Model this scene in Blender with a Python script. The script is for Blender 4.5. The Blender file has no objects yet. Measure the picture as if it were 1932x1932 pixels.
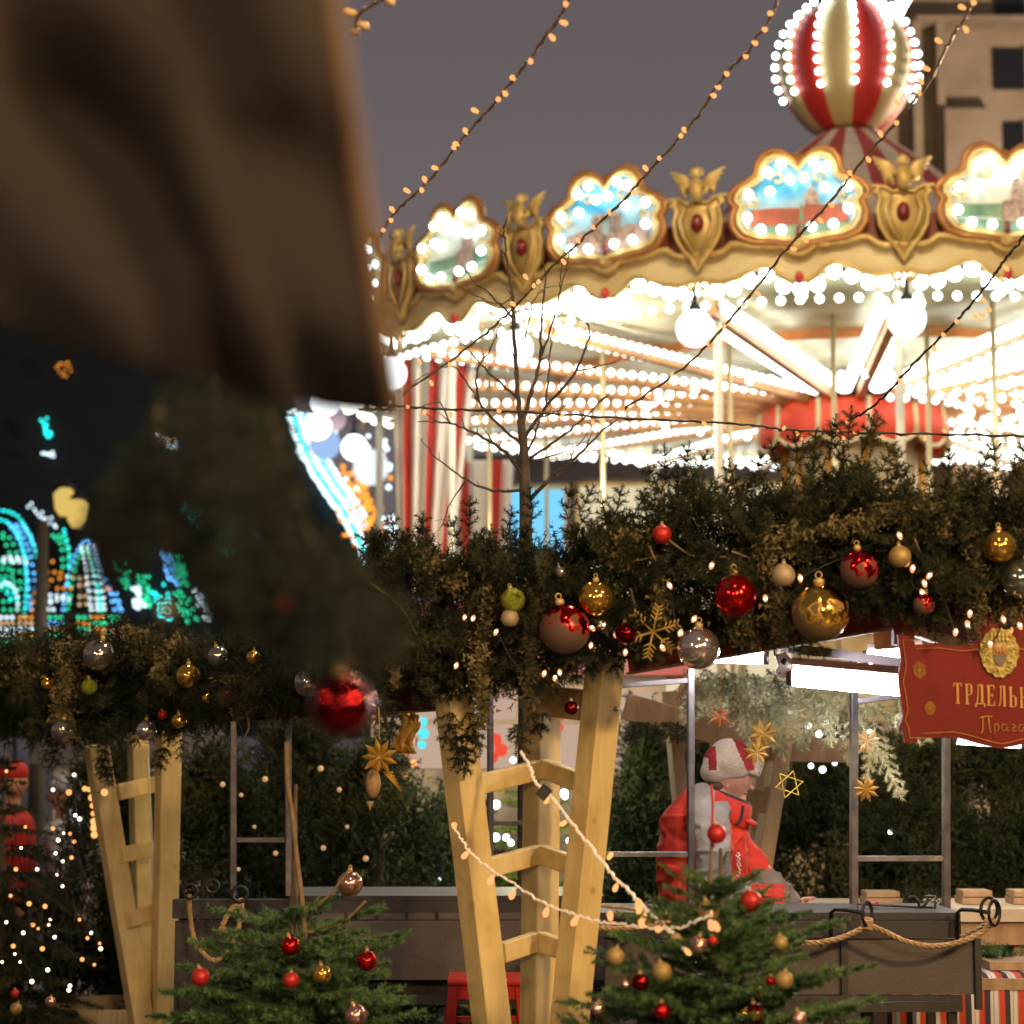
import bpy, math, random
import numpy as np
from mathutils import Vector, Matrix, noise as mnoise
random.seed(7); RNG = np.random.default_rng(11)
S = bpy.context.scene
COL = S.collection
R_ = math.radians
PI = math.pi

# ------------------------------------------------------------ camera, world, lights, exposure
F = 4000.0; PITCH = 0.1084; ROLL = 0.003; EYE = 1.6
cam_d = bpy.data.cameras.new('camera'); cam = bpy.data.objects.new('camera', cam_d); COL.objects.link(cam)
cam_d.sensor_width = 36; cam_d.lens = 36 * F / 1932.0
cam_d.clip_start = 0.05; cam_d.clip_end = 500
cam.location = (0, 0, EYE)
cam.rotation_euler = (PI / 2 + PITCH, 0, 0)
cam_d.dof.use_dof = True; cam_d.dof.focus_distance = 7.5; cam_d.dof.aperture_fstop = 2.7
S.camera = cam
w = bpy.data.worlds.new("World"); S.world = w; w.use_nodes = True
nt = w.node_tree; bg = nt.nodes['Background']
sky = nt.nodes.new('ShaderNodeTexSky'); sky.sky_type = 'NISHITA'; sky.sun_disc = False
sky.sun_elevation = R_(-4); sky.sun_rotation = R_(200)
# low cloud lit by the city: a mauve grey that thickens and brightens towards the roofs
tc = nt.nodes.new('ShaderNodeTexCoord'); nz = nt.nodes.new('ShaderNodeTexNoise')
nz.inputs['Scale'].default_value = 2.2; nz.inputs['Detail'].default_value = 3
sep = nt.nodes.new('ShaderNodeSeparateXYZ'); rp = nt.nodes.new('ShaderNodeValToRGB')
nt.links.new(tc.outputs['Generated'], nz.inputs['Vector']); nt.links.new(tc.outputs['Generated'], sep.inputs[0])
ad = nt.nodes.new('ShaderNodeMath'); ad.operation = 'MULTIPLY_ADD'; ad.inputs[1].default_value = 0.10
nt.links.new(nz.outputs['Fac'], ad.inputs[0]); nt.links.new(sep.outputs['Z'], ad.inputs[2])
nt.links.new(ad.outputs[0], rp.inputs[0])
e = rp.color_ramp.elements
e[0].position = 0.0; e[0].color = (0.024, 0.022, 0.026, 1)
e[1].position = 0.46; e[1].color = (0.106, 0.088, 0.092, 1)
x = e.new(0.10); x.color = (0.122, 0.100, 0.104, 1)
x = e.new(0.22); x.color = (0.170, 0.140, 0.143, 1)
mx = nt.nodes.new('ShaderNodeMixRGB'); mx.blend_type = 'ADD'; mx.inputs[0].default_value = 0.03
nt.links.new(rp.outputs[0], mx.inputs[1]); nt.links.new(sky.outputs[0], mx.inputs[2])
nt.links.new(mx.outputs[0], bg.inputs['Color']); bg.inputs['Strength'].default_value = 1.0

def lamp(name, loc, power, color, radius=0.25):
    d = bpy.data.lights.new(name, 'POINT'); d.energy = power; d.color = color; d.shadow_soft_size = radius
    o = bpy.data.objects.new(name, d); o.location = loc; COL.objects.link(o); return o
# unseen lamps added around the frame to light stalls, carousel front and facade
lamp('unseen_lamp', (4.6, -1.2, 4.6), 2100, (1.0, 0.64, 0.28), 0.3)
lamp('unseen_lamp', (1.3, -2.6, 3.6), 620, (1.0, 0.74, 0.46), 0.12)
lamp('unseen_lamp', (-4.4, 0.6, 4.2), 300, (1.0, 0.60, 0.34), 0.14)
lamp('unseen_lamp', (-2.2, -4.6, 3.2), 300, (1.0, 0.72, 0.50), 0.3)
lamp('unseen_lamp', (0.4, 3.2, 5.4), 130, (1.0, 0.66, 0.34), 0.08)
lamp('unseen_lamp', (3.2, 4.0, 4.6), 140, (1.0, 0.62, 0.30), 0.08)
lamp('unseen_lamp', (12.5, 26.0, 6.0), 7500, (1.0, 0.74, 0.52), 0.3)
lamp('unseen_lamp', (2.2, 10.5, 8.2), 900, (1.0, 0.78, 0.46), 0.2)
lamp('unseen_lamp', (-1.6, 11.0, 7.6), 260, (1.0, 0.78, 0.46), 0.2)

S.view_settings.view_transform = 'Standard'; S.view_settings.look = 'None'
S.view_settings.exposure = 0; S.view_settings.gamma = 1
S.render.engine = 'CYCLES'
cy = S.cycles
cy.use_denoising = True
try: cy.denoiser = 'OPENIMAGEDENOISE'
except Exception: pass
cy.max_bounces = 5; cy.diffuse_bounces = 2; cy.glossy_bounces = 3; cy.transmission_bounces = 4
cy.transparent_max_bounces = 6; cy.sample_clamp_indirect = 3.0; cy.sample_clamp_direct = 0
cy.use_light_tree = True; cy.caustics_reflective = False; cy.caustics_refractive = False
cy.use_adaptive_sampling = True; cy.adaptive_threshold = 0.02
cy.blur_glossy = 0.5

# ------------------------------------------------------------ helpers
cp_, sp_ = math.cos(PITCH), math.sin(PITCH)
def W(u, v, Y):
    """world point seen at (u, v) of the 1932-px photograph, at distance Y"""
    a = (u - 966) / F; b = (v - 966) / F
    d = Vector((a, cp_ + b * sp_, sp_ - b * cp_))
    d *= Y / d.y
    return Vector((d.x, d.y, d.z + EYE))
def PX(Y): return Y / F                     # metres per photo pixel at distance Y

MATS = {}
def mat(name, col, rough=0.6, metal=0.0, col2=None, scale=6.0, lo=0.35, hi=0.65, bump=0.0, bscale=40.0,
        emit=None, estr=0.0, spec=0.5, detail=4.0, trans=0.0, stretch=None, sheen=0.0, coat=0.0):
    if name in MATS: return MATS[name]
    m = bpy.data.materials.new(name); m.use_nodes = True; n = m.node_tree.nodes; l = m.node_tree.links
    b = n['Principled BSDF']
    b.inputs['Base Color'].default_value = (*col, 1); b.inputs['Roughness'].default_value = rough
    b.inputs['Metallic'].default_value = metal; b.inputs['Specular IOR Level'].default_value = spec
    b.inputs['Transmission Weight'].default_value = trans
    b.inputs['Sheen Weight'].default_value = sheen; b.inputs['Coat Weight'].default_value = coat
    t = n.new('ShaderNodeTexCoord'); vec = t.outputs['Object']
    if stretch:
        mp = n.new('ShaderNodeMapping'); mp.inputs['Scale'].default_value = stretch
        l.new(vec, mp.inputs[0]); vec = mp.outputs[0]
    if col2 is not None:
        z = n.new('ShaderNodeTexNoise'); z.inputs['Scale'].default_value = scale; z.inputs['Detail'].default_value = detail
        l.new(vec, z.inputs['Vector'])
        r = n.new('ShaderNodeValToRGB'); r.color_ramp.elements[0].position = lo; r.color_ramp.elements[1].position = hi
        r.color_ramp.elements[0].color = (*col, 1); r.color_ramp.elements[1].color = (*col2, 1)
        l.new(z.outputs['Fac'], r.inputs[0]); l.new(r.outputs[0], b.inputs['Base Color'])
    if bump:
        z2 = n.new('ShaderNodeTexNoise'); z2.inputs['Scale'].default_value = bscale; z2.inputs['Detail'].default_value = 5
        l.new(vec, z2.inputs['Vector']); bp = n.new('ShaderNodeBump'); bp.inputs['Strength'].default_value = bump
        bp.inputs['Distance'].default_value = 0.01
        l.new(z2.outputs['Fac'], bp.inputs['Height']); l.new(bp.outputs[0], b.inputs['Normal'])
    if emit is not None:
        b.inputs['Emission Color'].default_value = (*emit, 1); b.inputs['Emission Strength'].default_value = estr
    MATS[name] = m; return m
def glow(name, col, s, sampling='AUTO'):
    if name in MATS: return MATS[name]
    m = bpy.data.materials.new(name); m.use_nodes = True; n = m.node_tree.nodes
    n.remove(n['Principled BSDF']); em = n.new('ShaderNodeEmission')
    em.inputs[0].default_value = (*col, 1); em.inputs[1].default_value = s
    m.node_tree.links.new(em.outputs[0], n['Material Output'].inputs[0])
    m.cycles.emission_sampling = sampling
    MATS[name] = m; return m

WORLD = {}                                   # object -> world position of its origin
def tag(o, label=None, cat=None, group=None, kind=None):
    if label: o['label'] = label
    if cat: o['category'] = cat
    if group: o['group'] = group
    if kind: o['kind'] = kind
    return o
def thing(name, label, cat, loc, group=None):
    o = bpy.data.objects.new(name, None); o.empty_display_size = 0.1; COL.objects.link(o)
    o.location = loc; WORLD[o.name] = Vector(loc); return tag(o, label, cat, group)

class MB:
    def __init__(s): s.v = []; s.f = []; s.m = []; s.n = 0
    def add(s, vs, fs, mi=0):
        b = s.n; s.v.extend([tuple(x) for x in vs]); s.n += len(vs)
        for f in fs: s.f.append([i + b for i in f]); s.m.append(mi)
    def box(s, c, size, rot=None, mi=0):
        c = Vector(c); hx, hy, hz = [q / 2 for q in size]; vs = []
        for dx, dy, dz in ((-1,-1,-1),(1,-1,-1),(1,1,-1),(-1,1,-1),(-1,-1,1),(1,-1,1),(1,1,1),(-1,1,1)):
            p = Vector((dx*hx, dy*hy, dz*hz))
            if rot is not None: p = rot @ p
            vs.append(c + p)
        s.add(vs, [(0,3,2,1),(4,5,6,7),(0,1,5,4),(1,2,6,5),(2,3,7,6),(3,0,4,7)], mi)
    def bar(s, p0, p1, wd, th, side=(1, 0, 0), mi=0, bev=0.0):
        """rectangular bar; side is the direction of its width"""
        p0, p1 = Vector(p0), Vector(p1); d = (p1 - p0).normalized(); a = Vector(side); a = (a - d * a.dot(d)).normalized(); b = d.cross(a)
        if bev <= 0:
            pr = [(-wd/2, -th/2), (wd/2, -th/2), (wd/2, th/2), (-wd/2, th/2)]
        else:
            w2, t2 = wd/2, th/2
            pr = [(-w2+bev,-t2),(w2-bev,-t2),(w2,-t2+bev),(w2,t2-bev),(w2-bev,t2),(-w2+bev,t2),(-w2,t2-bev),(-w2,-t2+bev)]
        k = len(pr); vs = [p0 + a*x + b*y for x, y in pr] + [p1 + a*x + b*y for x, y in pr]
        fs = [tuple(range(k))[::-1], tuple(range(k, 2*k))] + [(i, (i+1) % k, k+(i+1) % k, k+i) for i in range(k)]
        s.add(vs, fs, mi)
    def tube(s, pts, r, n=8, mi=0, closed=False, cap=True):
        pts = [Vector(p) for p in pts]; L = len(pts); rs = r if isinstance(r, (list, tuple)) else [r]*L
        up = Vector((0.13, 0.21, 1)).normalized(); vs = []
        a = None
        for i, p in enumerate(pts):
            if closed: d = pts[(i+1) % L] - pts[i-1]
            else: d = pts[min(i+1, L-1)] - pts[max(i-1, 0)]
            if d.length < 1e-9: d = Vector((0, 0, 1))
            d.normalize()
            a = d.cross(up) if a is None else a - d*a.dot(d)
            if a.length < 1e-6: a = d.orthogonal()
            a.normalize(); b = d.cross(a)
            for k in range(n):
                t = 2*PI*k/n; vs.append(p + (a*math.cos(t) + b*math.sin(t))*rs[i])
        fs = []
        for i in range(L if closed else L-1):
            j = (i+1) % L
            for k in range(n): fs.append((i*n+k, i*n+(k+1) % n, j*n+(k+1) % n, j*n+k))
        if cap and not closed: fs.append(tuple(range(n))[::-1]); fs.append(tuple((L-1)*n+k for k in range(n)))
        s.add(vs, fs, mi)
    def ball(s, c, r, seg=16, rings=10, mi=0, sc=(1, 1, 1), rot=None):
        c = Vector(c); vs = [Vector((0, 0, r*sc[2]))]
        for i in range(1, rings):
            t = PI*i/rings
            for k in range(seg):
                q = 2*PI*k/seg; vs.append(Vector((r*sc[0]*math.sin(t)*math.cos(q), r*sc[1]*math.sin(t)*math.sin(q), r*sc[2]*math.cos(t))))
        vs.append(Vector((0, 0, -r*sc[2])))
        if rot is not None: vs = [rot @ p for p in vs]
        vs = [c + p for p in vs]; fs = [(0, 1+k, 1+(k+1) % seg) for k in range(seg)]
        for i in range(rings-2):
            b = 1+i*seg
            for k in range(seg): fs.append((b+k, b+seg+k, b+seg+(k+1) % seg, b+(k+1) % seg))
        b = 1+(rings-2)*seg; z = len(vs)-1
        fs += [(z, b+(k+1) % seg, b+k) for k in range(seg)]
        s.add(vs, fs, mi)
    def lathe(s, prof, c=(0, 0, 0), n=24, mi=0, cap=True):
        c = Vector(c); vs = []
        for r, z in prof:
            for k in range(n):
                t = 2*PI*k/n; vs.append(c + Vector((r*math.cos(t), r*math.sin(t), z)))
        L = len(prof); fs = []
        for i in range(L-1):
            for k in range(n): fs.append((i*n+k, i*n+(k+1) % n, (i+1)*n+(k+1) % n, (i+1)*n+k))
        if cap: fs.append(tuple(range(n))[::-1]); fs.append(tuple((L-1)*n+k for k in range(n)))
        s.add(vs, fs, mi)
    def plate(s, pts, fr, th, mi=0):
        """flat outline pts (x, z) given thickness th in frame fr = (origin, x axis, z axis, normal)"""
        o, ax, az, nn = fr; k = len(pts)
        A = [o + ax*x + az*z + nn*(th/2) for x, z in pts]; B = [o + ax*x + az*z - nn*(th/2) for x, z in pts]
        from mathutils.geometry import tessellate_polygon
        tr = tessellate_polygon([[Vector((x, z, 0)) for x, z in pts]])
        fs = [tuple(t) for t in tr] + [tuple(k+i for i in t)[::-1] for t in tr] + [(i, k+i, k+(i+1) % k, (i+1) % k) for i in range(k)]
        s.add(A + B, fs, mi)
    def grid(s, P, mi=0, wrap=False):
        """P: rows of points"""
        nr, nc = len(P), len(P[0]); vs = [p for r in P for p in r]; fs = []
        for i in range(nr-1):
            for k in range(nc if wrap else nc-1): fs.append((i*nc+k, i*nc+(k+1) % nc, (i+1)*nc+(k+1) % nc, (i+1)*nc+k))
        s.add(vs, fs, mi)
    def build(s, name, mats, parent=None, smooth=False, origin=None, solid=0.0):
        if not isinstance(mats, (list, tuple)): mats = [mats]
        A = np.array(s.v, dtype=np.float64)
        if parent is not None and origin is None:
            o0 = Vector(((A[:, 0].min()+A[:, 0].max())/2, (A[:, 1].min()+A[:, 1].max())/2, (A[:, 2].min()+A[:, 2].max())/2))
        elif origin is not None: o0 = Vector(origin)
        else: o0 = Vector(((A[:, 0].min()+A[:, 0].max())/2, (A[:, 1].min()+A[:, 1].max())/2, A[:, 2].min()))
        A = A - np.array(o0)
        me = bpy.data.meshes.new(name); me.from_pydata(A.tolist(), [], s.f)
        for m in mats: me.materials.append(m)
        if len(mats) > 1: me.polygons.foreach_set('material_index', s.m)
        if smooth: me.polygons.foreach_set('use_smooth', [True]*len(me.polygons))
        me.update()
        return link(name, me, o0, parent, solid)
def link(name, me, o0, parent, solid=0.0):
    o = bpy.data.objects.new(name, me); COL.objects.link(o)
    if parent is not None: o.parent = parent; o.location = o0 - WORLD[parent.name]
    else: o.location = o0
    WORLD[o.name] = Vector(o0)
    if solid:
        md = o.modifiers.new('thickness', 'SOLIDIFY'); md.thickness = solid; md.offset = 0
    return o
def tri_mesh(name, T, m, parent=None, origin=None):
    """T: (n, 3, 3) array of triangles -> one mesh object"""
    T = np.asarray(T, dtype=np.float64); n = len(T); V = T.reshape(-1, 3)
    o0 = np.array(origin) if origin is not None else np.array([(V[:, 0].min()+V[:, 0].max())/2, (V[:, 1].min()+V[:, 1].max())/2, V[:, 2].min()])
    V = V - o0; me = bpy.data.meshes.new(name)
    me.vertices.add(3*n); me.vertices.foreach_set('co', V.ravel())
    me.loops.add(3*n); me.loops.foreach_set('vertex_index', np.arange(3*n, dtype=np.int32))
    me.polygons.add(n); me.polygons.foreach_set('loop_start', np.arange(0, 3*n, 3, dtype=np.int32))
    try: me.polygons.foreach_set('loop_total', np.full(n, 3, dtype=np.int32))
    except Exception: pass
    me.materials.append(m); me.update(calc_edges=True)
    return link(name, me, Vector(o0), parent)

def unit(a): return a / np.maximum(np.linalg.norm(a, axis=-1, keepdims=True), 1e-9)
def sprigs(P, D, L, needle=0.016, K=40, wd=0.0016, fwd=0.75, stem=0.0022, curl=0.0, flat=0.0):
    """fir shoots: P starts, D directions, L lengths; needles all round each shoot"""
    P = np.asarray(P, float); D = unit(np.asarray(D, float)); L = np.asarray(L, float); M = len(P)
    t = (np.arange(K)[None, :] + RNG.random((M, K))) / K
    ref = unit(RNG.normal(size=(M, 3))); A = unit(np.cross(D, ref)); B = np.cross(D, A)
    ph = RNG.random((M, K)) * 2*PI
    rad = A[:, None, :]*np.cos(ph)[..., None] + B[:, None, :]*np.sin(ph)[..., None]
    base = P[:, None, :] + D[:, None, :]*(t*L[:, None])[..., None]
    base[..., 2] -= curl*(t**2)*L[:, None]
    nd = unit(D[:, None, :]*fwd + rad)
    nl = needle*(0.75+0.5*RNG.random((M, K)))*np.where(t > 0.9, 0.8, 1.0)
    tip = base + nd*nl[..., None]
    sd = np.cross(nd, RNG.normal(size=(M, K, 3))); sd = unit(sd)*wd/2
    T = np.stack([base+sd, base-sd, tip], axis=2).reshape(-1, 3, 3)
    # stems
    e = P + D*L[:, None]; e[:, 2] -= curl*L
    s1 = np.stack([P+A*stem, P-A*stem, e], axis=1); s2 = np.stack([P+B*stem, P-B*stem, e], axis=1)
    return np.concatenate([T, s1, s2])
def frond(p, d, L, nrm=None, step=0.045, ang=0.85, droop=0.25, side=0.5):
    """a fir branch: leader plus side shoots lying in a plane; returns lists of P, D, L"""
    d = Vector(d).normalized(); p = Vector(p)
    nrm = Vector(nrm) if nrm is not None else Vector((0, 0, 1)); q = d.cross(nrm)
    if q.length < 1e-3: q = d.orthogonal()
    q.normalize(); P = []; D = []; LL = []; n = max(2, int(L/step)); cur = p.copy(); dd = d.copy()
    for i in range(n):
        f = i/n; st = L/n; P.append(cur.copy()); D.append(dd.copy()); LL.append(st*1.15)
        if i > 0 or n < 4:
            for sg in (-1, 1):
                l2 = L*side*(1-f*0.8)*random.uniform(0.7, 1.1)
                v = dd*math.cos(ang) + q*sg*math.sin(ang) + nrm*random.uniform(-0.2, 0.15)
                P.append(cur.copy()); D.append(v); LL.append(max(l2, 0.03))
                if l2 > 0.11:
                    vv = v.normalized()
                    for g in (0.35, 0.65):
                        for s2 in (-1, 1):
                            P.append(cur + vv*l2*g); D.append(vv*0.7 + dd*0.4*(1 if s2 > 0 else -0.3) + q*sg*0.2*s2 + Vector((0, 0, random.uniform(-.2, .1)))); LL.append(l2*0.42*(1-g*0.5))
        cur = cur + dd*st; dd = (dd + Vector((0, 0, -droop*st/L)) + Vector((random.uniform(-.04, .04), random.uniform(-.04, .04), random.uniform(-.04, .04)))).normalized()
    return P, D, LL
def leaves(C, size, n=None, elong=1.6):
    """small leaf triangles centred on C"""
    C = np.asarray(C, float); n = len(C)
    a = unit(RNG.normal(size=(n, 3))); b = unit(np.cross(a, RNG.normal(size=(n, 3))))
    s = size*(0.6+0.8*RNG.random((n, 1)))
    return np.stack([C+b*s*0.5, C-b*s*0.5, C+a*s*elong], axis=1)
def interp(tab, x):
    xs = [q[0] for q in tab]; ys = [q[1] for q in tab]; return float(np.interp(x, xs, ys))
def spline(pts, n=8):
    """Catmull-Rom through pts"""
    pts = [Vector(p) for p in pts]; out = []
    for i in range(len(pts)-1):
        p0 = pts[max(i-1, 0)]; p1 = pts[i]; p2 = pts[i+1]; p3 = pts[min(i+2, len(pts)-1)]
        for k in range(n):
            t = k/n; out.append(0.5*((2*p1)+(p2-p0)*t+(2*p0-5*p1+4*p2-p3)*t*t+(3*p1-p0-3*p2+p3)*t**3))
    out.append(pts[-1]); return out

# ------------------------------------------------------------ materials
M_gold = mat('gold_paint', (0.70, 0.54, 0.22), 0.42, 0.25, (0.48, 0.32, 0.10), 5, bump=0.2)
M_bronze = mat('bronze_paint', (0.50, 0.24, 0.07), 0.4, 0.4, (0.34, 0.13, 0.05), 4)
M_cream = mat('cream_paint', (0.70, 0.60, 0.36), 0.5, 0.0, (0.58, 0.47, 0.24), 3)
M_white = mat('white_paint', (0.78, 0.74, 0.66), 0.5, 0, (0.62, 0.57, 0.48), 4)
M_red = mat('red_paint', (0.50, 0.030, 0.018), 0.45, 0, (0.36, 0.02, 0.015), 3)
M_darkred = mat('dark_red_gem', (0.16, 0.010, 0.012), 0.25)
M_fir = mat('fir_needles', (0.020, 0.032, 0.014), 0.6, 0, (0.085, 0.090, 0.034), 7, 0.40, 0.68, spec=0.3)
M_firb = mat('brownish_fir_needles', (0.015, 0.022, 0.010), 0.65, 0, (0.076, 0.078, 0.030), 9, 0.42, 0.66, spec=0.25)
M_firg = mat('fresh_fir_needles', (0.058, 0.130, 0.052), 0.5, 0, (0.150, 0.245, 0.085), 12, 0.38, 0.68, spec=0.35)
M_firf = mat('frosted_fir_needles', (0.34, 0.34, 0.15), 0.7, 0, (0.68, 0.66, 0.38), 10, 0.35, 0.65)
M_lichen = mat('dry_moss_leaves', (0.10, 0.085, 0.030), 0.8, 0, (0.22, 0.17, 0.07), 14, 0.4, 0.65)
M_hedge = mat('hedge_leaves', (0.018, 0.032, 0.014), 0.7, 0, (0.080, 0.092, 0.036), 3.5, 0.42, 0.68, spec=0.2)
M_bark = mat('bark', (0.08, 0.055, 0.035), 0.8, 0, (0.14, 0.10, 0.06), 20, bump=0.5)
M_twig = mat('pale_bare_twig', (0.26, 0.18, 0.09), 0.8, 0, (0.16, 0.11, 0.05), 20)
M_twigd = mat('dark_bare_bark', (0.11, 0.085, 0.065), 0.8, 0, (0.06, 0.045, 0.035), 14, bump=0.4)
def timber(name, c, c2, dark, scale=1.0):
    m = mat(name, c, 0.6, 0, c2, 4, 0.3, 0.7, stretch=(7, 7, 0.9)); n = m.node_tree.nodes; l = m.node_tree.links; b = n['Principled BSDF']
    src = b.inputs['Base Color'].links[0].from_socket; t = n.new('ShaderNodeTexCoord'); mp = n.new('ShaderNodeMapping'); mp.inputs['Scale'].default_value = (26*scale, 26*scale, 1.3*scale); l.new(t.outputs['Object'], mp.inputs[0])
    z = n.new('ShaderNodeTexNoise'); z.inputs['Scale'].default_value = 2.2; z.inputs['Detail'].default_value = 8; z.inputs['Roughness'].default_value = .7; l.new(mp.outputs[0], z.inputs['Vector'])
    r = n.new('ShaderNodeValToRGB'); r.color_ramp.elements[0].position = .34; r.color_ramp.elements[0].color = (*dark, 1); r.color_ramp.elements[1].position = .52; r.color_ramp.elements[1].color = (1, 1, 1, 1); l.new(z.outputs['Fac'], r.inputs[0])
    v = n.new('ShaderNodeTexVoronoi'); v.inputs['Scale'].default_value = 5.5; l.new(t.outputs['Object'], v.inputs['Vector']); r2 = n.new('ShaderNodeValToRGB'); r2.color_ramp.elements[0].position = .035; r2.color_ramp.elements[0].color = (.45, .33, .22, 1); r2.color_ramp.elements[1].position = .085; r2.color_ramp.elements[1].color = (1, 1, 1, 1); l.new(v.outputs['Distance'], r2.inputs[0])
    z3 = n.new('ShaderNodeTexNoise'); z3.inputs['Scale'].default_value = 3.5; z3.inputs['Detail'].default_value = 6; l.new(t.outputs['Object'], z3.inputs['Vector']); r3 = n.new('ShaderNodeValToRGB'); r3.color_ramp.elements[0].position = .36; r3.color_ramp.elements[0].color = (.72, .66, .58, 1); r3.color_ramp.elements[1].position = .5; r3.color_ramp.elements[1].color = (1, 1, 1, 1); l.new(z3.outputs['Fac'], r3.inputs[0])
    for q in (r, r2, r3):
        x = n.new('ShaderNodeMixRGB'); x.blend_type = 'MULTIPLY'; x.inputs[0].default_value = .6; l.new(src, x.inputs[1]); l.new(q.outputs[0], x.inputs[2]); src = x.outputs[0]
    l.new(src, b.inputs['Base Color']); bp = n.new('ShaderNodeBump'); bp.inputs['Strength'].default_value = .35; bp.inputs['Distance'].default_value = .004; l.new(z.outputs['Fac'], bp.inputs['Height']); l.new(bp.outputs[0], b.inputs['Normal']); return m
M_post = timber('cream_painted_timber', (0.84, 0.66, 0.30), (0.74, 0.55, 0.22), (0.86, 0.80, 0.70))
M_wood = mat('tan_timber', (0.44, 0.30, 0.16), 0.65, 0, (0.33, 0.21, 0.10), 6, bump=0.35, bscale=30, stretch=(3, 3, 1))
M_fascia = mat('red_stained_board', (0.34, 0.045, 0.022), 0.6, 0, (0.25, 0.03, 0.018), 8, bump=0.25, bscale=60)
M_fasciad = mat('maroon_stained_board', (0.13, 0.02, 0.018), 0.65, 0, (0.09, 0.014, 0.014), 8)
M_metal = mat('grey_steel_frame', (0.20, 0.185, 0.18), 0.42, 0.75, (0.13, 0.12, 0.115), 18, bump=0.15)
M_panel = mat('dark_steel_panel', (0.046, 0.040, 0.038), 0.5, 0.3, (0.032, 0.028, 0.027), 2.5, bump=0.12, bscale=90)
M_panel2 = mat('brown_grey_steel_panel', (0.105, 0.086, 0.078), 0.55, 0.15, (0.080, 0.066, 0.060), 3, bump=0.15, bscale=90)
M_black = mat('black_iron', (0.018, 0.017, 0.018), 0.5, 0.6, (0.04, 0.036, 0.035), 20)
M_rope = mat('hemp_rope', (0.50, 0.34, 0.17), 0.85, 0, (0.36, 0.23, 0.10), 60, bump=0.6, bscale=160)
M_roof = mat('dark_roof_lining', (0.10, 0.088, 0.088), 0.6, 0, (0.075, 0.065, 0.065), 2)
M_straw = mat('gilded_straw', (0.60, 0.36, 0.06), 0.4, 0.35, (0.44, 0.22, 0.03), 12)
M_wire = mat('black_cable', (0.02, 0.018, 0.015), 0.6)
M_wiret = mat('clear_cable', (0.32, 0.22, 0.11), 0.4, 0, (0.2, 0.13, 0.06), 30)
M_snow = mat('white_cloth', (0.72, 0.68, 0.60), 0.8)
G_bulb = glow('lit_white_bulb', (0.88, 1.0, 0.98), 11.0)
G_bulbw = glow('lit_ceiling_bulb', (0.96, 1.0, 0.90), 5.0)
G_globe = glow('lit_globe', (0.93, 1.0, 1.0), 3.0)
G_fairy = glow('lit_amber_fairy_bulb', (1.0, 0.30, 0.10), 7.0)
G_fairyc = glow('lit_fairy_bulb', (1.0, 0.40, 0.13), 1.5)
G_core = glow('lit_filament', (1.0, 0.86, 0.72), 9.0)
G_warm = glow('lit_warm_bulb', (1.0, 0.42, 0.13), 1.6)
G_tube = glow('lit_fluorescent_tube', (1.0, 0.93, 1.0), 60.0)
G_led = {k: glow('lit_%s_led' % k, c, s, 'NONE') for k, c, s in (
    ('white', (0.72, 0.92, 1.0), 2.8), ('blue', (0.12, 0.46, 1.0), 3.2), ('green', (0.02, 0.66, 0.30), 2.6), ('teal', (0.02, 0.85, 0.80), 3.0), ('amber', (1.0, 0.34, 0.03), 1.8), ('cream', (1.0, 0.66, 0.34), 1.5))}

# added unseen board roof behind the camera, made to brighten the bauble reflections
def rear_reflector():
    t = thing('reflector', 'added unseen pale plywood board roof behind the camera for bauble reflections', 'reflector', (0.5, -2.6, 0)); m = MB(); m.box((0.5, -2.6, 4.0), (7.5, 3.6, 0.04)); m.build('roof', mat('plywood_reflector', (0.62, 0.50, 0.34), 0.7, 0, (0.5, 0.38, 0.24), 2), t)
    for x in (-3.1, 4.1):
        for y in (-4.3, -0.9): m = MB(); m.bar((x, y, 0), (x, y, 3.98), 0.1, 0.1); m.build('post', mat('reflector_post', (0.5, 0.4, 0.25), 0.6), t)
rear_reflector()
# ------------------------------------------------------------ ground and far setting
g = MB(); N = 40
gp = [[Vector((-160 + 320*i/N, -30 + 260*j/N, 0)) for i in range(N+1)] for j in range(N+1)]
g.grid(gp)
go = g.build('ground', mat('wet_paving', (0.045, 0.040, 0.038), 0.35, 0, (0.075, 0.066, 0.060), 1.2, bump=0.3, bscale=6))
tag(go, kind='structure')

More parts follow.
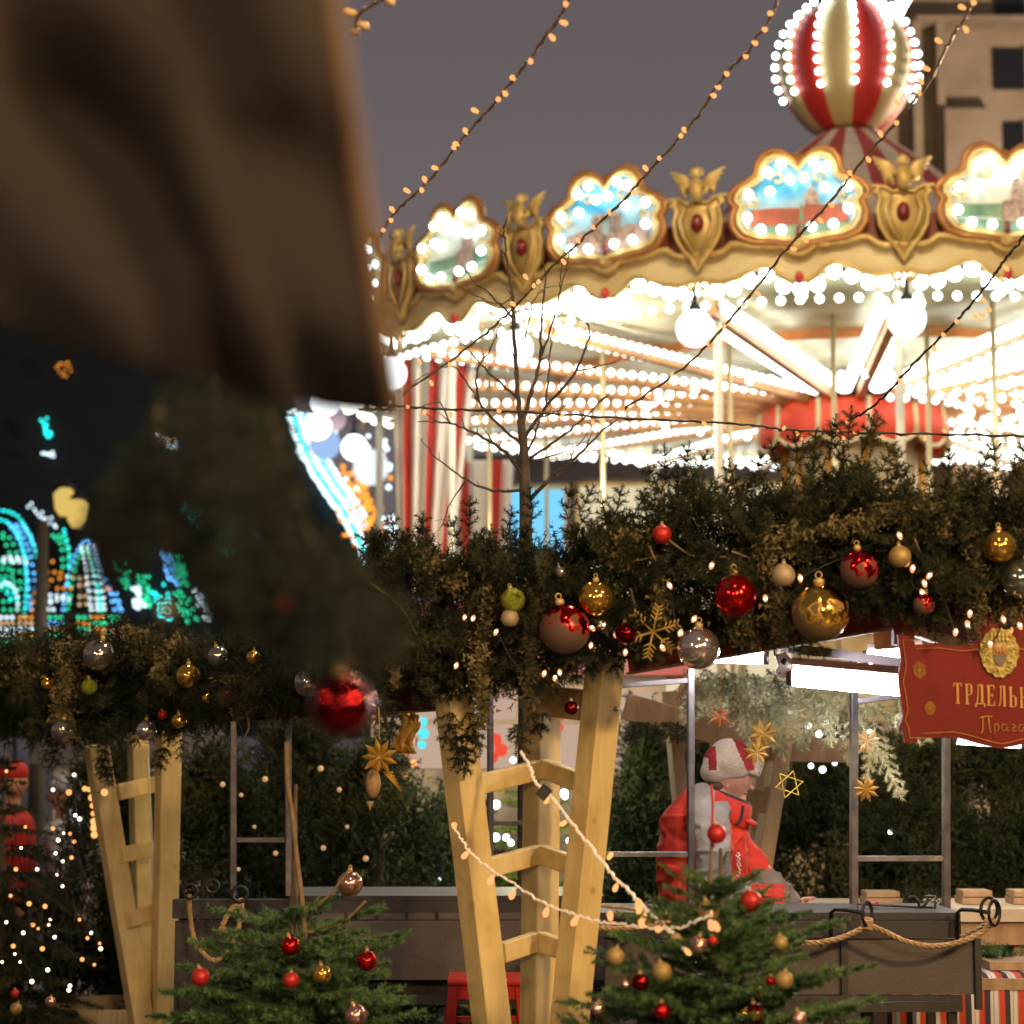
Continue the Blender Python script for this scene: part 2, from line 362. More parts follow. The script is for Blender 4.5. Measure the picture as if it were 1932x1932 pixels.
# stone building at the top right
def stone_building():
    Y = 36.0; p = lambda u, v, y=Y: W(u, v, y)
    x0 = p(1672, 0).x; x1 = x0 + 16.0; zt = 17.5
    b = thing('stone_building', 'tall beige stone building with fluted wall strips and dark windows behind the carousel', 'building', (x0+8, Y+4, 0))
    st = mat('beige_stone', (0.34, 0.28, 0.21), 0.85, 0, (0.26, 0.21, 0.15), 1.3, bump=0.3, bscale=12)
    m = MB(); m.box((x0+8, Y+4.6, zt/2), (16, 8, zt)); m.build('wall', st, b)
    for u in (1722, 1766):
        wdt = {1690: 0.30, 1722: 0.16, 1766: 0.14}[u]
        c = p(u, 0, Y+0.5); m = MB(); m.box((c.x, Y+0.45, 7.2), (wdt, 0.5, 14.4)); m.build('wall_strip', st, b)
    c0 = p(1778, 0); c1 = p(1884, 0); m = MB()
    m.box(((c0.x+c1.x)/2, Y+0.28, 6.3), (c1.x-c0.x, 0.56, 12.6)); m.build('pilaster', st, b)
    m = MB(); z = p(0, 62).z
    c0 = p(1752, 0); m.box((c0.x+4, Y+0.36, z+0.30), (8.4, 0.6, 0.08)); m.build('cornice', st, b)
    dk = mat('dark_window_glass', (0.014, 0.017, 0.022), 0.15)
    for v0, v1 in ((75, 150), (215, 330), (-60, 20)):
        a = p(1888, v0); c = p(2010, v1); m = MB()
        m.box(((a.x+c.x)/2, Y+0.56, (a.z+c.z)/2), (c.x-a.x, 0.12, a.z-c.z)); f = m.build('window', dk, b)
        m = MB(); m.box(((a.x+c.x)/2, Y+0.48, (a.z+c.z)/2), (0.06, 0.06, a.z-c.z)); m.build('frame', st, f)
stone_building()

# ------------------------------------------------------------ carousel
CX, CY = 3.2767, 20.1388; CR = 5.0; CN = 21; CA0 = -0.2348; ZE = EYE
CD = 2*PI/CN
def rp_(a, z, off=0.0, r=None):
    r = (CR if r is None else r) + off
    return Vector((CX + r*math.sin(a), CY - r*math.cos(a), z + ZE))
car = thing('carousel', 'lit merry-go-round with gilded crests and a striped balloon on its roof', 'carousel', (CX, CY, 0))
SC = 0.00125
# rounding board: cream band with scalloped lower edge, curled upper edge
def low_edge(s):     # s in -0.5..0.5 around a crest centre (crop px to m); returns z
    x = abs(s)*CD*CR/SC
    tab = [(0, 1640), (40, 1650), (85, 1640), (120, 1590), (165, 1552), (215, 1540), (260, 1553), (330, 1590), (410, 1618), (470, 1628), (520, 1618), (556, 1606), (600, 1600)]
    return 3.98 + (1150-interp(tab, x))*SC
def top_edge(s):
    x = abs(s)*CD*CR/SC
    tab = [(0, 1490), (45, 1480), (90, 1430), (140, 1445), (185, 1420), (230, 1432), (300, 1412), (380, 1395), (420, 1410), (455, 1450), (500, 1455), (540, 1440), (600, 1452)]
    return 3.98 + (1150-interp(tab, x))*SC
m = MB(); rows = [[] for _ in range(5)]; SEG = 24
for i in range(CN*SEG):
    s = i/SEG; a = CA0 + s*CD; fs = s - round(s); zl = low_edge(fs); zt = top_edge(fs)
    for j, (f, o) in enumerate(((0, 0.0), (0.12, 0.012), (0.5, -0.03), (0.88, -0.02), (1, 0.0))): rows[j].append(rp_(a, zl + (zt-zl)*f, o))
m.grid(rows, wrap=True); m.build('rounding_board', M_cream, car, True, solid=0.03)
for nm, fn, rad, of, mt in (('scalloped_trim', low_edge, 0.022, 0.03, M_gold), ('curled_moulding', top_edge, 0.030, 0.03, M_gold)):
    m = MB(); m.tube([rp_(CA0 + i/SEG*CD, fn(i/SEG - round(i/SEG)), of) for i in range(CN*SEG)], rad, 6, closed=True)
    m.build(nm, mt, car, True)
# red backing ring behind crests
m = MB(); m.grid([[rp_(2*PI*i/120, z, -0.06) for i in range(120)] for z in (3.62, 3.86)], wrap=True)
m.build('red_backing_band', mat('aged_red_band', (0.22, 0.045, 0.025), 0.6, 0, (0.14, 0.03, 0.02), 5), car, solid=0.03)
OUT = [(0, 957), (45, 905), (95, 868), (150, 858), (205, 880), (240, 930), (252, 1000), (300, 1035), (365, 1065), (405, 1110), (408, 1150), (372, 1190), (398, 1250), (392, 1310), (350, 1370), (270, 1402), (180, 1412), (90, 1425), (0, 1440)]
def outline(sc=1.0, dz=0.0):
    r = [(x*SC*sc, (1150-(1150+(y-1150)*sc))*SC + dz) for x, y in OUT]
    l = [(-x, z) for x, z in r[-2:0:-1]]
    return r + l
def frame_at(k, off=0.0, z=3.98, r=None):
    a = CA0 + k*CD; nn = Vector((math.sin(a), -math.cos(a), 0)); t = Vector((math.cos(a), math.sin(a), 0))
    return rp_(a, z, off, r), t, Vector((0, 0, 1)), nn
def L3(fr, x, z, d=0.0): return fr[0] + fr[1]*x + fr[2]*z + fr[3]*d
BULB = MB(); BULB.ball((0, 0, 0), 0.045, 10, 7)
bme = None
blue = mat('painted_sky', (0.05, 0.30, 0.50), 0.5, 0, (0.50, 0.62, 0.64), 2.6, 0.45, 0.7)
brick = mat('painted_red_wall', (0.42, 0.09, 0.04), 0.6, 0, (0.26, 0.06, 0.035), 9)
tow = mat('painted_tower', (0.45, 0.30, 0.22), 0.6, 0, (0.16, 0.10, 0.09), 30)
green = mat('painted_lawn', (0.06, 0.16, 0.11), 0.6, 0, (0.20, 0.28, 0.15), 8)
paleb = mat('painted_pale_cloud', (0.40, 0.44, 0.38), 0.6, 0, (0.60, 0.60, 0.50), 4)
crop_bulbs = [(545, 940), (465, 985), (755, 940), (830, 970), (605, 1040), (690, 1030), (475, 1110), (820, 1100), (340, 1120), (965, 1105), (330, 1270), (965, 1245), (415, 1350), (545, 1360), (735, 1350), (870, 1340)]
def copy_bulb(src, parent, p, sc=1.0):
    o = src.copy(); COL.objects.link(o); o.parent = parent; o.location = p - WORLD[parent.name]; o.scale = (sc,)*3; WORLD[o.name] = p.copy(); return o
bulb_src = None
def put_bulb(parent, p, sc=1.0, src=None):
    global bulb_src
    if bulb_src is None:
        m = MB(); m.ball(p, 0.036, 12, 8); bulb_src = m.build('bulb', G_bulb, parent, True); bulb_src.scale = (sc,)*3; return bulb_src
    return copy_bulb(src or bulb_src, parent, p, sc)
for k in range(-6, 7):
    fr = frame_at(k, 0.02); var = k % 3
    m = MB(); m.plate(outline(0.97), frame_at(k, -0.01), 0.03); crest = m.build('crest_panel', blue if var != 1 else paleb, car)
    m = MB(); m.tube([L3(fr, x, z, 0.02) for x, z in outline(1.0)], 0.026, 6, closed=True); m.build('rim', M_bronze, crest, True)
    m = MB(); m.tube([L3(fr, x, z, 0.03) for x, z in outline(0.91)], 0.019, 6, closed=True)
    m.tube([L3(fr, x, z, 0.025) for x, z in outline(0.84)], 0.010, 5, closed=True)
    for sg in (-1, 1):   # scrolls curling inside the frame
        for (cx, cy, r0, dr) in ((0.15, 0.145, 0.055, 1), (0.33, -0.01, 0.05, -1), (0.36, 0.05, 0.03, 1)):
            m.tube([L3(fr, sg*(cx + (r0*(1-t/14))*math.cos(t*0.55*dr)), cy + (r0*(1-t/14))*math.sin(t*0.55*dr), 0.03) for t in range(12)], 0.012, 5)
    m.build('gilt_scroll', M_gold, crest, True)
    m = MB()          # shell fan on top between the two lobes
    for q in range(-4, 5):
        an = q*0.2; m.tube([L3(fr, 0.02*math.sin(an), 0.20, -0.03), L3(fr, 0.10*math.sin(an), 0.22+0.12*math.cos(an), -0.03)], [0.010, 0.022], 5)
    m.build('shell_fan', M_bronze, crest, True)
    # painted town scene
    m = MB(); fp = frame_at(k, 0.012)
    if var == 0:
        m.plate([(-0.36, -0.07), (-0.20, -0.06), (0.02, -0.07), (0.05, -0.05), (0.30, -0.06), (0.36, -0.09), (0.36, -0.19), (-0.36, -0.19)], fp, 0.012, 0)
        m.plate([(0.04, -0.05), (0.055, 0.05), (0.08, 0.06), (0.095, 0.13), (0.11, 0.06), (0.135, 0.05), (0.15, -0.05)], frame_at(k, 0.016), 0.012, 1)
        m.plate([(0.0, -0.17), (0.02, -0.02), (0.04, -0.17)], frame_at(k, 0.022), 0.01, 2)
        m.plate([(-0.37, -0.195), (0.37, -0.195), (0.28, -0.30), (-0.28, -0.30)], fp, 0.012, 2)
    elif var == 1:
        m.plate([(-0.36, -0.08), (0.36, -0.06), (0.36, -0.16), (-0.36, -0.17)], fp, 0.012, 2)
        m.plate([(-0.02, -0.20), (-0.02, -0.05), (0.04, -0.04), (0.06, 0.10), (0.09, 0.17), (0.11, 0.09), (0.16, 0.10), (0.20, -0.2)], frame_at(k, 0.016), 0.012, 1)
        m.plate([(-0.35, -0.19), (0.35, -0.19), (0.27, -0.30), (-0.27, -0.30)], fp, 0.012, 2)
    else:
        m.plate([(-0.13, 0.03), (0.12, 0.03), (0.12, 0.0), (-0.13, 0.0)], frame_at(k, 0.018), 0.012, 1)
        for xx in (-0.12, -0.07, 0.03, 0.08): m.plate([(xx, 0.0), (xx+0.03, 0.0), (xx+0.03, -0.2), (xx, -0.2)], frame_at(k, 0.018), 0.012, 1)
        m.plate([(-0.37, -0.12), (-0.2, -0.08), (0.0, -0.14), (0.2, -0.07), (0.37, -0.12), (0.32, -0.27), (-0.32, -0.27)], fp, 0.012, 1)
    m.build('painted_scene', [brick, tow, green], crest, False)
    m = MB(); m.ball(L3(fr, 0, -0.255, 0.03), 0.03, 10, 8, sc=(0.8, 0.8, 1.7)); m.build('gem', M_darkred, crest, True)
    m = MB()
    for q in range(-3, 4): m.tube([L3(fr, 0, -0.34, 0.03), L3(fr, 0.07*math.sin(q*0.5), -0.34-0.06*math.cos(q*0.5)-0.01, 0.035)], [0.018, 0.008], 5)
    m.build('leaf_drop', M_gold, crest, True)
    if abs(k) <= 5:
        for cx, cyy in crop_bulbs: put_bulb(crest, L3(fr, (cx-650)*SC*0.93, (1150-cyy)*SC*0.93, 0.07), 0.92)
# cherubs
for k in range(-7, 7):
    fr = frame_at(k+0.5, 0.06); P = lambda x, z, d=0.0: L3(fr, x, z, d)
    m = MB()
    m.ball(P(0, 0.235, 0.03), 0.045, 12, 9)                                    # head
    for q in range(7): m.ball(P(0.04*math.cos(q*0.52), 0.235+0.042*math.sin(q*0.52), 0.0), 0.016, 6, 5)
    m.tube([P(0, 0.20), P(0, 0.15, 0.03), P(0.01, 0.08, 0.04), P(0.0, 0.02, 0.02)], [0.022, 0.055, 0.060, 0.035], 8)
    m.tube([P(0.04, 0.15, 0.03), P(0.10, 0.10, 0.05), P(0.06, 0.06, 0.07)], [0.022, 0.018, 0.014], 6)
    m.tube([P(-0.04, 0.15, 0.03), P(-0.10, 0.12, 0.05), P(-0.07, 0.05, 0.07)], [0.022, 0.018, 0.014], 6)
    ch = m.build('cherub', M_gold, car, True)
    for sg in (-1, 1):
        m = MB()
        for q in range(6):
            f = q/5; m.tube([P(sg*(0.03+0.02*f), 0.14-0.02*f, -0.02), P(sg*(0.10+0.03*f), 0.20-0.10*f+0.02, -0.02), P(sg*(0.215-0.10*f), 0.275-0.20*f, -0.015)], [0.022, 0.026, 0.010], 6)
        m.build('wing', M_gold, ch, True)
    m = MB()
    SH = [(0, -0.52), (0.035, -0.44), (0.12, -0.34), (0.175, -0.24), (0.19, -0.12), (0.165, -0.03), (0.20, 0.02), (0.19, 0.06), (0.13, 0.05), (0.08, 0.01), (0, 0.03)]
    full = SH + [(-x, z) for x, z in SH[-2:0:-1]]
    m.plate(full, frame_at(k+0.5, 0.03), 0.04); m.tube([P(x*0.97, z*0.97) for x, z in full], 0.016, 5, closed=True)
    for sg in (-1, 1):
        m.tube([P(sg*(0.20+0.05*(1-t/12)*math.cos(t*0.6)), 0.02+0.05*(1-t/12)*math.sin(t*0.6), 0) for t in range(11)], 0.015, 5)
        m.tube([P(sg*0.09, -0.02, .02), P(sg*0.13, -0.12, .03), P(sg*0.10, -0.24, .03), P(sg*0.03, -0.36, .02)], 0.013, 5)
    sh = m.build('shield', M_gold, car, True)
    m = MB(); m.ball(P(0, -0.14, 0.01), 0.058, 14, 10, sc=(1, 0.4, 1.4) if False else (0.85, 0.85, 1.25)); m.build('gem', M_darkred, sh, True)
    m = MB()
    for sg in (-1, 1):
        m.tube([P(sg*(0.055+0.05*(1-t/13)*math.cos(2.6-t*0.55)), -0.62+0.05*(1-t/13)*math.sin(2.6-t*0.55), -0.01) for t in range(12)], 0.016, 5)
        m.tube([P(sg*0.01, -0.57), P(sg*0.03, -0.66), P(sg*0.02, -0.74)], 0.014, 5)
    m.build('bracket_scroll', M_gold, sh, True)
    fr2 = frame_at(k+1, 0.05)
    m = MB(); m.ball(L3(fr2, 0, -0.60, 0.0), 0.035, 10, 8, sc=(0.9, 0.9, 1.5)); m.build('red_drop', mat('red_glass_drop', (0.55, 0.03, 0.02), 0.25), car, True)
# bulbs under the scalloped edge: nearest ones as parts, the rest in one mesh
rest = MB(); cnt = 0
PER = 12
for i in range(CN*PER):
    s = i/PER; a = CA0 + s*CD; fs = s-round(s); z = low_edge(fs)-0.055; p = rp_(a, z, -0.02)
    da = ((a + PI) % (2*PI)) - PI
    if -0.93 < da < 0.60 and cnt < 100: put_bulb(car, p, 1.5); cnt += 1
    else: rest.ball(p, 0.050, 8, 6)
    if i % 2 == 0 and abs(fs) < 0.09: rest.ball(rp_(a, z-0.02, -0.16), 0.036, 8, 6)
# ceiling spokes with rows of bulbs
m = MB(); spk = MB()
for i in range(CN):
    k = i + 0.5; a = CA0 + k*CD; t = Vector((math.cos(a), math.sin(a), 0))
    spk.bar(rp_(a, 3.26, 0, 4.75), rp_(a, 3.20, 0, 0.85), 0.07, 0.12, t)
    n = 33
    for j in range(n):
        r = 4.72 - j*(3.85/n)
        for sg in (-1, 1):
            rest.ball(rp_(a, 3.235, 0, r) + t*sg*(0.13 if math.cos(a) > .35 and math.sin(a) > -.5 else .115), 0.054 if math.cos(a) > .35 and math.sin(a) > -.5 else 0.035, 6, 4)
            if j % 2 and math.sin(a) > 0.15: rest.ball(rp_(a, 3.12, 0, r) + t*sg*0.075, 0.033, 6, 4)
spk.build('ceiling_spoke', M_bronze, car)
for z, r, n in ((3.27, 4.80, 210), (3.18, 2.0, 60)):
    for j in range(n): rest.ball(rp_(2*PI*j/n, z, 0, r), 0.034, 6, 4)
o = rest.build('ceiling_bulbs', G_bulbw, car, True); tag(o, kind='stuff')
m = MB(); rs = (0.8, 1.6, 2.6, 3.6, 4.94)
m.grid([[rp_(2*PI*i/84, 3.42 + 0.03*math.sin(i*PI/2)*(j % 2), 0, r) for i in range(84)] for j, r in enumerate(rs)], wrap=True)
m.build('ceiling', mat('gilt_mirror_ceiling', (0.52, 0.48, 0.30), 0.4, 0.2, (0.30, 0.27, 0.16), 2.5, bump=0.5, bscale=9), car, True, solid=0.02)
# inner orange-brown band on the ceiling
for r, z in ((2.9, 3.33),):
    m = MB(); m.grid([[rp_(2*PI*i/84, zz, 0, r) for i in range(84)] for zz in (z, z+0.10)], wrap=True)
    m.build('ceiling_rib', mat('orange_gilt_rib', (0.55, 0.20, 0.05), 0.4, 0.3, (0.4, 0.12, 0.03), 4), car, solid=0.02)
# tent roof, red and white gores
m = MB(); NG = 28
prof = [(4.75, 3.55), (3.6, 3.80), (2.4, 4.25), (1.4, 4.95), (0.75, 5.55), (0.30, 5.88)]
P = [[rp_(2*PI*i/(NG*2), z, 0, r) for i in range(NG*2)] for r, z in prof]
nc = NG*2
for j in range(len(P)-1):
    for i in range(nc):
        m.add([P[j][i], P[j][(i+1) % nc], P[j+1][(i+1) % nc], P[j+1][i]], [(0, 1, 2, 3)], (i//2) % 2)
m.build('tent_roof', [mat('red_canvas', (0.42, 0.05, 0.035), 0.8, 0, (0.30, 0.035, 0.03), 4), mat('cream_canvas', (0.60, 0.50, 0.40), 0.8, 0, (0.48, 0.40, 0.32), 4)], car, False)
# balloon
bz = 6.56; BR = 0.66; prof = []
for i in range(25):
    t = i/24*PI; r = BR*math.sin(t); z = bz + BR*1.02*math.cos(t)
    if t > PI*0.62: r = max(r, 0.17 + (BR*math.sin(PI*0.62)-0.17)*(1-(t/PI-0.62)/0.38)**0.8); 
    if t < PI*0.10: continue
    prof.append((r, z))
m = MB(); nsub = 4; ng = 12
for j in range(len(prof)-1):
    for i in range(ng*nsub):
        a0 = (i/nsub)*2*PI/ng - 0.05; a1 = ((i+1)/nsub)*2*PI/ng - 0.05
        def q(a, pr):
            ph = ((a+0.05)/(2*PI/ng)) % 1; bulge = 1 + 0.018*math.sin(PI*ph)
            return rp_(a, pr[1], 0, pr[0]*bulge)
        m.add([q(a0, prof[j+1]), q(a1, prof[j+1]), q(a1, prof[j]), q(a0, prof[j])], [(0, 1, 2, 3)], (i//nsub) % 2)
bal = m.build('balloon', [mat('balloon_red', (0.42, 0.020, 0.014), 0.55), mat('balloon_cream', (0.46, 0.36, 0.17), 0.55)], car, True)
for i in range(ng):
    a = i*2*PI/ng - 0.05
    for j in range(1, 11):
        t = (0.13 + 0.052*j)*PI; r = BR*math.sin(t)
        nn = Vector((math.sin(a)*math.sin(t), -math.cos(a)*math.sin(t), math.cos(t)))
        p = rp_(a, bz + BR*1.02*math.cos(t), 0, r) + nn*0.045
        if math.cos(a) > -0.35: put_bulb(bal, p, 0.78)
m = MB(); m.lathe([(0.30, 5.90+ZE), (0.19, 5.915+ZE), (0.19, 5.935+ZE), (0.26, 5.95+ZE)], (CX, CY, 0), 28); m.build('neck_ring', M_black, car, True)
m = MB(); m.lathe([(0.26, bz+0.61+ZE), (0.28, bz+0.64+ZE), (0.20, bz+0.72+ZE), (0.06, bz+0.9+ZE)], (CX, CY, 0), 20); m.build('cap', M_black, car, True)
m = MB(); m.tube([rp_(0, 0, 0, 0)*0 + W(1683, 42, 19.9), W(1722, -30, 19.9)], 0.055, 8); m.build('light_tube', G_tube, car, True)
# hub: red scalloped valance over cream drum
m = MB()
m.lathe([(0.62, 2.2+ZE-2.0), (0.62, 2.85+ZE)], (CX, CY, 0), 24, cap=False); m.build('centre_drum', mat('centre_drum_cream', (0.66, 0.56, 0.34), 0.45, 0, (0.50, 0.32, 0.12), 2.2), car, True)
m = MB(); rows = [[] for _ in range(4)]
for i in range(96):
    a = 2*PI*i/96; sc = abs(math.sin(a*6)); 
    for j, (z, r) in enumerate(((3.19, 0.80), (3.14, 0.86), (3.0, 0.89), (2.84-0.10*sc, 0.90))): rows[j].append(rp_(a, z, 0, r))
m.grid(rows, wrap=True); val = m.build('red_valance', mat('orange_red_cloth', (0.75, 0.07, 0.02), 0.6, 0, (0.6, .045, .015), 4), car, True, solid=0.02)
m = MB(); m.tube(rows[3], 0.022, 6, closed=True)
for i in range(12): m.tube([rp_(2*PI*i/12, 3.17, 0, 0.88), rp_(2*PI*i/12, 2.82, 0, 0.915)], 0.026, 6)
m.build('gilt_fringe', M_cream, val, True)
for i in range(12):
    a = 2*PI*i/12; m = MB(); m.tube([rp_(a, 2.8, 0, 0.66), rp_(a, 1.0, 0, 0.66)], 0.035, 8); m.build('drum_column', mat('orange_gold_column', (0.60, 0.28, 0.04), 0.35, 0.4), car, True)
# platform, lower skirt and brass poles
m = MB(); m.lathe([(4.9, 0.0), (4.9, 0.38), (4.7, 0.42), (0.0, 0.43)], (CX, CY, 0), 60); m.build('platform', mat('platform_boards', (0.22, 0.13, 0.07), 0.5, 0, (0.30, 0.19, 0.10), 4), car)
brass = mat('brass_pole', (0.62, 0.50, 0.28), 0.3, 0.7)
for i in range(CN):
    if i % 2 == 0:
        a = CA0 + (i+0.5)*CD; m = MB(); m.tube([rp_(a, 3.4, 0, 4.55), rp_(a, -1.2, 0, 4.55)], 0.035, 8); m.build('pole', mat('cream_post', (0.66, 0.60, 0.48), 0.4), car, True)
for a, r in ((-0.75, 3.7), (-0.48, 3.2), (-0.2, 3.8), (0.02, 3.3), (0.2, 3.9), (0.42, 3.5), (-1.1, 3.9), (-1.5, 3.5), (0.08, 4.4), (-2.2, 3.6), (2.4, 3.7), (2.9, 3.4), (-2.8, 3.8)):
    m = MB(); m.tube([rp_(a, 3.35, 0, r), rp_(a, -1.1, 0, r)], 0.022, 8); m.build('horse_pole', brass, car, True)
lamp('curtain_fill_lamp', (0.5, 16.6, 4.6), 130, (1.0, 0.92, 0.8), .06)  # fill lamp added at the rim to brighten the striped curtain
# globes hanging from the spokes' ends
for k in range(-7, 7):
    a = CA0 + (k+0.5)*CD; p = rp_(a, 3.03, 0, 5.15)
    m = MB(); m.ball(p, 0.138, 24, 16); gl = m.build('globe_lamp', G_globe, car, True)
    m = MB(); m.lathe([(0.045, 0.14), (0.05, 0.16), (0.02, 0.20), (0.012, 0.30)], p, 10); m.build('cap', M_black, gl, True)
# striped curtain at the left rim
def drape(name, u_top, u_bot, v0, v1, Y, wpx, nst, mats):
    nr = 40; ncol = nst*12; rows = []
    for i in range(nr+1):
        f = i/nr; uc = u_top + (u_bot-u_top)*f; wd = wpx*(1-0.45*f); v = v0+(v1-v0)*f; r = []
        for j in range(ncol+1):
            g_ = j/ncol; r.append(W(uc + (g_-0.5)*wd, v, Y + 0.06*math.sin(g_*nst*PI*4+.6*f) + 0.05*math.sin(7*g_+3*f)))
        rows.append(r)
    m = MB(); m.grid(rows); m.m = [1 if ((q % ncol) % 12) in (4, 5, 6, 7) else 0 for q in range(len(m.f))]
    return m.build(name, mats, car, True, solid=0.01)
sw = mat('white_curtain', (0.80, 0.74, 0.66), 0.8); sr = mat('red_curtain', (0.50, 0.035, 0.02), 0.8)
drape('striped_curtain', 822, 800, 640, 1120, 18.4, 165, 3, [sw, sr])
drape('striped_curtain', 905, 905, 868, 1240, 21.5, 130, 2, [sw, sr])
for k in (-3, -2, -1, 0, 1):
    m = MB(); fr = frame_at(k, 0, -1.0, 4.4); m.box(L3(fr, 0, 0.12, 0), (1.2, 0.04, 0.5), Matrix(((fr[1].x, fr[3].x, 0), (fr[1].y, fr[3].y, 0), (0, 0, 1)))); m.build('skirt_panel', M_cream, car)
# ------------------------------------------------------------ light displays and kiosks behind, left
def dotmesh(name, pts, r, mt, parent, stuff=True):
    m = MB()
    for p in pts: m.ball(p, r, 6, 4)
    o = m.build(name, mt, parent, True)
    if stuff: tag(o, kind='stuff')
    return o
def dark_pavilion():
    Y = 30.0
    t = thing('pavilion', 'dark tent-roofed pavilion edged with white and teal lights at the left of the carousel', 'pavilion', tuple(Vector((W(250, 1200, Y).x, Y, 0))))
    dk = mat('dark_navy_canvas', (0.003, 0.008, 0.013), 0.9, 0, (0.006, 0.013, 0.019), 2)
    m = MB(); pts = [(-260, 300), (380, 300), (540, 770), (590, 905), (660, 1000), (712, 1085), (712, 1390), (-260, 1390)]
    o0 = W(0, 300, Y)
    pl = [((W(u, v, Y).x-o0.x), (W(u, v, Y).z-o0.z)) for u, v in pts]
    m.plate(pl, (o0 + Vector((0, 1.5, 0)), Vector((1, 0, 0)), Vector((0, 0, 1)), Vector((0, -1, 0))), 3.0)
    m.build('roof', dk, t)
    rr = lambda s: random.uniform(-s, s)
    def line(cname, P0, P1, n, rows, dv, r=0.028, jit=1.0):
        pts = []
        n = max(3, int(n*.75))
        for i in range(n):
            f = i/max(1, n-1)
            for j in range(rows):
                if random.random() < .25: continue
                u = P0[0]+(P1[0]-P0[0])*f + j*dv[0]; v = P0[1]+(P1[1]-P0[1])*f + j*dv[1]
                pts.append(W(u+rr(jit), v+rr(jit), Y-0.1))
        dotmesh('%s_light_row' % cname, pts, r, G_led[cname], t)
    # slanting edge of white, teal and green light
    for c, off in (('white', 0), ('teal', 8), ('white', 17), ('blue', 27), ('white', 36)):
        pts = []
        path = [(545, 790), (575, 868), (610, 925), (645, 975), (672, 1030), (690, 1078)]
        sp = spline([Vector((u+off*1.1, v-off*0.25, 0)) for u, v in path], 9)
        for p in sp: pts.append(W(p.x+rr(1.5), p.y+rr(1.5), Y-0.15))
        dotmesh('%s_light_row' % c, pts, 0.034, G_led[c], t)
    line('amber', (655, 925), (700, 1030), 14, 4, (9, -5), 0.045, 4)
    line('amber', (640, 880), (665, 925), 6, 3, (9, -3), 0.04, 4)
    line('white', (548, 775), (575, 830), 10, 4, (6, -3), 0.028, 4)
    line('white', (560, 855), (590, 890), 10, 3, (5, -4), 0.026, 4)
    # specks through the dark
    line('amber', (108, 684), (134, 684), 8, 4, (-1, 8), 0.014, 2)
    line('teal', (78, 790), (88, 822), 10, 3, (4, 1), 0.020, 3)
    line('white', (82, 852), (98, 852), 6, 3, (0, 7), 0.020, 4)
    line('white', (300, 818), (330, 828), 7, 4, (1, 7), 0.020, 4)
    line('amber', (305, 832), (330, 824), 6, 2, (1, 6), 0.020, 3)
    line('green', (415, 915), (480, 1000), 16, 9, (-6.5, 6), 0.026, 3)
    line('teal', (385, 960), (440, 1010), 10, 4, (-7, 8), 0.02, 3)
    line('blue', (450, 1035), (520, 1085), 12, 2, (-4, 9), 0.026, 3)
    line('green', (215, 1060), (235, 1110), 9, 3, (8, 0), 0.022, 4)
    line('teal', (285, 1100), (300, 1160), 9, 4, (8, 2), 0.022, 5)
    line('white', (60, 950), (110, 990), 12, 2, (-4, 6), 0.018, 3)
    line('blue', (455, 985), (495, 1010), 9, 4, (-5, 6), 0.026, 3)
    line('green', (470, 1010), (520, 1050), 12, 5, (-6, 6), 0.022, 3)
    line('teal', (355, 950), (395, 985), 9, 3, (-5, 7), 0.020, 3)
    line('blue', (480, 1050), (545, 1090), 10, 2, (-3, 7), 0.026, 4)
    line('blue', (308, 1045), (322, 1100), 12, 3, (6, 1), 0.026, 2)
    line('green', (326, 1050), (338, 1098), 11, 4, (6, 1), 0.024, 2)
    line('white', (250, 1110), (258, 1145), 8, 3, (6, 0), 0.028, 3)
    line('green', (262, 1090), (272, 1140), 9, 4, (5, 0), 0.022, 4)
    line('green', (330, 1120), (350, 1170), 8, 4, (8, 0), 0.022, 5)
    line('white', (370, 1115), (385, 1165), 10, 3, (5, 2), 0.024, 4)
dark_pavilion()
def light_arch(name, label, base_u, cols, Y=28.0):
    t = thing(name, label, 'light display', tuple(Vector((W(base_u, 1400, Y).x, Y, 0))))
    m = MB()
    for c in cols:
        p = [W(u, v, Y+0.1) for u, v in c[1]]
        m.tube(spline(p, 5), 0.03, 5)
    m.build('frame', M_black, t, True)
    for cn, path, rows, n in cols:
        sp = spline([Vector((u, v, 0)) for u, v in path], 14); pts = []
        n = max(3, int(n*.6))
        for i in range(n):
            f = i/(n-1)*(len(sp)-1.001); a = sp[int(f)].lerp(sp[int(f)+1], f-int(f))
            for j in range(rows): pts.append(W(a.x + j*12.5 + random.uniform(-1, 1), a.y + random.uniform(-1, 1), Y))
        dotmesh('%s_light_row' % cn, pts, 0.020, G_led[cn], t)
    return t
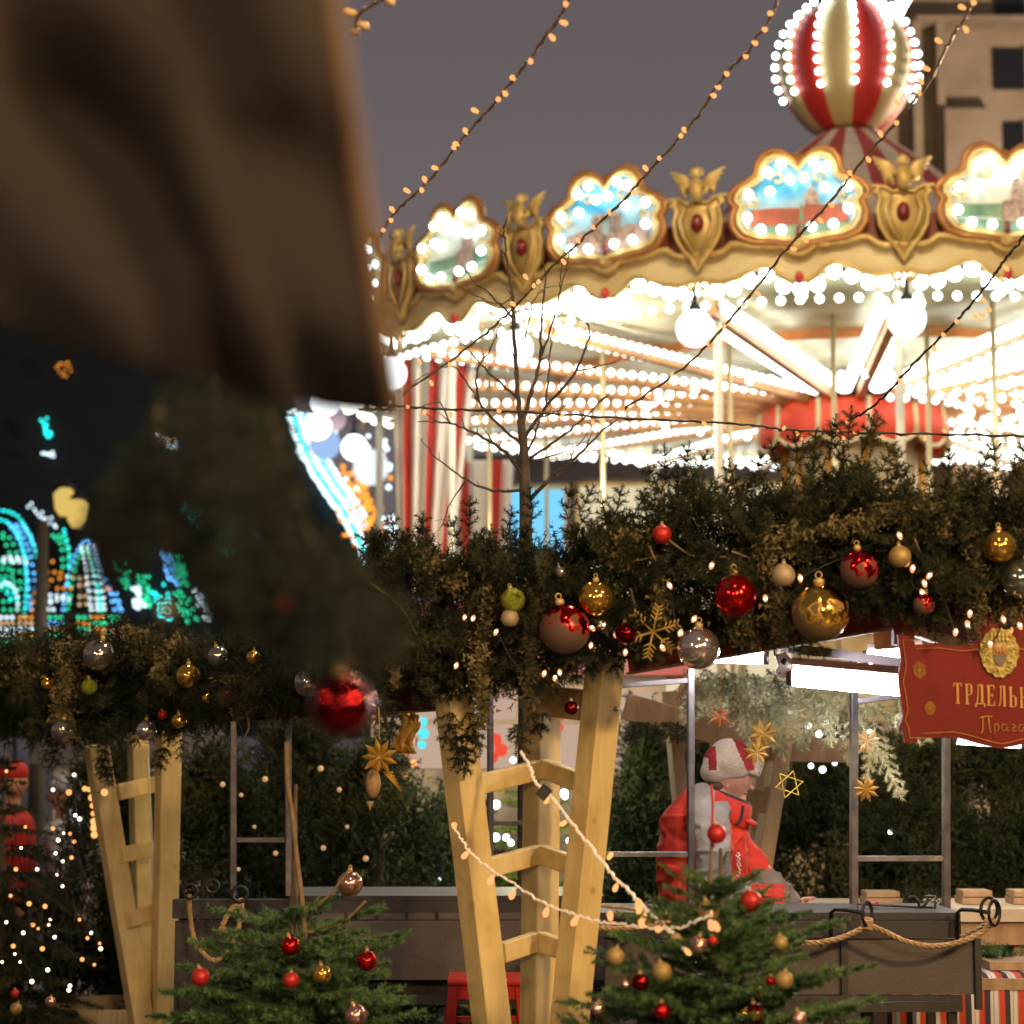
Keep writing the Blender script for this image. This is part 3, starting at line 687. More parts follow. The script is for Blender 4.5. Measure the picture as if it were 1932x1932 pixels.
light_arch('light_arch', 'tall arch of blue, green and white points of light at the left edge', 30, [
    ('green', [(-30, 1000), (5, 1015), (22, 1060), (26, 1110)], 2, 18), ('green', [(-34, 1050), (-5, 1080), (8, 1150)], 3, 14), ('teal', [(120, 1000), (130, 1040), (128, 1100)], 1, 14), ('white', [(88, 1150), (100, 1125), (118, 1130)], 2, 8), ('amber', [(60, 1150), (66, 1120), (84, 1095)], 2, 9), ('blue', [(18, 990), (40, 1030), (52, 1090), (58, 1150)], 3, 24),
    ('white', [(-5, 1060), (15, 1050), (25, 1060)], 3, 7), ('teal', [(-30, 1090), (0, 1100), (20, 1130)], 2, 10),
    ('amber', [(75, 1060), (90, 1080), (112, 1090), (108, 1110)], 3, 8), ('white', [(72, 1110), (85, 1130), (78, 1150)], 2, 8),
    ('green', [(100, 1010), (115, 1030), (118, 1070)], 2, 10), ('white', [(155, 1030), (164, 1080), (172, 1150)], 3, 20),
    ('teal', [(178, 1060), (186, 1110), (192, 1150)], 1, 14), ('cream', [(150, 1090), (150, 1140)], 2, 8), ('teal', [(-30, 975), (20, 990), (45, 1040), (50, 1100), (46, 1160)], 1, 44), ('teal', [(-30, 960), (28, 970), (62, 1025), (74, 1090), (72, 1150)], 1, 44), ('blue', [(120, 1150), (128, 1090), (146, 1040), (168, 1020), (182, 1050), (206, 1110), (228, 1150)], 1, 40), ('green', [(128, 1150), (140, 1080), (160, 1035), (176, 1070), (190, 1150)], 1, 34), ('white', [(-20, 1120), (10, 1100), (30, 1115), (34, 1150)], 1, 18), ('blue', [(208, 1120), (216, 1150)], 2, 6), ('amber', [(203, 1108), (206, 1112)], 1, 3)])
t = thing('light_screen', 'low screen of green, amber and white light grids behind the left garland', 'light display', tuple(Vector((W(90, 1400, 27.5).x, 27.5, 0))))
m = MB()
for u in (-4, 34, 80, 124, 146, 196, 224): m.bar(W(u, 1155, 27.6), Vector((W(u, 1155, 27.6).x, 27.6, 0)), 0.05, 0.05)
for v in (1157, 1250): m.bar(W(-10, v, 27.6), W(226, v, 27.6), 0.05, 0.05, (0, 1, 0))
m.build('frame', M_black, t)
for (u0, u1, cn) in ((2, 32, 'white'), (38, 76, 'amber'), (84, 122, 'green'), (148, 172, 'green'), (172, 194, 'amber'), (200, 222, 'green')):
    for rv in range(9):
        cc = cn if rv % 3 == 0 else random.choice(['white', 'cream', 'green', 'amber', 'blue', 'cream'])
        dotmesh('%s_light_row' % cc, [W(u, 1165+rv*11, 27.4) for u in np.arange(u0, u1, 10.5)], 0.022, G_led[cc], t)
# glowing balls display nearer the carousel
t = thing('light_display', 'cluster of glowing white and amber balls beside the striped curtain', 'light display', tuple(Vector((W(690, 1400, 27).x, 26, 0))))
m = MB(); m.tube([W(700, 1500, 26.5), W(700, 860, 26.5)], 0.05, 6); m.build('mast', M_metal, t, True)
for u, v, r, c in ((613, 838, 30, 'blue_ball'), (626, 787, 28, 'pink_ball'), (700, 882, 34, 'white_ball')):
    gm = {'blue_ball': glow('blue_white_ball', (0.42, 0.62, 1.0), 0.9), 'pink_ball': glow('pink_white_ball', (1.0, 0.72, 0.80), 0.8), 'white_ball': glow('white_ball_light', (0.9, 1, 1), 1.1)}[c]
    m = MB(); m.ball(W(u, v, 26), r*PX(26), 20, 14); m.build('glowing_ball', gm, t, True)
pts = [W(700+random.gauss(0, 26), 870+random.gauss(0, 38), 26.3) for _ in range(36)]; dotmesh('white_light_cluster', pts, 0.026, G_led['white'], t)
pts = [W(690+random.gauss(0, 22), 975+random.gauss(0, 30), 26.3) for _ in range(60)]; dotmesh('amber_light_cluster', pts, 0.032, G_led['amber'], t)
pts = [W(742+random.gauss(0, 16), 1000+random.gauss(0, 60), 26.3) for _ in range(36)]; dotmesh('white_light_cluster', pts, 0.034, G_led['white'], t)
# street lamp far left
t = thing('street_lamp', 'dark street lamp with two yellow lanterns in front of the light arch', 'street lamp', (W(105, 1300, 22).x, 22, 0))
m = MB(); x = W(105, 0, 22).x; m.tube([(x, 22, 0), (x, 22, 2.2), (x, 22, W(0, 985, 22).z)], [0.10, 0.075, 0.06], 10)
m.tube([W(105, 985, 22), W(118, 925, 22)], 0.03, 6); m.tube([W(105, 985, 22), W(140, 945, 22)], 0.03, 6); m.build('post', mat('lamp_post_grey', (0.07, 0.062, 0.05), 0.6), t, True)
for u, v in ((122, 950), (146, 972)):
    c = W(u, v, 21.9); m = MB(); m.lathe([(0.05, -0.13), (0.10, -0.06), (0.12, 0.10), (0.06, 0.16)], c, 10); ln = m.build('lantern', glow('yellow_lantern_glass', (0.9, 0.62, 0.16), .85), t, True)
    m = MB(); m.lathe([(0.13, 0.16), (0.07, 0.22), (0.01, 0.27)], c, 10); m.build('cap', M_black, ln, True)
# lit kiosks far behind, seen below the carousel roof and between the posts
def kiosk(name, label, u0, u1, v0, v1, Y, wallm, glassm, redroof=False):
    a = W(u0, v0, Y); b = W(u1, v1, Y); cx = (a.x+b.x)/2; wd = b.x-a.x
    t = thing(name, label, 'kiosk', (cx, Y+0.8, 0)); zt = a.z; zb = 0.0
    m = MB(); m.box((cx, Y+0.9, zt/2), (wd, 1.7, zt)); m.build('wall', wallm, t)
    m = MB()
    m.add([(cx-wd/2-.15, Y-.15, zt), (cx+wd/2+.15, Y-.15, zt), (cx+wd/2+.15, Y+1.9, zt), (cx-wd/2-.15, Y+1.9, zt), (cx-wd/2-.15, Y+.9, zt+.5), (cx+wd/2+.15, Y+.9, zt+.5)],
          [(0, 1, 5, 4), (3, 4, 5, 2), (0, 4, 3), (1, 2, 5), (0, 3, 2, 1)]); m.build('roof', M_red if redroof else M_roof, t)
    n = max(1, int(wd/0.9)); zc = min(zt-0.55, b.z+0.35)
    for i in range(n):
        x = a.x + wd*(i+0.5)/n; m = MB(); m.box((x, Y+0.02, (zc+zt-0.1)/2), (wd/n-0.14, 0.03, zt-0.1-zc)); wnd = m.build('lit_window', glassm, t)
        m = MB(); m.bar((x, Y-0.01, zc), (x, Y-0.01, zt-.1), 0.04, 0.03); m.bar((x-wd/n/2+.07, Y-.012, (zc+zt)/2), (x+wd/n/2-.07, Y-.012, (zc+zt)/2), 0.03, 0.035, (0, 0, 1)); m.build('frame', M_white, wnd)
    return t
wk = glow('lit_warm_window', (1.0, 0.70, 0.52), 0.55); wb = glow('lit_blue_window', (0.20, 0.65, 1.0), 1.1); wc = glow('lit_cream_window', (1.0, 0.86, 0.55), 0.8)
kiosk('kiosk', 'blue lit kiosk far behind the bare tree', 905, 1075, 910, 1400, 28.5, M_cream, wb)
kiosk('kiosk', 'long cream lit kiosk far behind the carousel, seen above the garland', 1085, 1560, 905, 1400, 29.5, M_cream, wc)
kiosk('kiosk', 'pink and white lit kiosk seen between the centre post tower boards', 700, 1260, 1275, 1560, 12.9, M_white, wk, True)
kiosk('kiosk', 'small white lit kiosk seen behind the left post tower', 100, 330, 1440, 1640, 15.6, M_white, glow('lit_pale_window', (0.85, 0.85, 0.95), 0.5))

# ------------------------------------------------------------ light strings in the sky
def light_string(label, path, bulbs, Y0, Y1, wire=0.0038, n_bulb=None, wirem=None, bs=1.0, gm=None, slack=0.0, name='light_string', group=None):
    """path: photo points along the string; depth runs from Y0 to Y1; bulbs: fractions or pixel list"""
    gm = gm or G_fairyc
    d = [0]
    for a, b in zip(path[:-1], path[1:]): d.append(d[-1] + math.hypot(b[0]-a[0], b[1]-a[1]))
    P = [W(u, v, Y0+(Y1-Y0)*q/d[-1]) for (u, v), q in zip(path, d)]
    sp = spline(P, 12)
    for i in range(len(sp)): sp[i] = sp[i] + Vector((mnoise.noise(Vector((i*.7, Y0, 0))), 0, mnoise.noise(Vector((i*.7, 0, Y0)))))*0.006
    t = thing(name, label, 'light string', tuple(sp[-1]), group)
    m = MB(); m.tube(sp, wire, 6); 
    sp2 = [p + Vector((0.006*math.sin(i*1.7)*.6, 0.004, 0.004*math.cos(i*1.7))) for i, p in enumerate(sp)]; m.tube(sp2, wire*0.8, 5)
    m.build('cable', wirem or M_wiret, t, True)
    src = None; cap = None; fil = None
    for q in bulbs:
        if isinstance(q, tuple):
            j = min(range(len(sp)), key=lambda i: (W(q[0], q[1], sp[i].y)-sp[i]).length); a = sp[j]; p = W(q[0], q[1], a.y-0.01)
        else:
            f = q*(len(sp)-1.001); a = sp[int(f)].lerp(sp[int(f)+1], f-int(f)); p = a + Vector((random.uniform(.006, .03)*random.choice((1, 1, -1)), random.uniform(-.02, 0), random.uniform(-.034, -.012)))
        dr = (p-a); dr = dr.normalized() if dr.length > 1e-4 else Vector((0, 0, -1))
        rot = dr.to_track_quat('-Z', 'Y').to_matrix()
        if src is None:
            m = MB(); pr = [(0.0030, 0.012), (0.0045, 0.008), (0.0056, 0.0), (0.0030, -0.004), (0.0015, -0.005)]; m.lathe([(r*bs, z*bs) for r, z in pr], (0, 0, 0), 8)
            src = m.build('bulb', gm, t, True, origin=(0, 0, 0)); WORLD[src.name] = p; o = src
            m = MB(); m.lathe([(0.004*bs, 0.012*bs), (0.0042*bs, 0.026*bs), (0.002*bs, 0.032*bs)], (0, 0, 0), 7); cap = m.build('socket', mat('amber_socket', (0.55, 0.20, 0.06), 0.4), o, True, origin=tuple(p)); cap.location = (0, 0, 0)
            m = MB(); m.ball((0, 0, -.003*bs), .0042*bs, 8, 6); fil = m.build('filament', G_core, o, True, origin=tuple(p)); fil.location = (0, 0, -.004*bs)
        else:
            o = src.copy(); COL.objects.link(o); o.parent = t; c = cap.copy(); COL.objects.link(c); c.parent = o; c = fil.copy(); COL.objects.link(c); c.parent = o
        o.location = p - WORLD[t.name]; o.rotation_euler = rot.to_euler(); WORLD[o.name] = p
    return t
SK = 'fairy light strings across the sky'
light_string('leftmost of the fairy light strings that climb to the top edge of the sky', [(1085, -40), (1065, 15), (1000, 110), (940, 185), (870, 265), (800, 350), (745, 400), (718, 445)],
    [(1068, 6), (1067, 44), (1044, 73), (1001, 117), (966, 146), (954, 178), (940, 188), (893, 207), (877, 245), (858, 271), (856, 278), (818, 316), (800, 336), (765, 358), (796, 360), (738, 393), (738, 416), (723, 434)], 5.2, 6.6, bs=1.4, group=SK)
light_string('fairy light string crossing the heart-shaped crests and running down to the bare tree', [(1478, -30), (1455, 30), (1410, 95), (1360, 150), (1322, 210), (1245, 300), (1180, 372), (1110, 440), (1040, 505), (960, 590), (890, 650), (760, 745)],
    [(1452, 25), (1444, 56), (1426, 82), (1408, 107), (1372, 140), (1357, 165), (1348, 181), (1290, 243), (1284, 257), (1244, 298), (1216, 315), (1198, 366), (1150, 398), (1118, 428), (1090, 452), (1065, 496), (1018, 530), (1008, 538), (966, 572), (990, 520), (925, 590), (905, 612), (850, 690), (815, 725), (790, 680)], 5.4, 7.6, bs=1.35, group=SK)
light_string('fairy light string passing over the balloon down to the horizontal string', [(1845, -30), (1828, 20), (1790, 80), (1755, 150), (1690, 230), (1630, 300), (1570, 375), (1480, 475), (1400, 575), (1300, 685), (1180, 770)],
    [(1812, 12), (1838, 5), (1824, 58), (1768, 75), (1745, 128), (1735, 150), (1735, 172), (1690, 192), (1692, 232), (1660, 250), (1640, 303), (1603, 325), (1592, 333), (1570, 388), (1550, 418), (1522, 455), (1500, 470), (1475, 508), (1432, 555), (1404, 575), (1365, 617), (1337, 645), (1270, 705), (1225, 750)], 5.2, 7.6, bs=1.3, group=SK)
light_string('dark fairy light string crossing the carousel ceiling at the right edge', [(1960, 415), (1900, 485), (1860, 540), (1800, 610), (1720, 690), (1655, 760), (1590, 800)],
    [(1901, 508), (1892, 530), (1857, 568), (1868, 585), (1855, 596), (1842, 600), (1805, 607), (1780, 632), (1763, 660), (1698, 720), (1640, 790), (1600, 798)], 6.0, 7.6, wirem=M_wire, bs=1.3, group=SK)
light_string('level fairy light string running from the brown cloth across the carousel to the right edge', [(740, 765), (850, 772), (1000, 778), (1200, 790), (1400, 800), (1500, 812), (1700, 818), (1960, 824)],
    [(770, 768), (800, 780), (850, 785), (905, 790), (940, 775), (1000, 790), (1060, 785), (1120, 800), (1240, 805), (1330, 800), (1480, 806), (1505, 820), (1512, 829), (1580, 814), (1592, 827), (1616, 818), (1665, 826), (1745, 828), (1780, 812), (1830, 832), (1880, 835)], 7.2, 7.6, wirem=M_wire, bs=1.2, group=SK)
t = light_string('short piece of fairy light cable at the top edge above the brown cloth', [(735, -10), (700, 10), (678, 25), (668, 60)], [(655, 22), (690, 50), (672, 60), (738, 4)], 5.0, 5.2, gm=mat('unlit_bulb', (0.6, 0.42, 0.2), 0.4), bs=2.2, group=SK)

# ------------------------------------------------------------ bare tree
def bare_tree():
    Y = 8.6; t = thing('bare_tree', 'slim leafless tree with dark branches in front of the carousel', 'tree', (W(990, 1400, Y).x, Y, 0))
    m = MB(); x0 = W(990, 1400, Y).x
    m.tube([(x0, Y, 0), (x0, Y, 1.2)] + [W(u, v, Y) for u, v in ((992, 1100), (992, 980), (990, 900), (988, 840), (982, 790))], [0.032, 0.030, 0.028, 0.026, 0.022, 0.018, 0.016], 10)
    m.build('trunk', M_twigd, t, True)
    BR = [([(982, 790), (975, 720), (970, 640), (966, 560), (955, 480), (950, 430)], .012),
          ([(985, 800), (1002, 740), (1018, 680), (1022, 600), (1030, 520)], .010), ([(1018, 680), (1040, 620), (1055, 560), (1075, 470)], .006),
          ([(986, 830), (1030, 770), (1085, 700), (1110, 640), (1105, 600)], .009), ([(990, 860), (1010, 820), (1020, 790), (1060, 770), (1100, 735)], .006),
          ([(990, 905), (960, 860), (900, 820), (850, 800), (800, 795)], .009), ([(992, 925), (930, 925), (880, 905), (830, 870), (795, 830)], .007),
          ([(985, 840), (940, 800), (905, 760), (900, 700), (925, 660), (942, 615)], .007), ([(975, 750), (930, 710), (900, 680), (875, 650)], .006),
          ([(905, 760), (880, 720), (850, 690), (790, 715), (760, 740)], .004), ([(992, 870), (1050, 830), (1100, 790), (1150, 740)], .007),
          ([(994, 950), (1040, 900), (1080, 870), (1130, 820), (1165, 790)], .009), ([(1040, 900), (1060, 890), (1085, 850), (1120, 800)], .005),
          ([(1000, 870), (1060, 855), (1110, 830)], .004), ([(966, 600), (930, 560), (895, 530), (870, 500)], .005), ([(966, 560), (940, 575), (905, 560), (880, 550)], .004),
          ([(1055, 560), (1060, 510), (1070, 460)], .004), ([(990, 640), (1010, 560), (1045, 540)], .004), ([(1085, 700), (1130, 690), (1170, 680)], .004),
          ([(1030, 770), (1035, 700), (1040, 640), (1052, 600)], .005), ([(850, 800), (830, 760), (790, 770), (760, 775)], .004), ([(880, 905), (850, 950), (830, 1000)], .004)]
    for path, r in BR:
        y = Y; P = []
        dy = random.uniform(-.35, .35)
        for i, (u, v) in enumerate(path): P.append(W(u, v, Y + dy*i/len(path)))
        sp = spline(P, 6); L = len(sp); m = MB()
        for i in range(2, L-1): sp[i] = sp[i] + Vector((random.uniform(-.004, .004), 0, random.uniform(-.004, .004)))
        m.tube(sp, [r*(1-0.75*i/L) for i in range(L)], 6)
        for i in range(3, L, 3):
            d = (sp[min(i+1, L-1)]-sp[i-1]).normalized(); s = Vector((random.uniform(-1, 1), random.uniform(-.5, .5), random.uniform(-.2, 1))).normalized(); l = random.uniform(.015, .07)
            m.tube([sp[i], sp[i] + (d*0.7+s*0.7)*l], [r*0.35, r*0.12], 5)
            m.ball(sp[i], r*0.9*(1-0.6*i/L), 6, 4)
        m.build('branch', M_twigd, t, True)
bare_tree()

# ------------------------------------------------------------ evergreens behind the stalls
def evergreen(label, u, Y, zt, rb, n=5200, shape='column', sz=0.030, m=None, name='evergreen_tree', group='dark evergreens behind the stalls', x=None):
    x = W(u, 1400, Y).x if x is None else x
    t = thing(name, label, 'tree', (x, Y, 0), group)
    mb = MB(); mb.tube([(x, Y, 0), (x, Y, zt*0.9)], [0.05, 0.01], 8); mb.build('trunk', M_bark, t, True)
    C = []; ncl = int(zt*60)
    for _ in range(ncl):
        z = random.uniform(0.08, 1)**0.9*zt; f = z/zt
        r = rb*(min(1, (1-f)*2.6)**0.6 if shape == 'column' else (1-f)**0.85+0.04)*random.uniform(0.45, 1.06); a = random.uniform(0, 2*PI)
        C.append((x+r*math.cos(a), Y+r*math.sin(a), z))
    C = np.array(C); idx = RNG.integers(0, len(C), n)
    pts = C[idx] + RNG.normal(size=(n, 3))*np.array([0.055, 0.055, 0.075])
    d = unit(pts - np.array([x, Y, 0])*np.array([1, 1, 0]) - np.array([0, 0, 1])*pts[:, 2:3]*np.array([0, 0, 1]) + np.array([0, 0, .6]) + RNG.normal(size=(n, 3))*.5)
    T = sprigs(pts, d, 0.05+0.06*RNG.random(n), needle=sz, K=9, wd=sz*0.30, fwd=0.9)
    tri_mesh('foliage', T, m or M_hedge, t); return t
for i, (u, Y, zt, rb, sh) in enumerate([(210, 11.6, 1.50, 0.34, 'c'), (390, 11.0, 1.46, 0.42, 'c'), (560, 11.4, 1.66, 0.40, 'c'), (720, 11.0, 1.50, 0.40, 'c'), (855, 11.8, 1.22, 0.30, 'c'),
                                        (1215, 11.2, 1.62, 0.30, 'c'), (1330, 11.6, 1.50, 0.34, 'c'), (1560, 11.3, 1.55, 0.42, 'c'), (1720, 10.8, 1.58, 0.42, 'c'), (1870, 10.9, 1.62, 0.44, 'c'), (2000, 11.3, 1.6, 0.4, 'c')]):
    lab = ['dark evergreen directly behind the left post tower', 'dark bushy evergreen behind the two thin steel posts of the grill', 'dark evergreen behind the hanging rope end and tall pale stick',
           'dark evergreen behind the gold straw star under the red beam', 'low dark evergreen just left of the centre post tower', 'dark evergreen between the centre post tower and the cook',
           'dark evergreen behind the bent back of the cook', 'dark evergreen to the right of the cook with twinkling lights', 'dark evergreen behind the steel frame under the sign',
           'dark evergreen at the right edge behind the white counter', 'dark evergreen half cut off by the right edge'][i]
    evergreen(lab, u, Y, zt, rb, n=6500)
# scattered lights on the far evergreens
def scatter_lights(label, pts, Y, gm, r=0.012, name='light_string'):
    t = thing(name, label, 'light string', tuple(W(pts[0][0], pts[0][1], Y)))
    P = [W(u, v, Y+random.uniform(-.1, .1)) for u, v in pts]
    m = MB(); m.tube(spline([p + Vector((0, 0.03, 0)) for p in P], 4), 0.0018, 5); m.build('cable', M_wire, t, True)
    src = None
    for p in P:
        if src is None: m = MB(); m.ball(p, r, 10, 7); src = m.build('bulb', gm, t, True)
        else: copy_bulb(src, t, p, random.uniform(.7, 1.2))
    return t
GW = glow('lit_cool_white_bulb', (0.80, 1.0, 1.0), 6.0)
scatter_lights('small cool white lights in the evergreen right of the cook', [(1525, 1370), (1545, 1385), (1560, 1362), (1590, 1392), (1612, 1385), (1640, 1380), (1545, 1428), (1530, 1445), (1552, 1452), (1575, 1440), (1680, 1570)], 10.7, GW, 0.014)
# tree with green glow behind the centre post
fir_defs = []
# ------------------------------------------------------------ timber post towers
def post(m_, u0, v0, u1, v1, Y0, Y1, s, yaw):
    sd = Vector((math.cos(yaw), math.sin(yaw), 0)); a = W(u0, v0, Y0); b = W(u1, v1, Y1)
    d = (a-b).normalized(); a = a + d*0.05; b = b - d*(b.z/max(0.2, d.z)) if b.z > 0 else b
    m_.bar(a, b, s, s, sd, bev=0.004)
def bolt(p, r=0.008):
    m = MB(); m.ball(p, r, 8, 6, sc=(1, .5, 1)); return m
YAW = R_(37)
t = thing('post_tower', 'large cream timber post tower with rungs, front and centre, holding up the garland', 'post tower', (W(1010, 1400, 6.9).x, 6.9, 0))
for (u0, v0, u1, v1, Y0, Y1) in ((858, 1337, 928, 1932, 6.75, 6.75), (1141, 1262, 1074, 1932, 6.70, 6.75), (1024, 1320, 1016, 1932, 7.15, 7.0)):
    m = MB(); post(m, u0, v0, u1, v1, Y0, Y1, 0.091, YAW); m.build('post', M_post, t)
for (a, b, ya, yb) in (((880, 1486), (1018, 1452), 6.79, 7.03), ((1026, 1450), (1118, 1484), 7.03, 6.76), ((912, 1640), (1016, 1612), 6.8, 7.0), ((1024, 1612), (1098, 1640), 7.0, 6.8),
                       ((946, 1798), (1012, 1776), 6.82, 6.95), ((1020, 1776), (1078, 1797), 6.95, 6.82)):
    pa = W(a[0], a[1], ya); pb = W(b[0], b[1], yb); sd = (pb-pa).cross(Vector((0, 0, 1)))
    m = MB(); m.bar(pa, pb, 0.036, 0.062, sd, bev=0.003); m.build('rung', M_post, t)
m = MB(); pa = W(1000, 1318, 6.95); pb = W(1140, 1335, 6.72); m.bar(pa, pb, 0.036, 0.10, (pb-pa).cross(Vector((0, 0, 1))), bev=0.003); m.build('top_rail', M_wood, t)
m = MB(); q = W(1162, 1338, 6.65); m.ball(q, 0.008, 8, 6); m.build('bolt', M_metal, t, True)

t = thing('post_tower', 'smaller cream timber post tower standing by the round tub at the left', 'post tower', (W(270, 1400, 10.2).x, 10.2, 0))
for (u0, v0, u1, v1, Y0, Y1) in ((184, 1425, 268, 1932, 10.0, 10.1), (318, 1400, 308, 1932, 10.0, 10.1), (260, 1400, 276, 1932, 10.4, 10.2)):
    m = MB(); post(m, u0, v0, u1, v1, Y0, Y1, 0.098 if u0 != 260 else 0.085, R_(28)); m.build('post', M_post, t)
for (a, b) in (((222, 1495), (303, 1478)), ((226, 1614), (300, 1598)), ((240, 1736), (300, 1718))):
    m = MB(); pa = W(a[0], a[1], 10.0); pb = W(b[0], b[1], 10.15); m.bar(pa, pb, 0.05, 0.075, (0, 1, 0), bev=0.003); m.build('rung', M_post, t)
m = MB(); m.tube([W(279, 1430, 9.9), W(284, 1520, 9.9), W(287, 1585, 9.9), W(288, 1660, 9.9)], 0.004, 5); m.build('wire', M_white, t, True)

# rear tower inside the stall
t = thing('post_tower', 'brown timber post tower with slanting legs standing behind the cook', 'post tower', (W(1370, 1400, 9.6).x, 9.6, 0))
for (u0, v0, u1, v1, Y0, Y1, s) in ((1266, 1325, 1288, 1560, 9.7, 9.7, .060), (1474, 1405, 1420, 1740, 9.5, 9.5, .075), (1440, 1420, 1400, 1740, 9.75, 9.7, .06)):
    m = MB(); post(m, u0, v0, u1, v1, Y0, Y1, s, R_(20)); m.build('post', M_wood, t)
for (a, b, h, y0, y1) in (((1180, 1332), (1450, 1408), .115, 9.35, 9.45), ((1385, 1412), (1605, 1416), .11, 9.62, 9.6), ((1285, 1392), (1340, 1370), .10, 9.6, 9.6), ((1395, 1500), (1450, 1516), .10, 9.6, 9.5), ((1280, 1300), (1440, 1370), .14, 9.9, 9.9)):
    m = MB(); m.bar(W(*a, y0), W(*b, y1), 0.04, h, (0, 1, 0), bev=0.003); m.build('rail', M_wood, t)

# ------------------------------------------------------------ roof boards carrying the garlands
def fascia(t, nm, u0, v0, Y0, u1, v1, Y1, h, mt, th=0.03, n=0):
    a = W(u0, v0, Y0) + Vector((0, 0, h/2)); b = W(u1, v1, Y1) + Vector((0, 0, h/2)); sd = (b-a).cross(Vector((0, 0, 1)))
    m = MB(); m.bar(a, b, th, h, sd, bev=0.002); return m.build(nm, mt, t)
st = thing('stall_roof', 'red-edged roof of the food stall over the cook, with a wooden corner block', 'stall roof', (W(1600, 1200, 7.6).x, 7.6, 1.9))
fascia(st, 'fascia_board', 1185, 1269, 7.0, 1690, 1183, 6.55, 0.16, M_fascia)
fascia(st, 'fascia_board', 1718, 1176, 6.55, 2060, 1300, 8.2, 0.22, M_fascia)
fascia(st, 'edge_strip', 1185, 1273, 7.0, 1690, 1187, 6.55, 0.008, M_wood, 0.034); 
c = W(1703, 1190, 6.53); m = MB(); m.box(c + Vector((0, 0, 0.03)), (0.062, 0.05, 0.15)); m.build('corner_block', mat('orange_stained_block', (0.42, 0.12, 0.035), 0.55, 0, (0.34, 0.09, 0.03), 10), st)
m = MB(); m.ball(W(1706, 1200, 6.50), 0.007, 8, 6); m.build('bolt', M_metal, st, True)
m = MB(); m.bar(W(1660, 1208, 6.68), W(1690, 1205, 6.62), 0.05, 0.06, (0, 1, 0), bev=.003); m.build('beam_end', M_post, st)
m = MB(); a = W(1722, 1188, 6.62); b = W(1830, 1226, 7.0); m.bar(a, b, 0.05, 0.035, (0, 1, 0), bev=.003); m.build('batten', M_post, st)
# roof lining above the lamps
m = MB(); A = [W(1180, 1262, 7.0), W(1690, 1178, 6.6), W(2060, 1290, 8.2), W(1560, 1330, 9.9)]
for q in A[:2]: q.z += .11
A[2].z = A[1].z + 0.02; A[3].z = A[0].z + 0.15; m.add(A, [(0, 1, 2, 3)]); m.add([p + Vector((0, 0, .03)) for p in A], [(0, 3, 2, 1)])
m.build('lining', M_roof, st)
m = MB(); m.bar(W(1480, 1222, 7.3), W(1700, 1250, 7.5), 0.05, 0.03, (0, 1, 0)); m.build('rafter', M_roof, st)
lr = thing('stall_roof', 'dark red roof board running under the left garland to the centre post tower', 'stall roof', (W(560, 1340, 8.4).x, 8.4, 1.7))
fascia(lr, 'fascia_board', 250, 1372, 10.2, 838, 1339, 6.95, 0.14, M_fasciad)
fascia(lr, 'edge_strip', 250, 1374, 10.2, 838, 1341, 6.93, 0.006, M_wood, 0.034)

# fluorescent lamps
def tube_lamp(label, a, b, Y0, Y1, h=0.07):
    pa = W(*a, Y0); pb = W(*b, Y1); t = thing('tube_lamp', label, 'tube lamp', tuple((pa+pb)/2), 'fluorescent lamps under the stall roof')
    d = (pb-pa).normalized(); up = Vector((0, 0, 1)); f = d.cross(up).normalized()
    m = MB(); m.bar(pa + up*h*0.75, pb + up*h*0.75, 0.07, h*0.42, f, bev=0.004); m.build('housing', mat('cream_lamp_housing', (0.50, 0.36, 0.28), 0.5), t)
    m = MB(); m.tube([pa, pb], h*0.5, 14); m.build('tube', G_tube, t, True)
    for q0, q1 in ((pa - d*0.02, pa), (pb, pb + d*0.02)): m = MB(); m.tube([q0, q1], h*0.52, 12); m.build('end_cap', M_metal, t, True)
tube_lamp('nearer glowing tube lamp crossing behind the left edge of the red sign', (1498, 1276), (1735, 1298), 7.35, 7.2, 0.068)
tube_lamp('second tube lamp higher up and farther back behind the red sign', (1640, 1240), (1745, 1230), 8.0, 7.9, 0.05)
tube_lamp('cream tube lamp showing just below the red sign', (1805, 1392), (1925, 1400), 8.6, 8.6, 0.05)
tube_lamp('tube lamp tucked up behind the garland above the cook', (1215, 1232), (1440, 1240), 7.55, 7.5, 0.05)
t = thing('lamp_bracket', 'white metal bracket plate hanging at the end of the nearer tube lamp', 'bracket', tuple(W(1478, 1255, 7.35)))
m = MB(); fr = (W(1478, 1255, 7.33), Vector((1, 0, 0)), Vector((0, 0, 1)), Vector((0, -1, 0))); s = PX(7.33)
m.plate([(x*s, -z*s) for x, z in ((-16, -20), (4, -24), (16, -10), (14, 8), (4, 22), (-8, 24), (-16, 12), (-10, 0))], fr, 0.008); m.build('plate', M_white, t)
m = MB(); m.tube([W(1462, 1238, 7.33), W(1458, 1210, 7.33)], 0.003, 5); m.ball(W(1480, 1248, 7.32), 0.012, 8, 6, sc=(1, .3, 1)); m.ball(W(1471, 1270, 7.32), 0.004, 6, 5); m.build('hook', M_black, t, True)

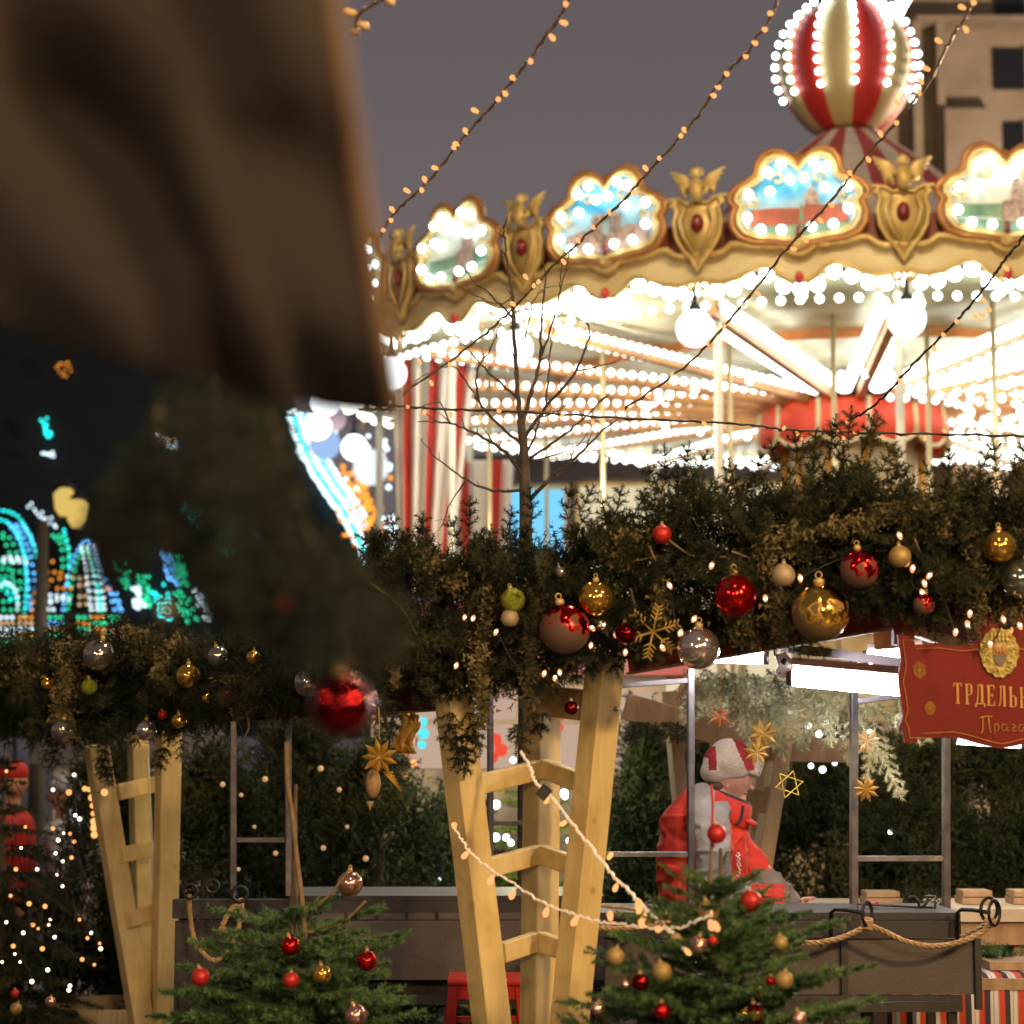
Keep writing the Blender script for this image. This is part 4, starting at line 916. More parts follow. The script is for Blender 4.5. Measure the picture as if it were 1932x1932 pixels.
# ------------------------------------------------------------ grill frames and counters
def steel_frame(label, posts, bars, Y, w_=0.024):
    t = thing('steel_frame', label, 'metal frame', (W(posts[0][0], 1400, Y).x, Y, W(0, posts[0][2], Y).z))
    for u, v0, v1 in posts:
        m = MB(); m.bar(W(u, v0, Y), W(u, v1, Y), w_, w_, (1, 0.25, 0), bev=0.002); m.build('upright', M_metal, t)
    for a, b in bars:
        m = MB(); m.bar(W(*a, Y-0.002), W(*b, Y-0.002), w_*0.85, w_*0.8, (0, 1, 0), bev=0.002); m.build('crossbar', M_metal, t)
    return t
steel_frame('bright steel upright and crossbars in front of the cook', [(1303, 1262, 1722)], [((1175, 1293), (1297, 1284)), ((1140, 1612), (1297, 1612))], 7.7)
steel_frame('steel frame of two uprights under the red sign', [(1611, 1238, 1722), (1785, 1392, 1722)], [((1618, 1322), (1700, 1314)), ((1618, 1620), (1779, 1620))], 7.9, 0.026)
steel_frame('dark steel frame of two thin uprights above the left grill', [(440, 1362, 1690), (544, 1355, 1690)], [((447, 1585), (538, 1585))], 8.2, 0.024)
steel_frame('dark thin steel upright behind the centre post tower', [(925, 1300, 1690)], [((931, 1553), (1010, 1553))], 8.2, 0.022)
# right counter
def frx(u, v, Y): return W(u, v, Y)
rc = thing('counter', 'dark steel counter front with two recessed panels and rope, right of the decorated tree', 'counter', (W(1500, 1800, 7.5).x, 7.5, 0))
Yc = 7.45; a = W(1130, 1722, Yc); b = W(1812, 1722, Yc); zt = a.z; zb = W(0, 1905, Yc).z; cx = (a.x+b.x)/2
m = MB(); m.box((cx, Yc+0.22, zt-0.012), (b.x-a.x, 0.44, 0.024)); m.build('worktop', M_panel, rc)
m = MB(); m.box((cx, Yc+0.01, zt-0.056), (b.x-a.x, 0.03, 0.06)); m.build('top_rail', M_panel, rc)
for ul, ur in ((1134, 1556), (1570, 1796)):
    l = W(ul, 0, Yc).x; r = W(ur, 0, Yc).x; m = MB(); m.box(((l+r)/2, Yc+0.025, (zt-0.09+zb+0.05)/2), (r-l, 0.02, zt-0.09-zb-0.05)); m.build('panel', M_panel2, rc)
for u in (1563, 1803):
    x = W(u, 0, Yc).x; m = MB(); m.box((x, Yc+0.012, (zt-.087+zb)/2), (0.022, 0.035, zt-.087-zb)); m.build('stile', M_panel, rc)
m = MB(); m.box((cx, Yc+0.012, zb+0.02), (b.x-a.x, 0.03, 0.055)); m.build('bottom_rail', M_panel, rc)
m = MB(); m.tube([W(1582, 1893, Yc-0.004), W(1794, 1889, Yc-0.004)], 0.0015, 5); m.build('edge_line', M_metal, rc)
for x in (a.x+.03, b.x-.03):
    for y in (Yc+.03, Yc+.41): m = MB(); m.bar((x, y, zb), (x, y, 0), 0.03, 0.03); m.build('leg', M_black, rc)
# left grill
lc = thing('grill', 'long grey steel charcoal grill box behind the centre post tower', 'grill', (W(760, 1800, 8.2).x, 8.2, 0))
Yg = 8.1; a = W(545, 1690, Yg); b = W(1140, 1690, Yg); z1 = W(0, 1690, Yg).z; z2 = W(0, 1722, Yg).z; z3 = W(0, 1848, Yg).z; cx = (a.x+b.x)/2
m = MB(); m.box((cx, Yg+0.25, z1-.008), (b.x-a.x, 0.5, 0.016)); m.build('rim', M_panel, lc)
m = MB(); m.box((cx, Yg+0.02, (z1+z2)/2-.008), (b.x-a.x, 0.03, z1-z2-.016)); m.build('top_band', M_panel, lc)
m = MB(); m.box((cx, Yg, (z2+z3)/2), (b.x-a.x, 0.03, z2-z3)); m.box((cx, Yg-.012, z2-.026), (b.x-a.x, 0.006, 0.003)); m.build('front', M_panel2, lc)
for i in range(11):
    x = W(668+i*54.5, 0, Yg).x; m = MB(); m.box((x, Yg-0.016, z2-0.010), (0.010, 0.006, 0.026)); m.build('slot', M_black, lc)
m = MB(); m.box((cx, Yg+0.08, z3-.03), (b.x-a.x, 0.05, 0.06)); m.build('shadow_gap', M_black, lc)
m = MB(); m.box((cx, Yg+0.03, z3-.075), (b.x-a.x, 0.06, 0.035)); m.build('shelf', M_panel2, lc)
m = MB(); l = W(352, 0, Yg).x; m.box(((l+a.x)/2, Yg+.05, (z1+z2)/2-.02), (a.x-l-.004, 0.06, 0.07)); m.box(((l+a.x)/2, Yg+0.08, z1-.35), (a.x-l-.01, 0.02, 0.5)); m.build('end_section', M_panel, lc)
m = MB(); m.plate([(0, 0), (0.115, -0.20), (0, -0.20)], (W(548, 1705, Yg-.03), Vector((1, 0, 0)), Vector((0, 0, 1)), Vector((0, -1, 0))), 0.02); m.build('brace', M_black, lc)
for x in (l+.05, a.x+.03, b.x-.03):
    for y in (Yg+.05, Yg+.45): m = MB(); m.bar((x, y, z3-.05), (x, y, 0), 0.035, 0.035); m.build('leg', M_black, lc)

# ropes with iron rings
def ring(parent, u, v, Y, r, tilt=0.5, wr=0.006):
    c = W(u, v, Y); ax = Vector((math.cos(tilt), math.sin(tilt), 0)); m = MB()
    m.tube([c + (ax*math.cos(q*PI/8) + Vector((0, 0, 1))*math.sin(q*PI/8))*r for q in range(16)], wr, 6, closed=True); return m.build('iron_ring', M_black, parent, True)
def twisted(parent, pts, r, name='rope'):
    sp = spline(pts, 14); m = MB(); L = len(sp)
    tot = 0
    for ph in (0, 2.09, 4.18):
        P = []; tot = 0
        for i, p in enumerate(sp):
            if i: tot += (sp[i]-sp[i-1]).length
            d = (sp[min(i+1, L-1)]-sp[max(i-1, 0)]).normalized(); s = d.cross(Vector((0, 1, 0.1))).normalized(); q = d.cross(s); an = tot/r*0.9 + ph
            P.append(p + (s*math.cos(an)+q*math.sin(an))*r*0.5)
        m.tube(P, r*0.58, 6)
    return m.build(name, M_rope, parent, True)
Yr = 7.28
t = thing('rope_barrier', 'hemp rope slung between iron rings along the dark counter', 'rope', tuple(W(1640, 1740, Yr)))
twisted(t, [W(u, v, Yr) for u, v in ((1475, 1768), (1505, 1778), (1545, 1778), (1590, 1768), (1625, 1752), (1636, 1742))], 0.0095)
twisted(t, [W(u, v, Yr) for u, v in ((1640, 1745), (1670, 1758), (1710, 1776), (1760, 1785), (1815, 1776), (1855, 1757), (1878, 1735))], 0.0095)
twisted(t, [W(u, v, Yr+.12) for u, v in ((1812, 1768), (1838, 1758), (1856, 1745))], 0.009)
for u, v, n in ((1636, 1740, 5), (1868, 1742, 3)):
    m = MB()
    for k in range(n): m.tube([W(u, v+k*4-4, Yr) + Vector((0.016*math.cos(q*PI/4), 0.014*math.sin(q*PI/4), 0.004*math.sin(q*PI/4+k)))for q in range(8)], 0.007, 6, closed=True)
    m.build('knot', M_rope, t, True)
ring(t, 1636, 1724, Yr-.01, 0.040, 1.0, 0.006); ring(t, 1876, 1722, Yr-.01, 0.042, 0.9, 0.006); ring(t, 1866, 1716, Yr+.03, 0.040, 0.6, 0.006)
for u in (1568, 1806):
    m = MB(); m.tube([W(u, 1775, Yr+.12), W(u, 1722, Yr+.12), W(u+8, 1716, Yr+.08), W(u+30, 1717, Yr+.04), W(u+62, 1722, Yr)], 0.007, 6); m.build('iron_bracket', M_black, t, True)
t = thing('rope_barrier', 'loose hemp rope loop hanging from iron rings at the left end of the grill', 'rope', tuple(W(405, 1750, 7.9)))
twisted(t, [W(u, v, 7.9) for u, v in ((357, 1688), (358, 1720), (366, 1770), (385, 1800), (405, 1812), (425, 1800), (445, 1765), (456, 1720), (454, 1695))], 0.009)
twisted(t, [W(u, v, 7.88) for u, v in ((456, 1705), (440, 1712), (428, 1728), (420, 1745))], 0.010)
m = MB(); 
for q in range(9): m.tube([W(420, 1743, 7.88), W(408+q*2.6, 1758+random.uniform(-2, 3), 7.88)], 0.003, 5)
m.build('frayed_end', M_rope, t, True)
ring(t, 452, 1687, 7.87, 0.028, 0.3, 0.007); ring(t, 358, 1682, 7.87, 0.026, 0.5, 0.005); ring(t, 400, 1672, 8.0, 0.024, 0.3, 0.006)
t = thing('rope_barrier', 'hemp rope with iron rings crossing behind the top of the decorated right tree', 'rope', tuple(W(1250, 1740, 7.25)))
twisted(t, [W(u, v, 7.25) for u, v in ((1128, 1750), (1160, 1752), (1195, 1750), (1225, 1742))], 0.009)
twisted(t, [W(u, v, 7.35) for u, v in ((1130, 1709), (1170, 1712), (1215, 1718))], 0.006)
m = MB()
for k in range(4): m.tube([W(1228, 1738+k*4, 7.24) + Vector((0.018*math.cos(q*PI/4), 0.014*math.sin(q*PI/4), 0.004*math.sin(q*PI/4+k))) for q in range(8)], 0.007, 6, closed=True)
m.build('knot', M_rope, t, True)
ring(t, 1228, 1724, 7.24, 0.040, 0.3, 0.006); ring(t, 1385, 1726, 7.24, 0.038, 0.9, 0.007)

# ------------------------------------------------------------ red sign with lettering
SY = 6.25; SS = PX(SY); so = W(1690, 1208, SY)
fr = lambda d=0.0: (so + Vector((0, -d, 0)), Vector((math.cos(-0.06), math.sin(-0.06), 0)), Vector((0, 0, 1)), Vector((0, -1, 0)))
def sp2(x, y, d=0.0): o, ax, az, nn = fr(d); return o + ax*(x*SS) - az*(y*SS)
hw = 192
half = [(3, -10), (24, -8), (26, 8), (70, 6), (115, 12), (148, 8), (170, -4), (192, -14)]
left = [(12, 192), (10, 172), (4, 160), (10, 140), (6, 110), (2, 70), (8, 40), (6, 20)]
botm = [(192, 203), (170, 200), (148, 195), (122, 187), (93, 181), (36, 184), (36, 192)]
pts = half + [(2*hw-x, y) for x, y in half[-2::-1]] + [(2*hw-x, y) for x, y in left[::-1]] + [(2*hw-x, y) for x, y in botm[::-1][:-1]] + botm + left
M_sign = mat('red_sign_enamel', (0.19, 0.012, 0.007), 0.55, 0, (0.15, 0.010, 0.006), 3, spec=0.2)
M_sgold = mat('gold_sign_paint', (0.52, 0.26, 0.05), 0.45, 0.2, (0.42, 0.19, 0.04), 25)
sg = thing('sign', 'red scroll-edged sign with gold Cyrillic lettering and a gilded crest hanging from the stall corner', 'sign', tuple(sp2(192, 100)))
m = MB(); m.plate([(x*SS, -y*SS) for x, y in pts], fr(), 0.016); m.build('board', M_sign, sg)
def inset(p, k=9):
    cx, cyy = 192, 95; return [(x + (k if x < cx else -k)*min(1, abs(x-cx)/40), y + (k if y < cyy else -k)) for x, y in p]
m = MB(); m.tube([sp2(x, y, 0.012) for x, y in inset(pts)], 0.0016, 5, closed=True); m.build('gold_border', M_sgold, sg, True)
# letters: strokes as (x0,y0,x1,y1,width) in a unit box 1 wide 2.3 high
def stroke(m, x0, y0, x1, y1, w_, ox, oy, sx, sy, d=0.0115):
    a = sp2(ox+x0*sx, oy+y0*sy, d); b = sp2(ox+x1*sx, oy+y1*sy, d); m.bar(a, b, w_*SS, 0.0015, (b-a).cross(Vector((0, -1, 0))))
T_, t_ = 5.2, 2.4
GL = {'Т': [(.5, 0, .5, 1, T_), (0, .02, 1, .02, t_), (.04, 0, .04, .17, t_), (.96, 0, .96, .17, t_), (.25, .985, .75, .985, t_)],
      'Р': [(.28, 0, .28, 1, T_), (.05, .985, .55, .985, t_), (.05, .02, .7, .02, t_), (.82, .08, .82, .46, T_*.9), (.3, .53, .72, .53, t_), (.7, .03, .84, .1, t_), (.84, .44, .7, .53, t_)],
      'Д': [(.78, 0, .78, .93, T_), (.36, .04, .26, .6, t_), (.26, .6, .16, .93, t_), (.28, .02, .9, .02, t_), (0, .94, 1.08, .94, t_), (.02, .93, .02, 1.1, t_+1), (1.06, .93, 1.06, 1.1, t_+1)],
      'Е': [(.25, 0, .25, 1, T_), (.05, .02, .9, .02, t_), (.05, .98, .92, .98, t_), (.3, .49, .7, .49, t_), (.9, 0, .9, .2, t_), (.92, .78, .92, 1, t_), (.7, .4, .7, .58, t_)],
      'Л': [(.8, 0, .8, 1, T_), (.4, .04, .34, .7, t_+.6), (.34, .7, .18, .98, t_+.6), (.18, .98, .02, .94, t_), (.3, .02, .95, .02, t_), (.6, .985, 1, .985, t_)],
      'Ь': [(.25, 0, .25, 1, T_), (.02, .02, .48, .02, t_), (.3, .46, .7, .46, t_), (.82, .54, .82, .92, T_*.9), (.05, .98, .72, .98, t_), (.7, .47, .84, .56, t_), (.84, .9, .7, .98, t_)],
      'Н': [(.2, 0, .2, 1, T_), (.8, 0, .8, 1, T_), (.2, .48, .8, .48, t_), (0, .02, .42, .02, t_), (.58, .02, 1, .02, t_), (0, .985, .42, .985, t_), (.58, .985, 1, .985, t_)],
      'И': [(.2, 0, .2, 1, T_), (.8, 0, .8, 1, T_), (.2, .82, .8, .2, t_+.6), (0, .02, .42, .02, t_), (.58, .02, 1, .02, t_), (0, .985, .42, .985, t_), (.58, .985, 1, .985, t_)],
      'К': [(.22, 0, .22, 1, T_), (0, .02, .45, .02, t_), (0, .985, .45, .985, t_), (.25, .52, .85, .03, t_+.4), (.38, .42, .88, .97, T_*.9), (.7, .02, 1, .02, t_), (.7, .985, 1, .985, t_)]}
m = MB()
for i, ch in enumerate('ТРДЕЛЬНИК'):
    ox = 104 + i*20.4
    for x0, y0, x1, y1, w_ in GL[ch]: stroke(m, x0, y0, x1, y1, w_*0.82, ox, 81 + i*1.35, 15.5, 38)
m.build('lettering', M_sgold, sg)
m = MB()
for path in ([(150, 148), (156, 144), (166, 143), (176, 144)], [(157, 145), (157, 160), (156, 172), (152, 176)], [(168, 145), (168, 160), (170, 172), (173, 173)],
             [(178, 158), (179, 170), (177, 184)], [(178, 162), (183, 157), (187, 161), (185, 169), (179, 171)],
             [(201, 159), (195, 157), (191, 164), (193, 170), (199, 169), (202, 160), (202, 170), (205, 171)],
             [(210, 161), (214, 158), (217, 161), (213, 166), (210, 169), (214, 171), (219, 169)],
             [(232, 160), (226, 158), (222, 165), (224, 171), (230, 170), (233, 161), (233, 171), (236, 172)]):
    m.tube([sp2(x, y, 0.0115) for x, y in path], 0.0017 if path[0][0] > 174 else 0.0023, 5)
m.build('script_lettering', M_sgold, sg, True)
m = MB()
for cx, cyy, r in ((42, 56, 12), (60, 128, 10), (342, 56, 12), (324, 128, 10)):
    for q in range(8):
        an = q*PI/4; e_ = (cx+r*math.cos(an), cyy+r*1.3*math.sin(an)); m.tube([sp2(cx, cyy, .011), sp2(*e_, .011)], 0.0016, 4)
        for k in (0.55, 0.8):
            for s_ in (-.5, .5): m.tube([sp2(cx+r*k*math.cos(an), cyy+r*1.3*k*math.sin(an), .011), sp2(cx+r*(k+.2)*math.cos(an+s_), cyy+r*1.3*(k+.2)*math.sin(an+s_), .011)], 0.0011, 4)
m.build('snowflake', M_sgold, sg)
# crest
m = MB(); cc = (190, 24); op = []
for q in range(44):
    an = q*2*PI/44; rr = 1 + 0.045*math.sin(q*2.1) + 0.02*math.sin(q*5.3); op.append((36*rr*math.cos(an)*(1 if math.sin(an) < 0.4 else .95), 46*rr*math.sin(an)))
M_crest = mat('gilded_crest_relief', (0.58, 0.46, 0.14), 0.45, 0.3, (0.30, 0.24, 0.06), 55, 0.42, 0.62, bump=0.8, bscale=120)
m.plate([((cc[0]+x)*SS, -(cc[1]+y)*SS) for x, y in op], fr(0.014), 0.010); cr = m.build('crest', M_crest, sg)
m = MB()
for q in range(46):
    an = random.uniform(0, 2*PI); r = random.uniform(.5, .95); m.ball(sp2(cc[0]+33*r*math.cos(an), cc[1]+42*r*math.sin(an), .020), random.uniform(.003, .006), 6, 4, sc=(1, .5, 1))
m.build('leaf_relief', M_crest, cr, True)
m = MB(); m.plate([((cc[0]+x)*SS, -(cc[1]+y)*SS) for x, y in ((-11, -10), (11, -10), (11, 4), (-11, 4))], fr(0.022), 0.006, 0); m.plate([((cc[0]+x)*SS, -(cc[1]+y)*SS) for x, y in ((-11, 5), (11, 5), (10, 16), (5, 23), (0, 25), (-5, 23), (-10, 16))], fr(0.022), 0.006, 1)
m.build('shield', [mat('orange_enamel', (0.45, 0.14, 0.03), 0.4), mat('grey_enamel', (0.12, 0.10, 0.07), 0.4)], cr)
m = MB()
for q in (-1, 0, 1): m.bar(sp2(cc[0]+q*6, cc[1]-9, .027), sp2(cc[0]+q*6, cc[1]+2, .027), 0.005, 0.003)
for y in (-24, -32): 
    for q in range(5): m.ball(sp2(cc[0]-14+q*7, cc[1]+y, .022), 0.005, 6, 5, sc=(1, .6, 1.6))
m.build('crown_and_towers', M_gold, cr, True)
m = MB(); m.tube([sp2(14, -8, 0.0), W(1703, 1195, 6.5)], 0.003, 5); m.tube([sp2(300, -10), sp2(300, -40) + Vector((0, .4, 0))], 0.003, 5); m.build('hanger', M_black, sg, True)

# ------------------------------------------------------------ tables at the right
t = thing('table', 'pale wooden worktop with trestle legs behind the dark counter at the right', 'table', (W(1800, 1800, 8.9).x, 8.9, 0))
zt_ = W(0, 1718, 8.9).z; l = W(1490, 0, 8.8).x; r = W(2100, 0, 8.8).x
m = MB(); m.box(((l+r)/2, 8.95, zt_), (r-l, 0.6, 0.05), None); m.build('tabletop', mat('pale_board', (0.62, 0.53, 0.38), 0.5, 0, (0.50, 0.41, 0.27), 4), t)
m = MB(); m.box(((l+r)/2, 8.70, zt_-0.075), (r-l-.1, 0.03, 0.09)); m.build('apron', M_wood, t)
for u in (1560, 1862, 1985):
    x = W(u, 0, 8.9).x; m = MB(); m.bar((x, 8.75, zt_-.03), (x+.03, 8.72, 0), 0.06, 0.04); m.bar((x, 9.15, zt_-.03), (x, 9.2, 0), 0.06, 0.04); m.build('leg', M_wood, t)
for i, (u, v, wpx, hpx, lab) in enumerate(((1661, 1690, 66, 24, 'small wooden crate on the worktop seen through the steel frame'), (1838, 1708, 58, 26, 'two stacked wooden blocks on the worktop right of the steel frame'), (1925, 1716, 40, 26, 'wooden block on the worktop cut off by the right edge'))):
    m = MB(); s = PX(8.95); c = W(u, v, 8.95); c.z = zt_+0.025+hpx*s/2
    m.bar(c-Vector((wpx*s/2, 0, hpx*s*.24)), c+Vector((wpx*s/2, 0, -hpx*s*.24)), 0.16, hpx*s*.48, (0, 1, 0), bev=.003); m.bar(c+Vector((-wpx*s*.46, 0, hpx*s*.26)), c+Vector((wpx*s*.46, 0, hpx*s*.26)), 0.15, hpx*s*.44, (0, 1, 0), bev=.003)
    o = m.build('wooden_block', M_wood, None); tag(o, lab, 'wooden block', 'wooden blocks on the worktop')
# cloth-covered table
cl = mat('dummy', (0.5, 0.5, 0.5)); cm = bpy.data.materials.new('striped_tablecloth'); cm.use_nodes = True; nn_ = cm.node_tree.nodes; ll_ = cm.node_tree.links
tcx = nn_.new('ShaderNodeTexCoord'); sx = nn_.new('ShaderNodeSeparateXYZ'); md = nn_.new('ShaderNodeMath'); md.operation = 'MULTIPLY'; md.inputs[1].default_value = 1/0.073
fr_ = nn_.new('ShaderNodeMath'); fr_.operation = 'FRACT'; rmp = nn_.new('ShaderNodeValToRGB'); rmp.color_ramp.interpolation = 'CONSTANT'
ll_.new(tcx.outputs['Object'], sx.inputs[0]); ll_.new(sx.outputs['X'], md.inputs[0]); ll_.new(md.outputs[0], fr_.inputs[0]); ll_.new(fr_.outputs[0], rmp.inputs[0]); ll_.new(rmp.outputs[0], nn_['Principled BSDF'].inputs['Base Color'])
el = rmp.color_ramp.elements; el[0].position = 0; el[0].color = (0.58, 0.06, 0.02, 1); el[1].position = 0.27; el[1].color = (0.045, 0.04, 0.045, 1)
for p_, c_ in ((0.56, (0.68, 0.64, 0.58, 1)), (0.70, (0.35, 0.30, 0.27, 1)), (0.74, (0.68, 0.64, 0.58, 1)), (0.93, (0.5, 0.25, 0.15, 1))): x = el.new(p_); x.color = c_
nn_['Principled BSDF'].inputs['Roughness'].default_value = 0.85
t = thing('table', 'low table under a striped red, black and white cloth at the lower right', 'table', (W(1880, 1900, 8.2).x, 8.2, 0))
zt2 = W(0, 1842, 8.0).z; l = W(1650, 0, 8.0).x; r = W(2100, 0, 8.0).x
m = MB(); m.box(((l+r)/2, 8.35, zt2-.03), (r-l, 0.7, 0.04)); m.build('tabletop', M_wood, t)
for x in (l+.05, r-.05): m = MB(); m.bar((x, 8.1, zt2-.05), (x, 8.1, 0), .05, .05); m.bar((x, 8.6, zt2-.05), (x, 8.6, 0), .05, .05); m.build('leg', M_wood, t)
rows = []
for j, (dy, dz) in enumerate(((0.66, 0), (0.33, 0), (0.05, 0), (0.01, -0.006), (-0.012, -0.03), (-0.016, -0.12), (-0.02, -0.30), (-0.02, -0.45))):
    rows.append([Vector((l-.02+(r-l+.04)*i/60, 8.02+dy + (0.012*math.sin(i*0.9)*min(1, -dz*6) if dz < 0 else 0), zt2-.002+dz+ (0.004 if dz == 0 else 0))) for i in range(61)])
m = MB(); m.grid(rows); o = m.build('tablecloth', cm, None, True, solid=0.004); tag(o, 'striped red, black and white cloth draped over the low table', 'tablecloth')
m = MB(); c = W(1905, 1822, 8.25); c.z = zt2+.022; m.box(c, (.20, .22, .03)); m.build('x', M_wood, None); o = bpy.data.objects[-1] if False else [q for q in COL.objects if q.name == 'x'][0]; o.name = 'wooden_tray'; tag(o, 'small pale wooden tray on the striped tablecloth', 'tray')

# red stool
t = thing('stool', 'bright red metal stool behind the foot of the centre post tower', 'stool', (W(918, 1900, 7.7).x, 7.7, 0), None)
zs = W(0, 1850, 7.6).z; xl = W(850, 0, 7.6).x; xr = W(990, 0, 7.6).x; cx = (xl+xr)/2; hw_ = (xr-xl)/2
mr = mat('glossy_red_metal', (0.55, 0.022, 0.014), 0.3, 0, (0.48, 0.018, 0.012), 4, spec=0.6)
m = MB(); m.bar((cx-hw_, 7.75, zs-.012), (cx+hw_, 7.75, zs-.012), 0.27, 0.024, (0, 1, 0), bev=.008); m.build('seat', mr, t)
m = MB(); m.bar((cx-hw_+.006, 7.63, zs-.045), (cx+hw_-.006, 7.63, zs-.045), 0.012, 0.045, (0, 1, 0)); m.build('apron', mr, t)
for sx_ in (-1, 1):
    for y in (7.63, 7.87):
        m = MB(); m.bar((cx+sx_*(hw_-.02), y, zs-.024), (cx+sx_*(hw_+.05), y+(0.04 if y > 7.7 else -.04), 0), 0.036, 0.02, (1, 0, 0), bev=.003); m.build('leg', mr, t)
m = MB(); zz = zs-.17; m.bar((cx-hw_, 7.61, zz), (cx+hw_, 7.61, zz), .012, .02, (0, 1, 0)); m.bar((cx-hw_, 7.89, zz), (cx+hw_, 7.89, zz), .012, .02, (0, 1, 0)); m.build('stretcher', mr, t)
m = MB(); m.bar(W(1088, 1700, 8.0), W(1096, 1735, 8.0), 0.04, 0.03, (1, 0, 0)); o = m.build('red_tag', M_red, None); tag(o, 'small red tag hanging on the grill behind the centre post', 'tag'); 
m = MB(); m.bar(W(981, 1688, 8.06), W(979, 1722, 8.06), 0.028, 0.012, (1, 0, 0)); 
o.name = 'cloth_tag'
# tub and red bent tube
t = thing('wooden_tub', 'round pale wooden tub standing behind the left post tower', 'tub', (W(222, 1900, 10.7).x, 10.7, 0))
c = W(222, 1893, 10.7); r = 122*PX(10.7)
m = MB(); m.lathe([(r*.93, 0.0), (r, c.z), (r-.012, c.z+.006), (r-.025, c.z), (r*.9-.02, .03)], (c.x, c.y, 0), 40, cap=False); m.build('staves', mat('tub_wood', (0.42, 0.31, 0.17), 0.65, 0, (0.30, 0.21, 0.11), 5, stretch=(14, 14, .8), bump=.3), t, True)
m = MB(); m.tube([(c.x+(r+.004)*math.cos(q*PI/20), c.y+(r+.004)*math.sin(q*PI/20), c.z-.16) for q in range(40)], 0.006, 6, closed=True); m.build('hoop', M_metal, t, True)
m = MB(); m.lathe([(0.0, c.z-.10), (r-.03, c.z-.10)], (c.x, c.y, 0), 30, cap=False); m.build('soil', mat('dark_soil', (0.04, 0.028, 0.02), 0.9), t)
t = thing('sled_handle', 'red bent metal tube handle sticking up beside the wooden tub', 'handle', (W(345, 1900, 9.4).x, 9.4, 0))
m = MB(); m.tube(spline([W(322, 1940, 9.4), W(345, 1862, 9.4), W(352, 1852, 9.4), W(372, 1854, 9.35), W(372, 1866, 9.35), W(352, 1940, 9.35)], 6), 0.008, 8); m.build('bent_tube', mat('dark_red_tube', (0.32, 0.04, 0.025), 0.4), t, True)
m = MB(); a = W(322, 1940, 9.4); b = W(352, 1940, 9.35); m.tube([a, (a.x-.02, a.y, .02)], 0.008, 8); m.tube([b, (b.x+.02, b.y, .02)], 0.008, 8); m.tube([(a.x-.02, a.y-.2, .02), (a.x-.02, a.y+.2, .02)], .008, 8); m.build('runner', M_black, t, True)

# roasting rack on the counter
t = thing('roasting_rack', 'dark iron spit rack lying on the counter between the steel uprights', 'rack', tuple(W(1690, 1712, 7.65)))
m = MB(); m.tube([W(u, v, 7.65) for u, v in ((1618, 1716), (1618, 1706), (1740, 1712), (1760, 1712))], .004, 6); m.tube([W(u, v, 7.6) for u, v in ((1712, 1698), (1718, 1692), (1726, 1692), (1733, 1700), (1735, 1712), (1744, 1708), (1752, 1696))], .006, 6); m.build('frame', M_black, t, True)
m = MB(); m.ball(W(1648, 1704, 7.7), .022, 12, 8, sc=(1, .7, .5)); m.build('sausage', mat('red_brown_skin', (0.35, 0.07, 0.03), .35), t, True)
m = MB(); m.tube([W(1745, 1690, 7.62), W(1764, 1690, 7.62), W(1764, 1716, 7.62)], .004, 6); m.build('handle', M_metal, t, True)
# ------------------------------------------------------------ people
def cap_(m, p0, r0, p1, r1, seg=14):
    p0, p1 = Vector(p0), Vector(p1); n = 5
    m.tube([p0.lerp(p1, i/n) for i in range(n+1)], [r0+(r1-r0)*i/n for i in range(n+1)], seg); m.ball(p0, r0, seg, 9); m.ball(p1, r1, seg, 9)
def fused(m, name, mats, parent, voxel, pick=None, smooth=6, origin=None, crease=0.0):
    """voxel-fuse the overlapping shapes of m into one continuous skin"""
    me = bpy.data.meshes.new('tmp'); me.from_pydata([tuple(v) for v in m.v], [], m.f); me.update()
    o = bpy.data.objects.new('tmp', me); COL.objects.link(o)
    a = o.modifiers.new('r', 'REMESH'); a.mode = 'VOXEL'; a.voxel_size = voxel; a.use_smooth_shade = True
    b = o.modifiers.new('s', 'SMOOTH'); b.factor = 0.5; b.iterations = smooth
    dg = bpy.context.evaluated_depsgraph_get(); ev = o.evaluated_get(dg); m2 = bpy.data.meshes.new_from_object(ev)
    bpy.data.objects.remove(o); bpy.data.meshes.remove(me)
    m2.name = name; m2.materials.clear()
    for q in (mats if isinstance(mats, list) else [mats]): m2.materials.append(q)
    if crease:
        for v in m2.vertices:
            c = v.co; q = Vector((c.x*8+c.z*6, c.y*5, c.z*14-c.x*7)); r1 = 1-abs(mnoise.noise(q))*2.2; q2 = Vector((c.x*22, c.y*12, c.z*30)); r2 = mnoise.noise(q2)
            v.co = c + v.normal*crease*(max(0, r1)**3*1.0 - .12 + .30*r2)
    if pick:
        for p in m2.polygons: p.material_index = pick(p.center)
    o0 = Vector(origin) if origin is not None else sum((v.co for v in m2.vertices), Vector())/max(1, len(m2.vertices))
    for v in m2.vertices: v.co -= o0
    for p in m2.polygons: p.use_smooth = True
    return link(name, m2, o0, parent)
PY = 8.3
def Q(u, v, dy=0.0): return W(u, v, PY+dy)
skin = mat('skin', (0.62, 0.34, 0.22), 0.5, 0, (0.50, 0.25, 0.16), 20)
jr = mat('red_jacket_fabric', (0.66, 0.045, 0.016), 0.75, 0, (0.52, 0.030, 0.012), 9, bump=1.0, bscale=9)
jg = mat('grey_jacket_fabric', (0.34, 0.31, 0.27), 0.75, 0, (0.25, 0.225, 0.195), 8, bump=1.0, bscale=9)
jd = mat('dark_grey_cuff', (0.20, 0.17, 0.14), 0.75, 0, (0.14, 0.12, 0.10), 14)
jb = mat('black_collar', (0.015, 0.017, 0.024), 0.7)
fur = mat('white_fur', (0.62, 0.52, 0.38), 0.95, 0, (0.48, 0.38, 0.26), 30, bump=.6, bscale=160, sheen=0.3)
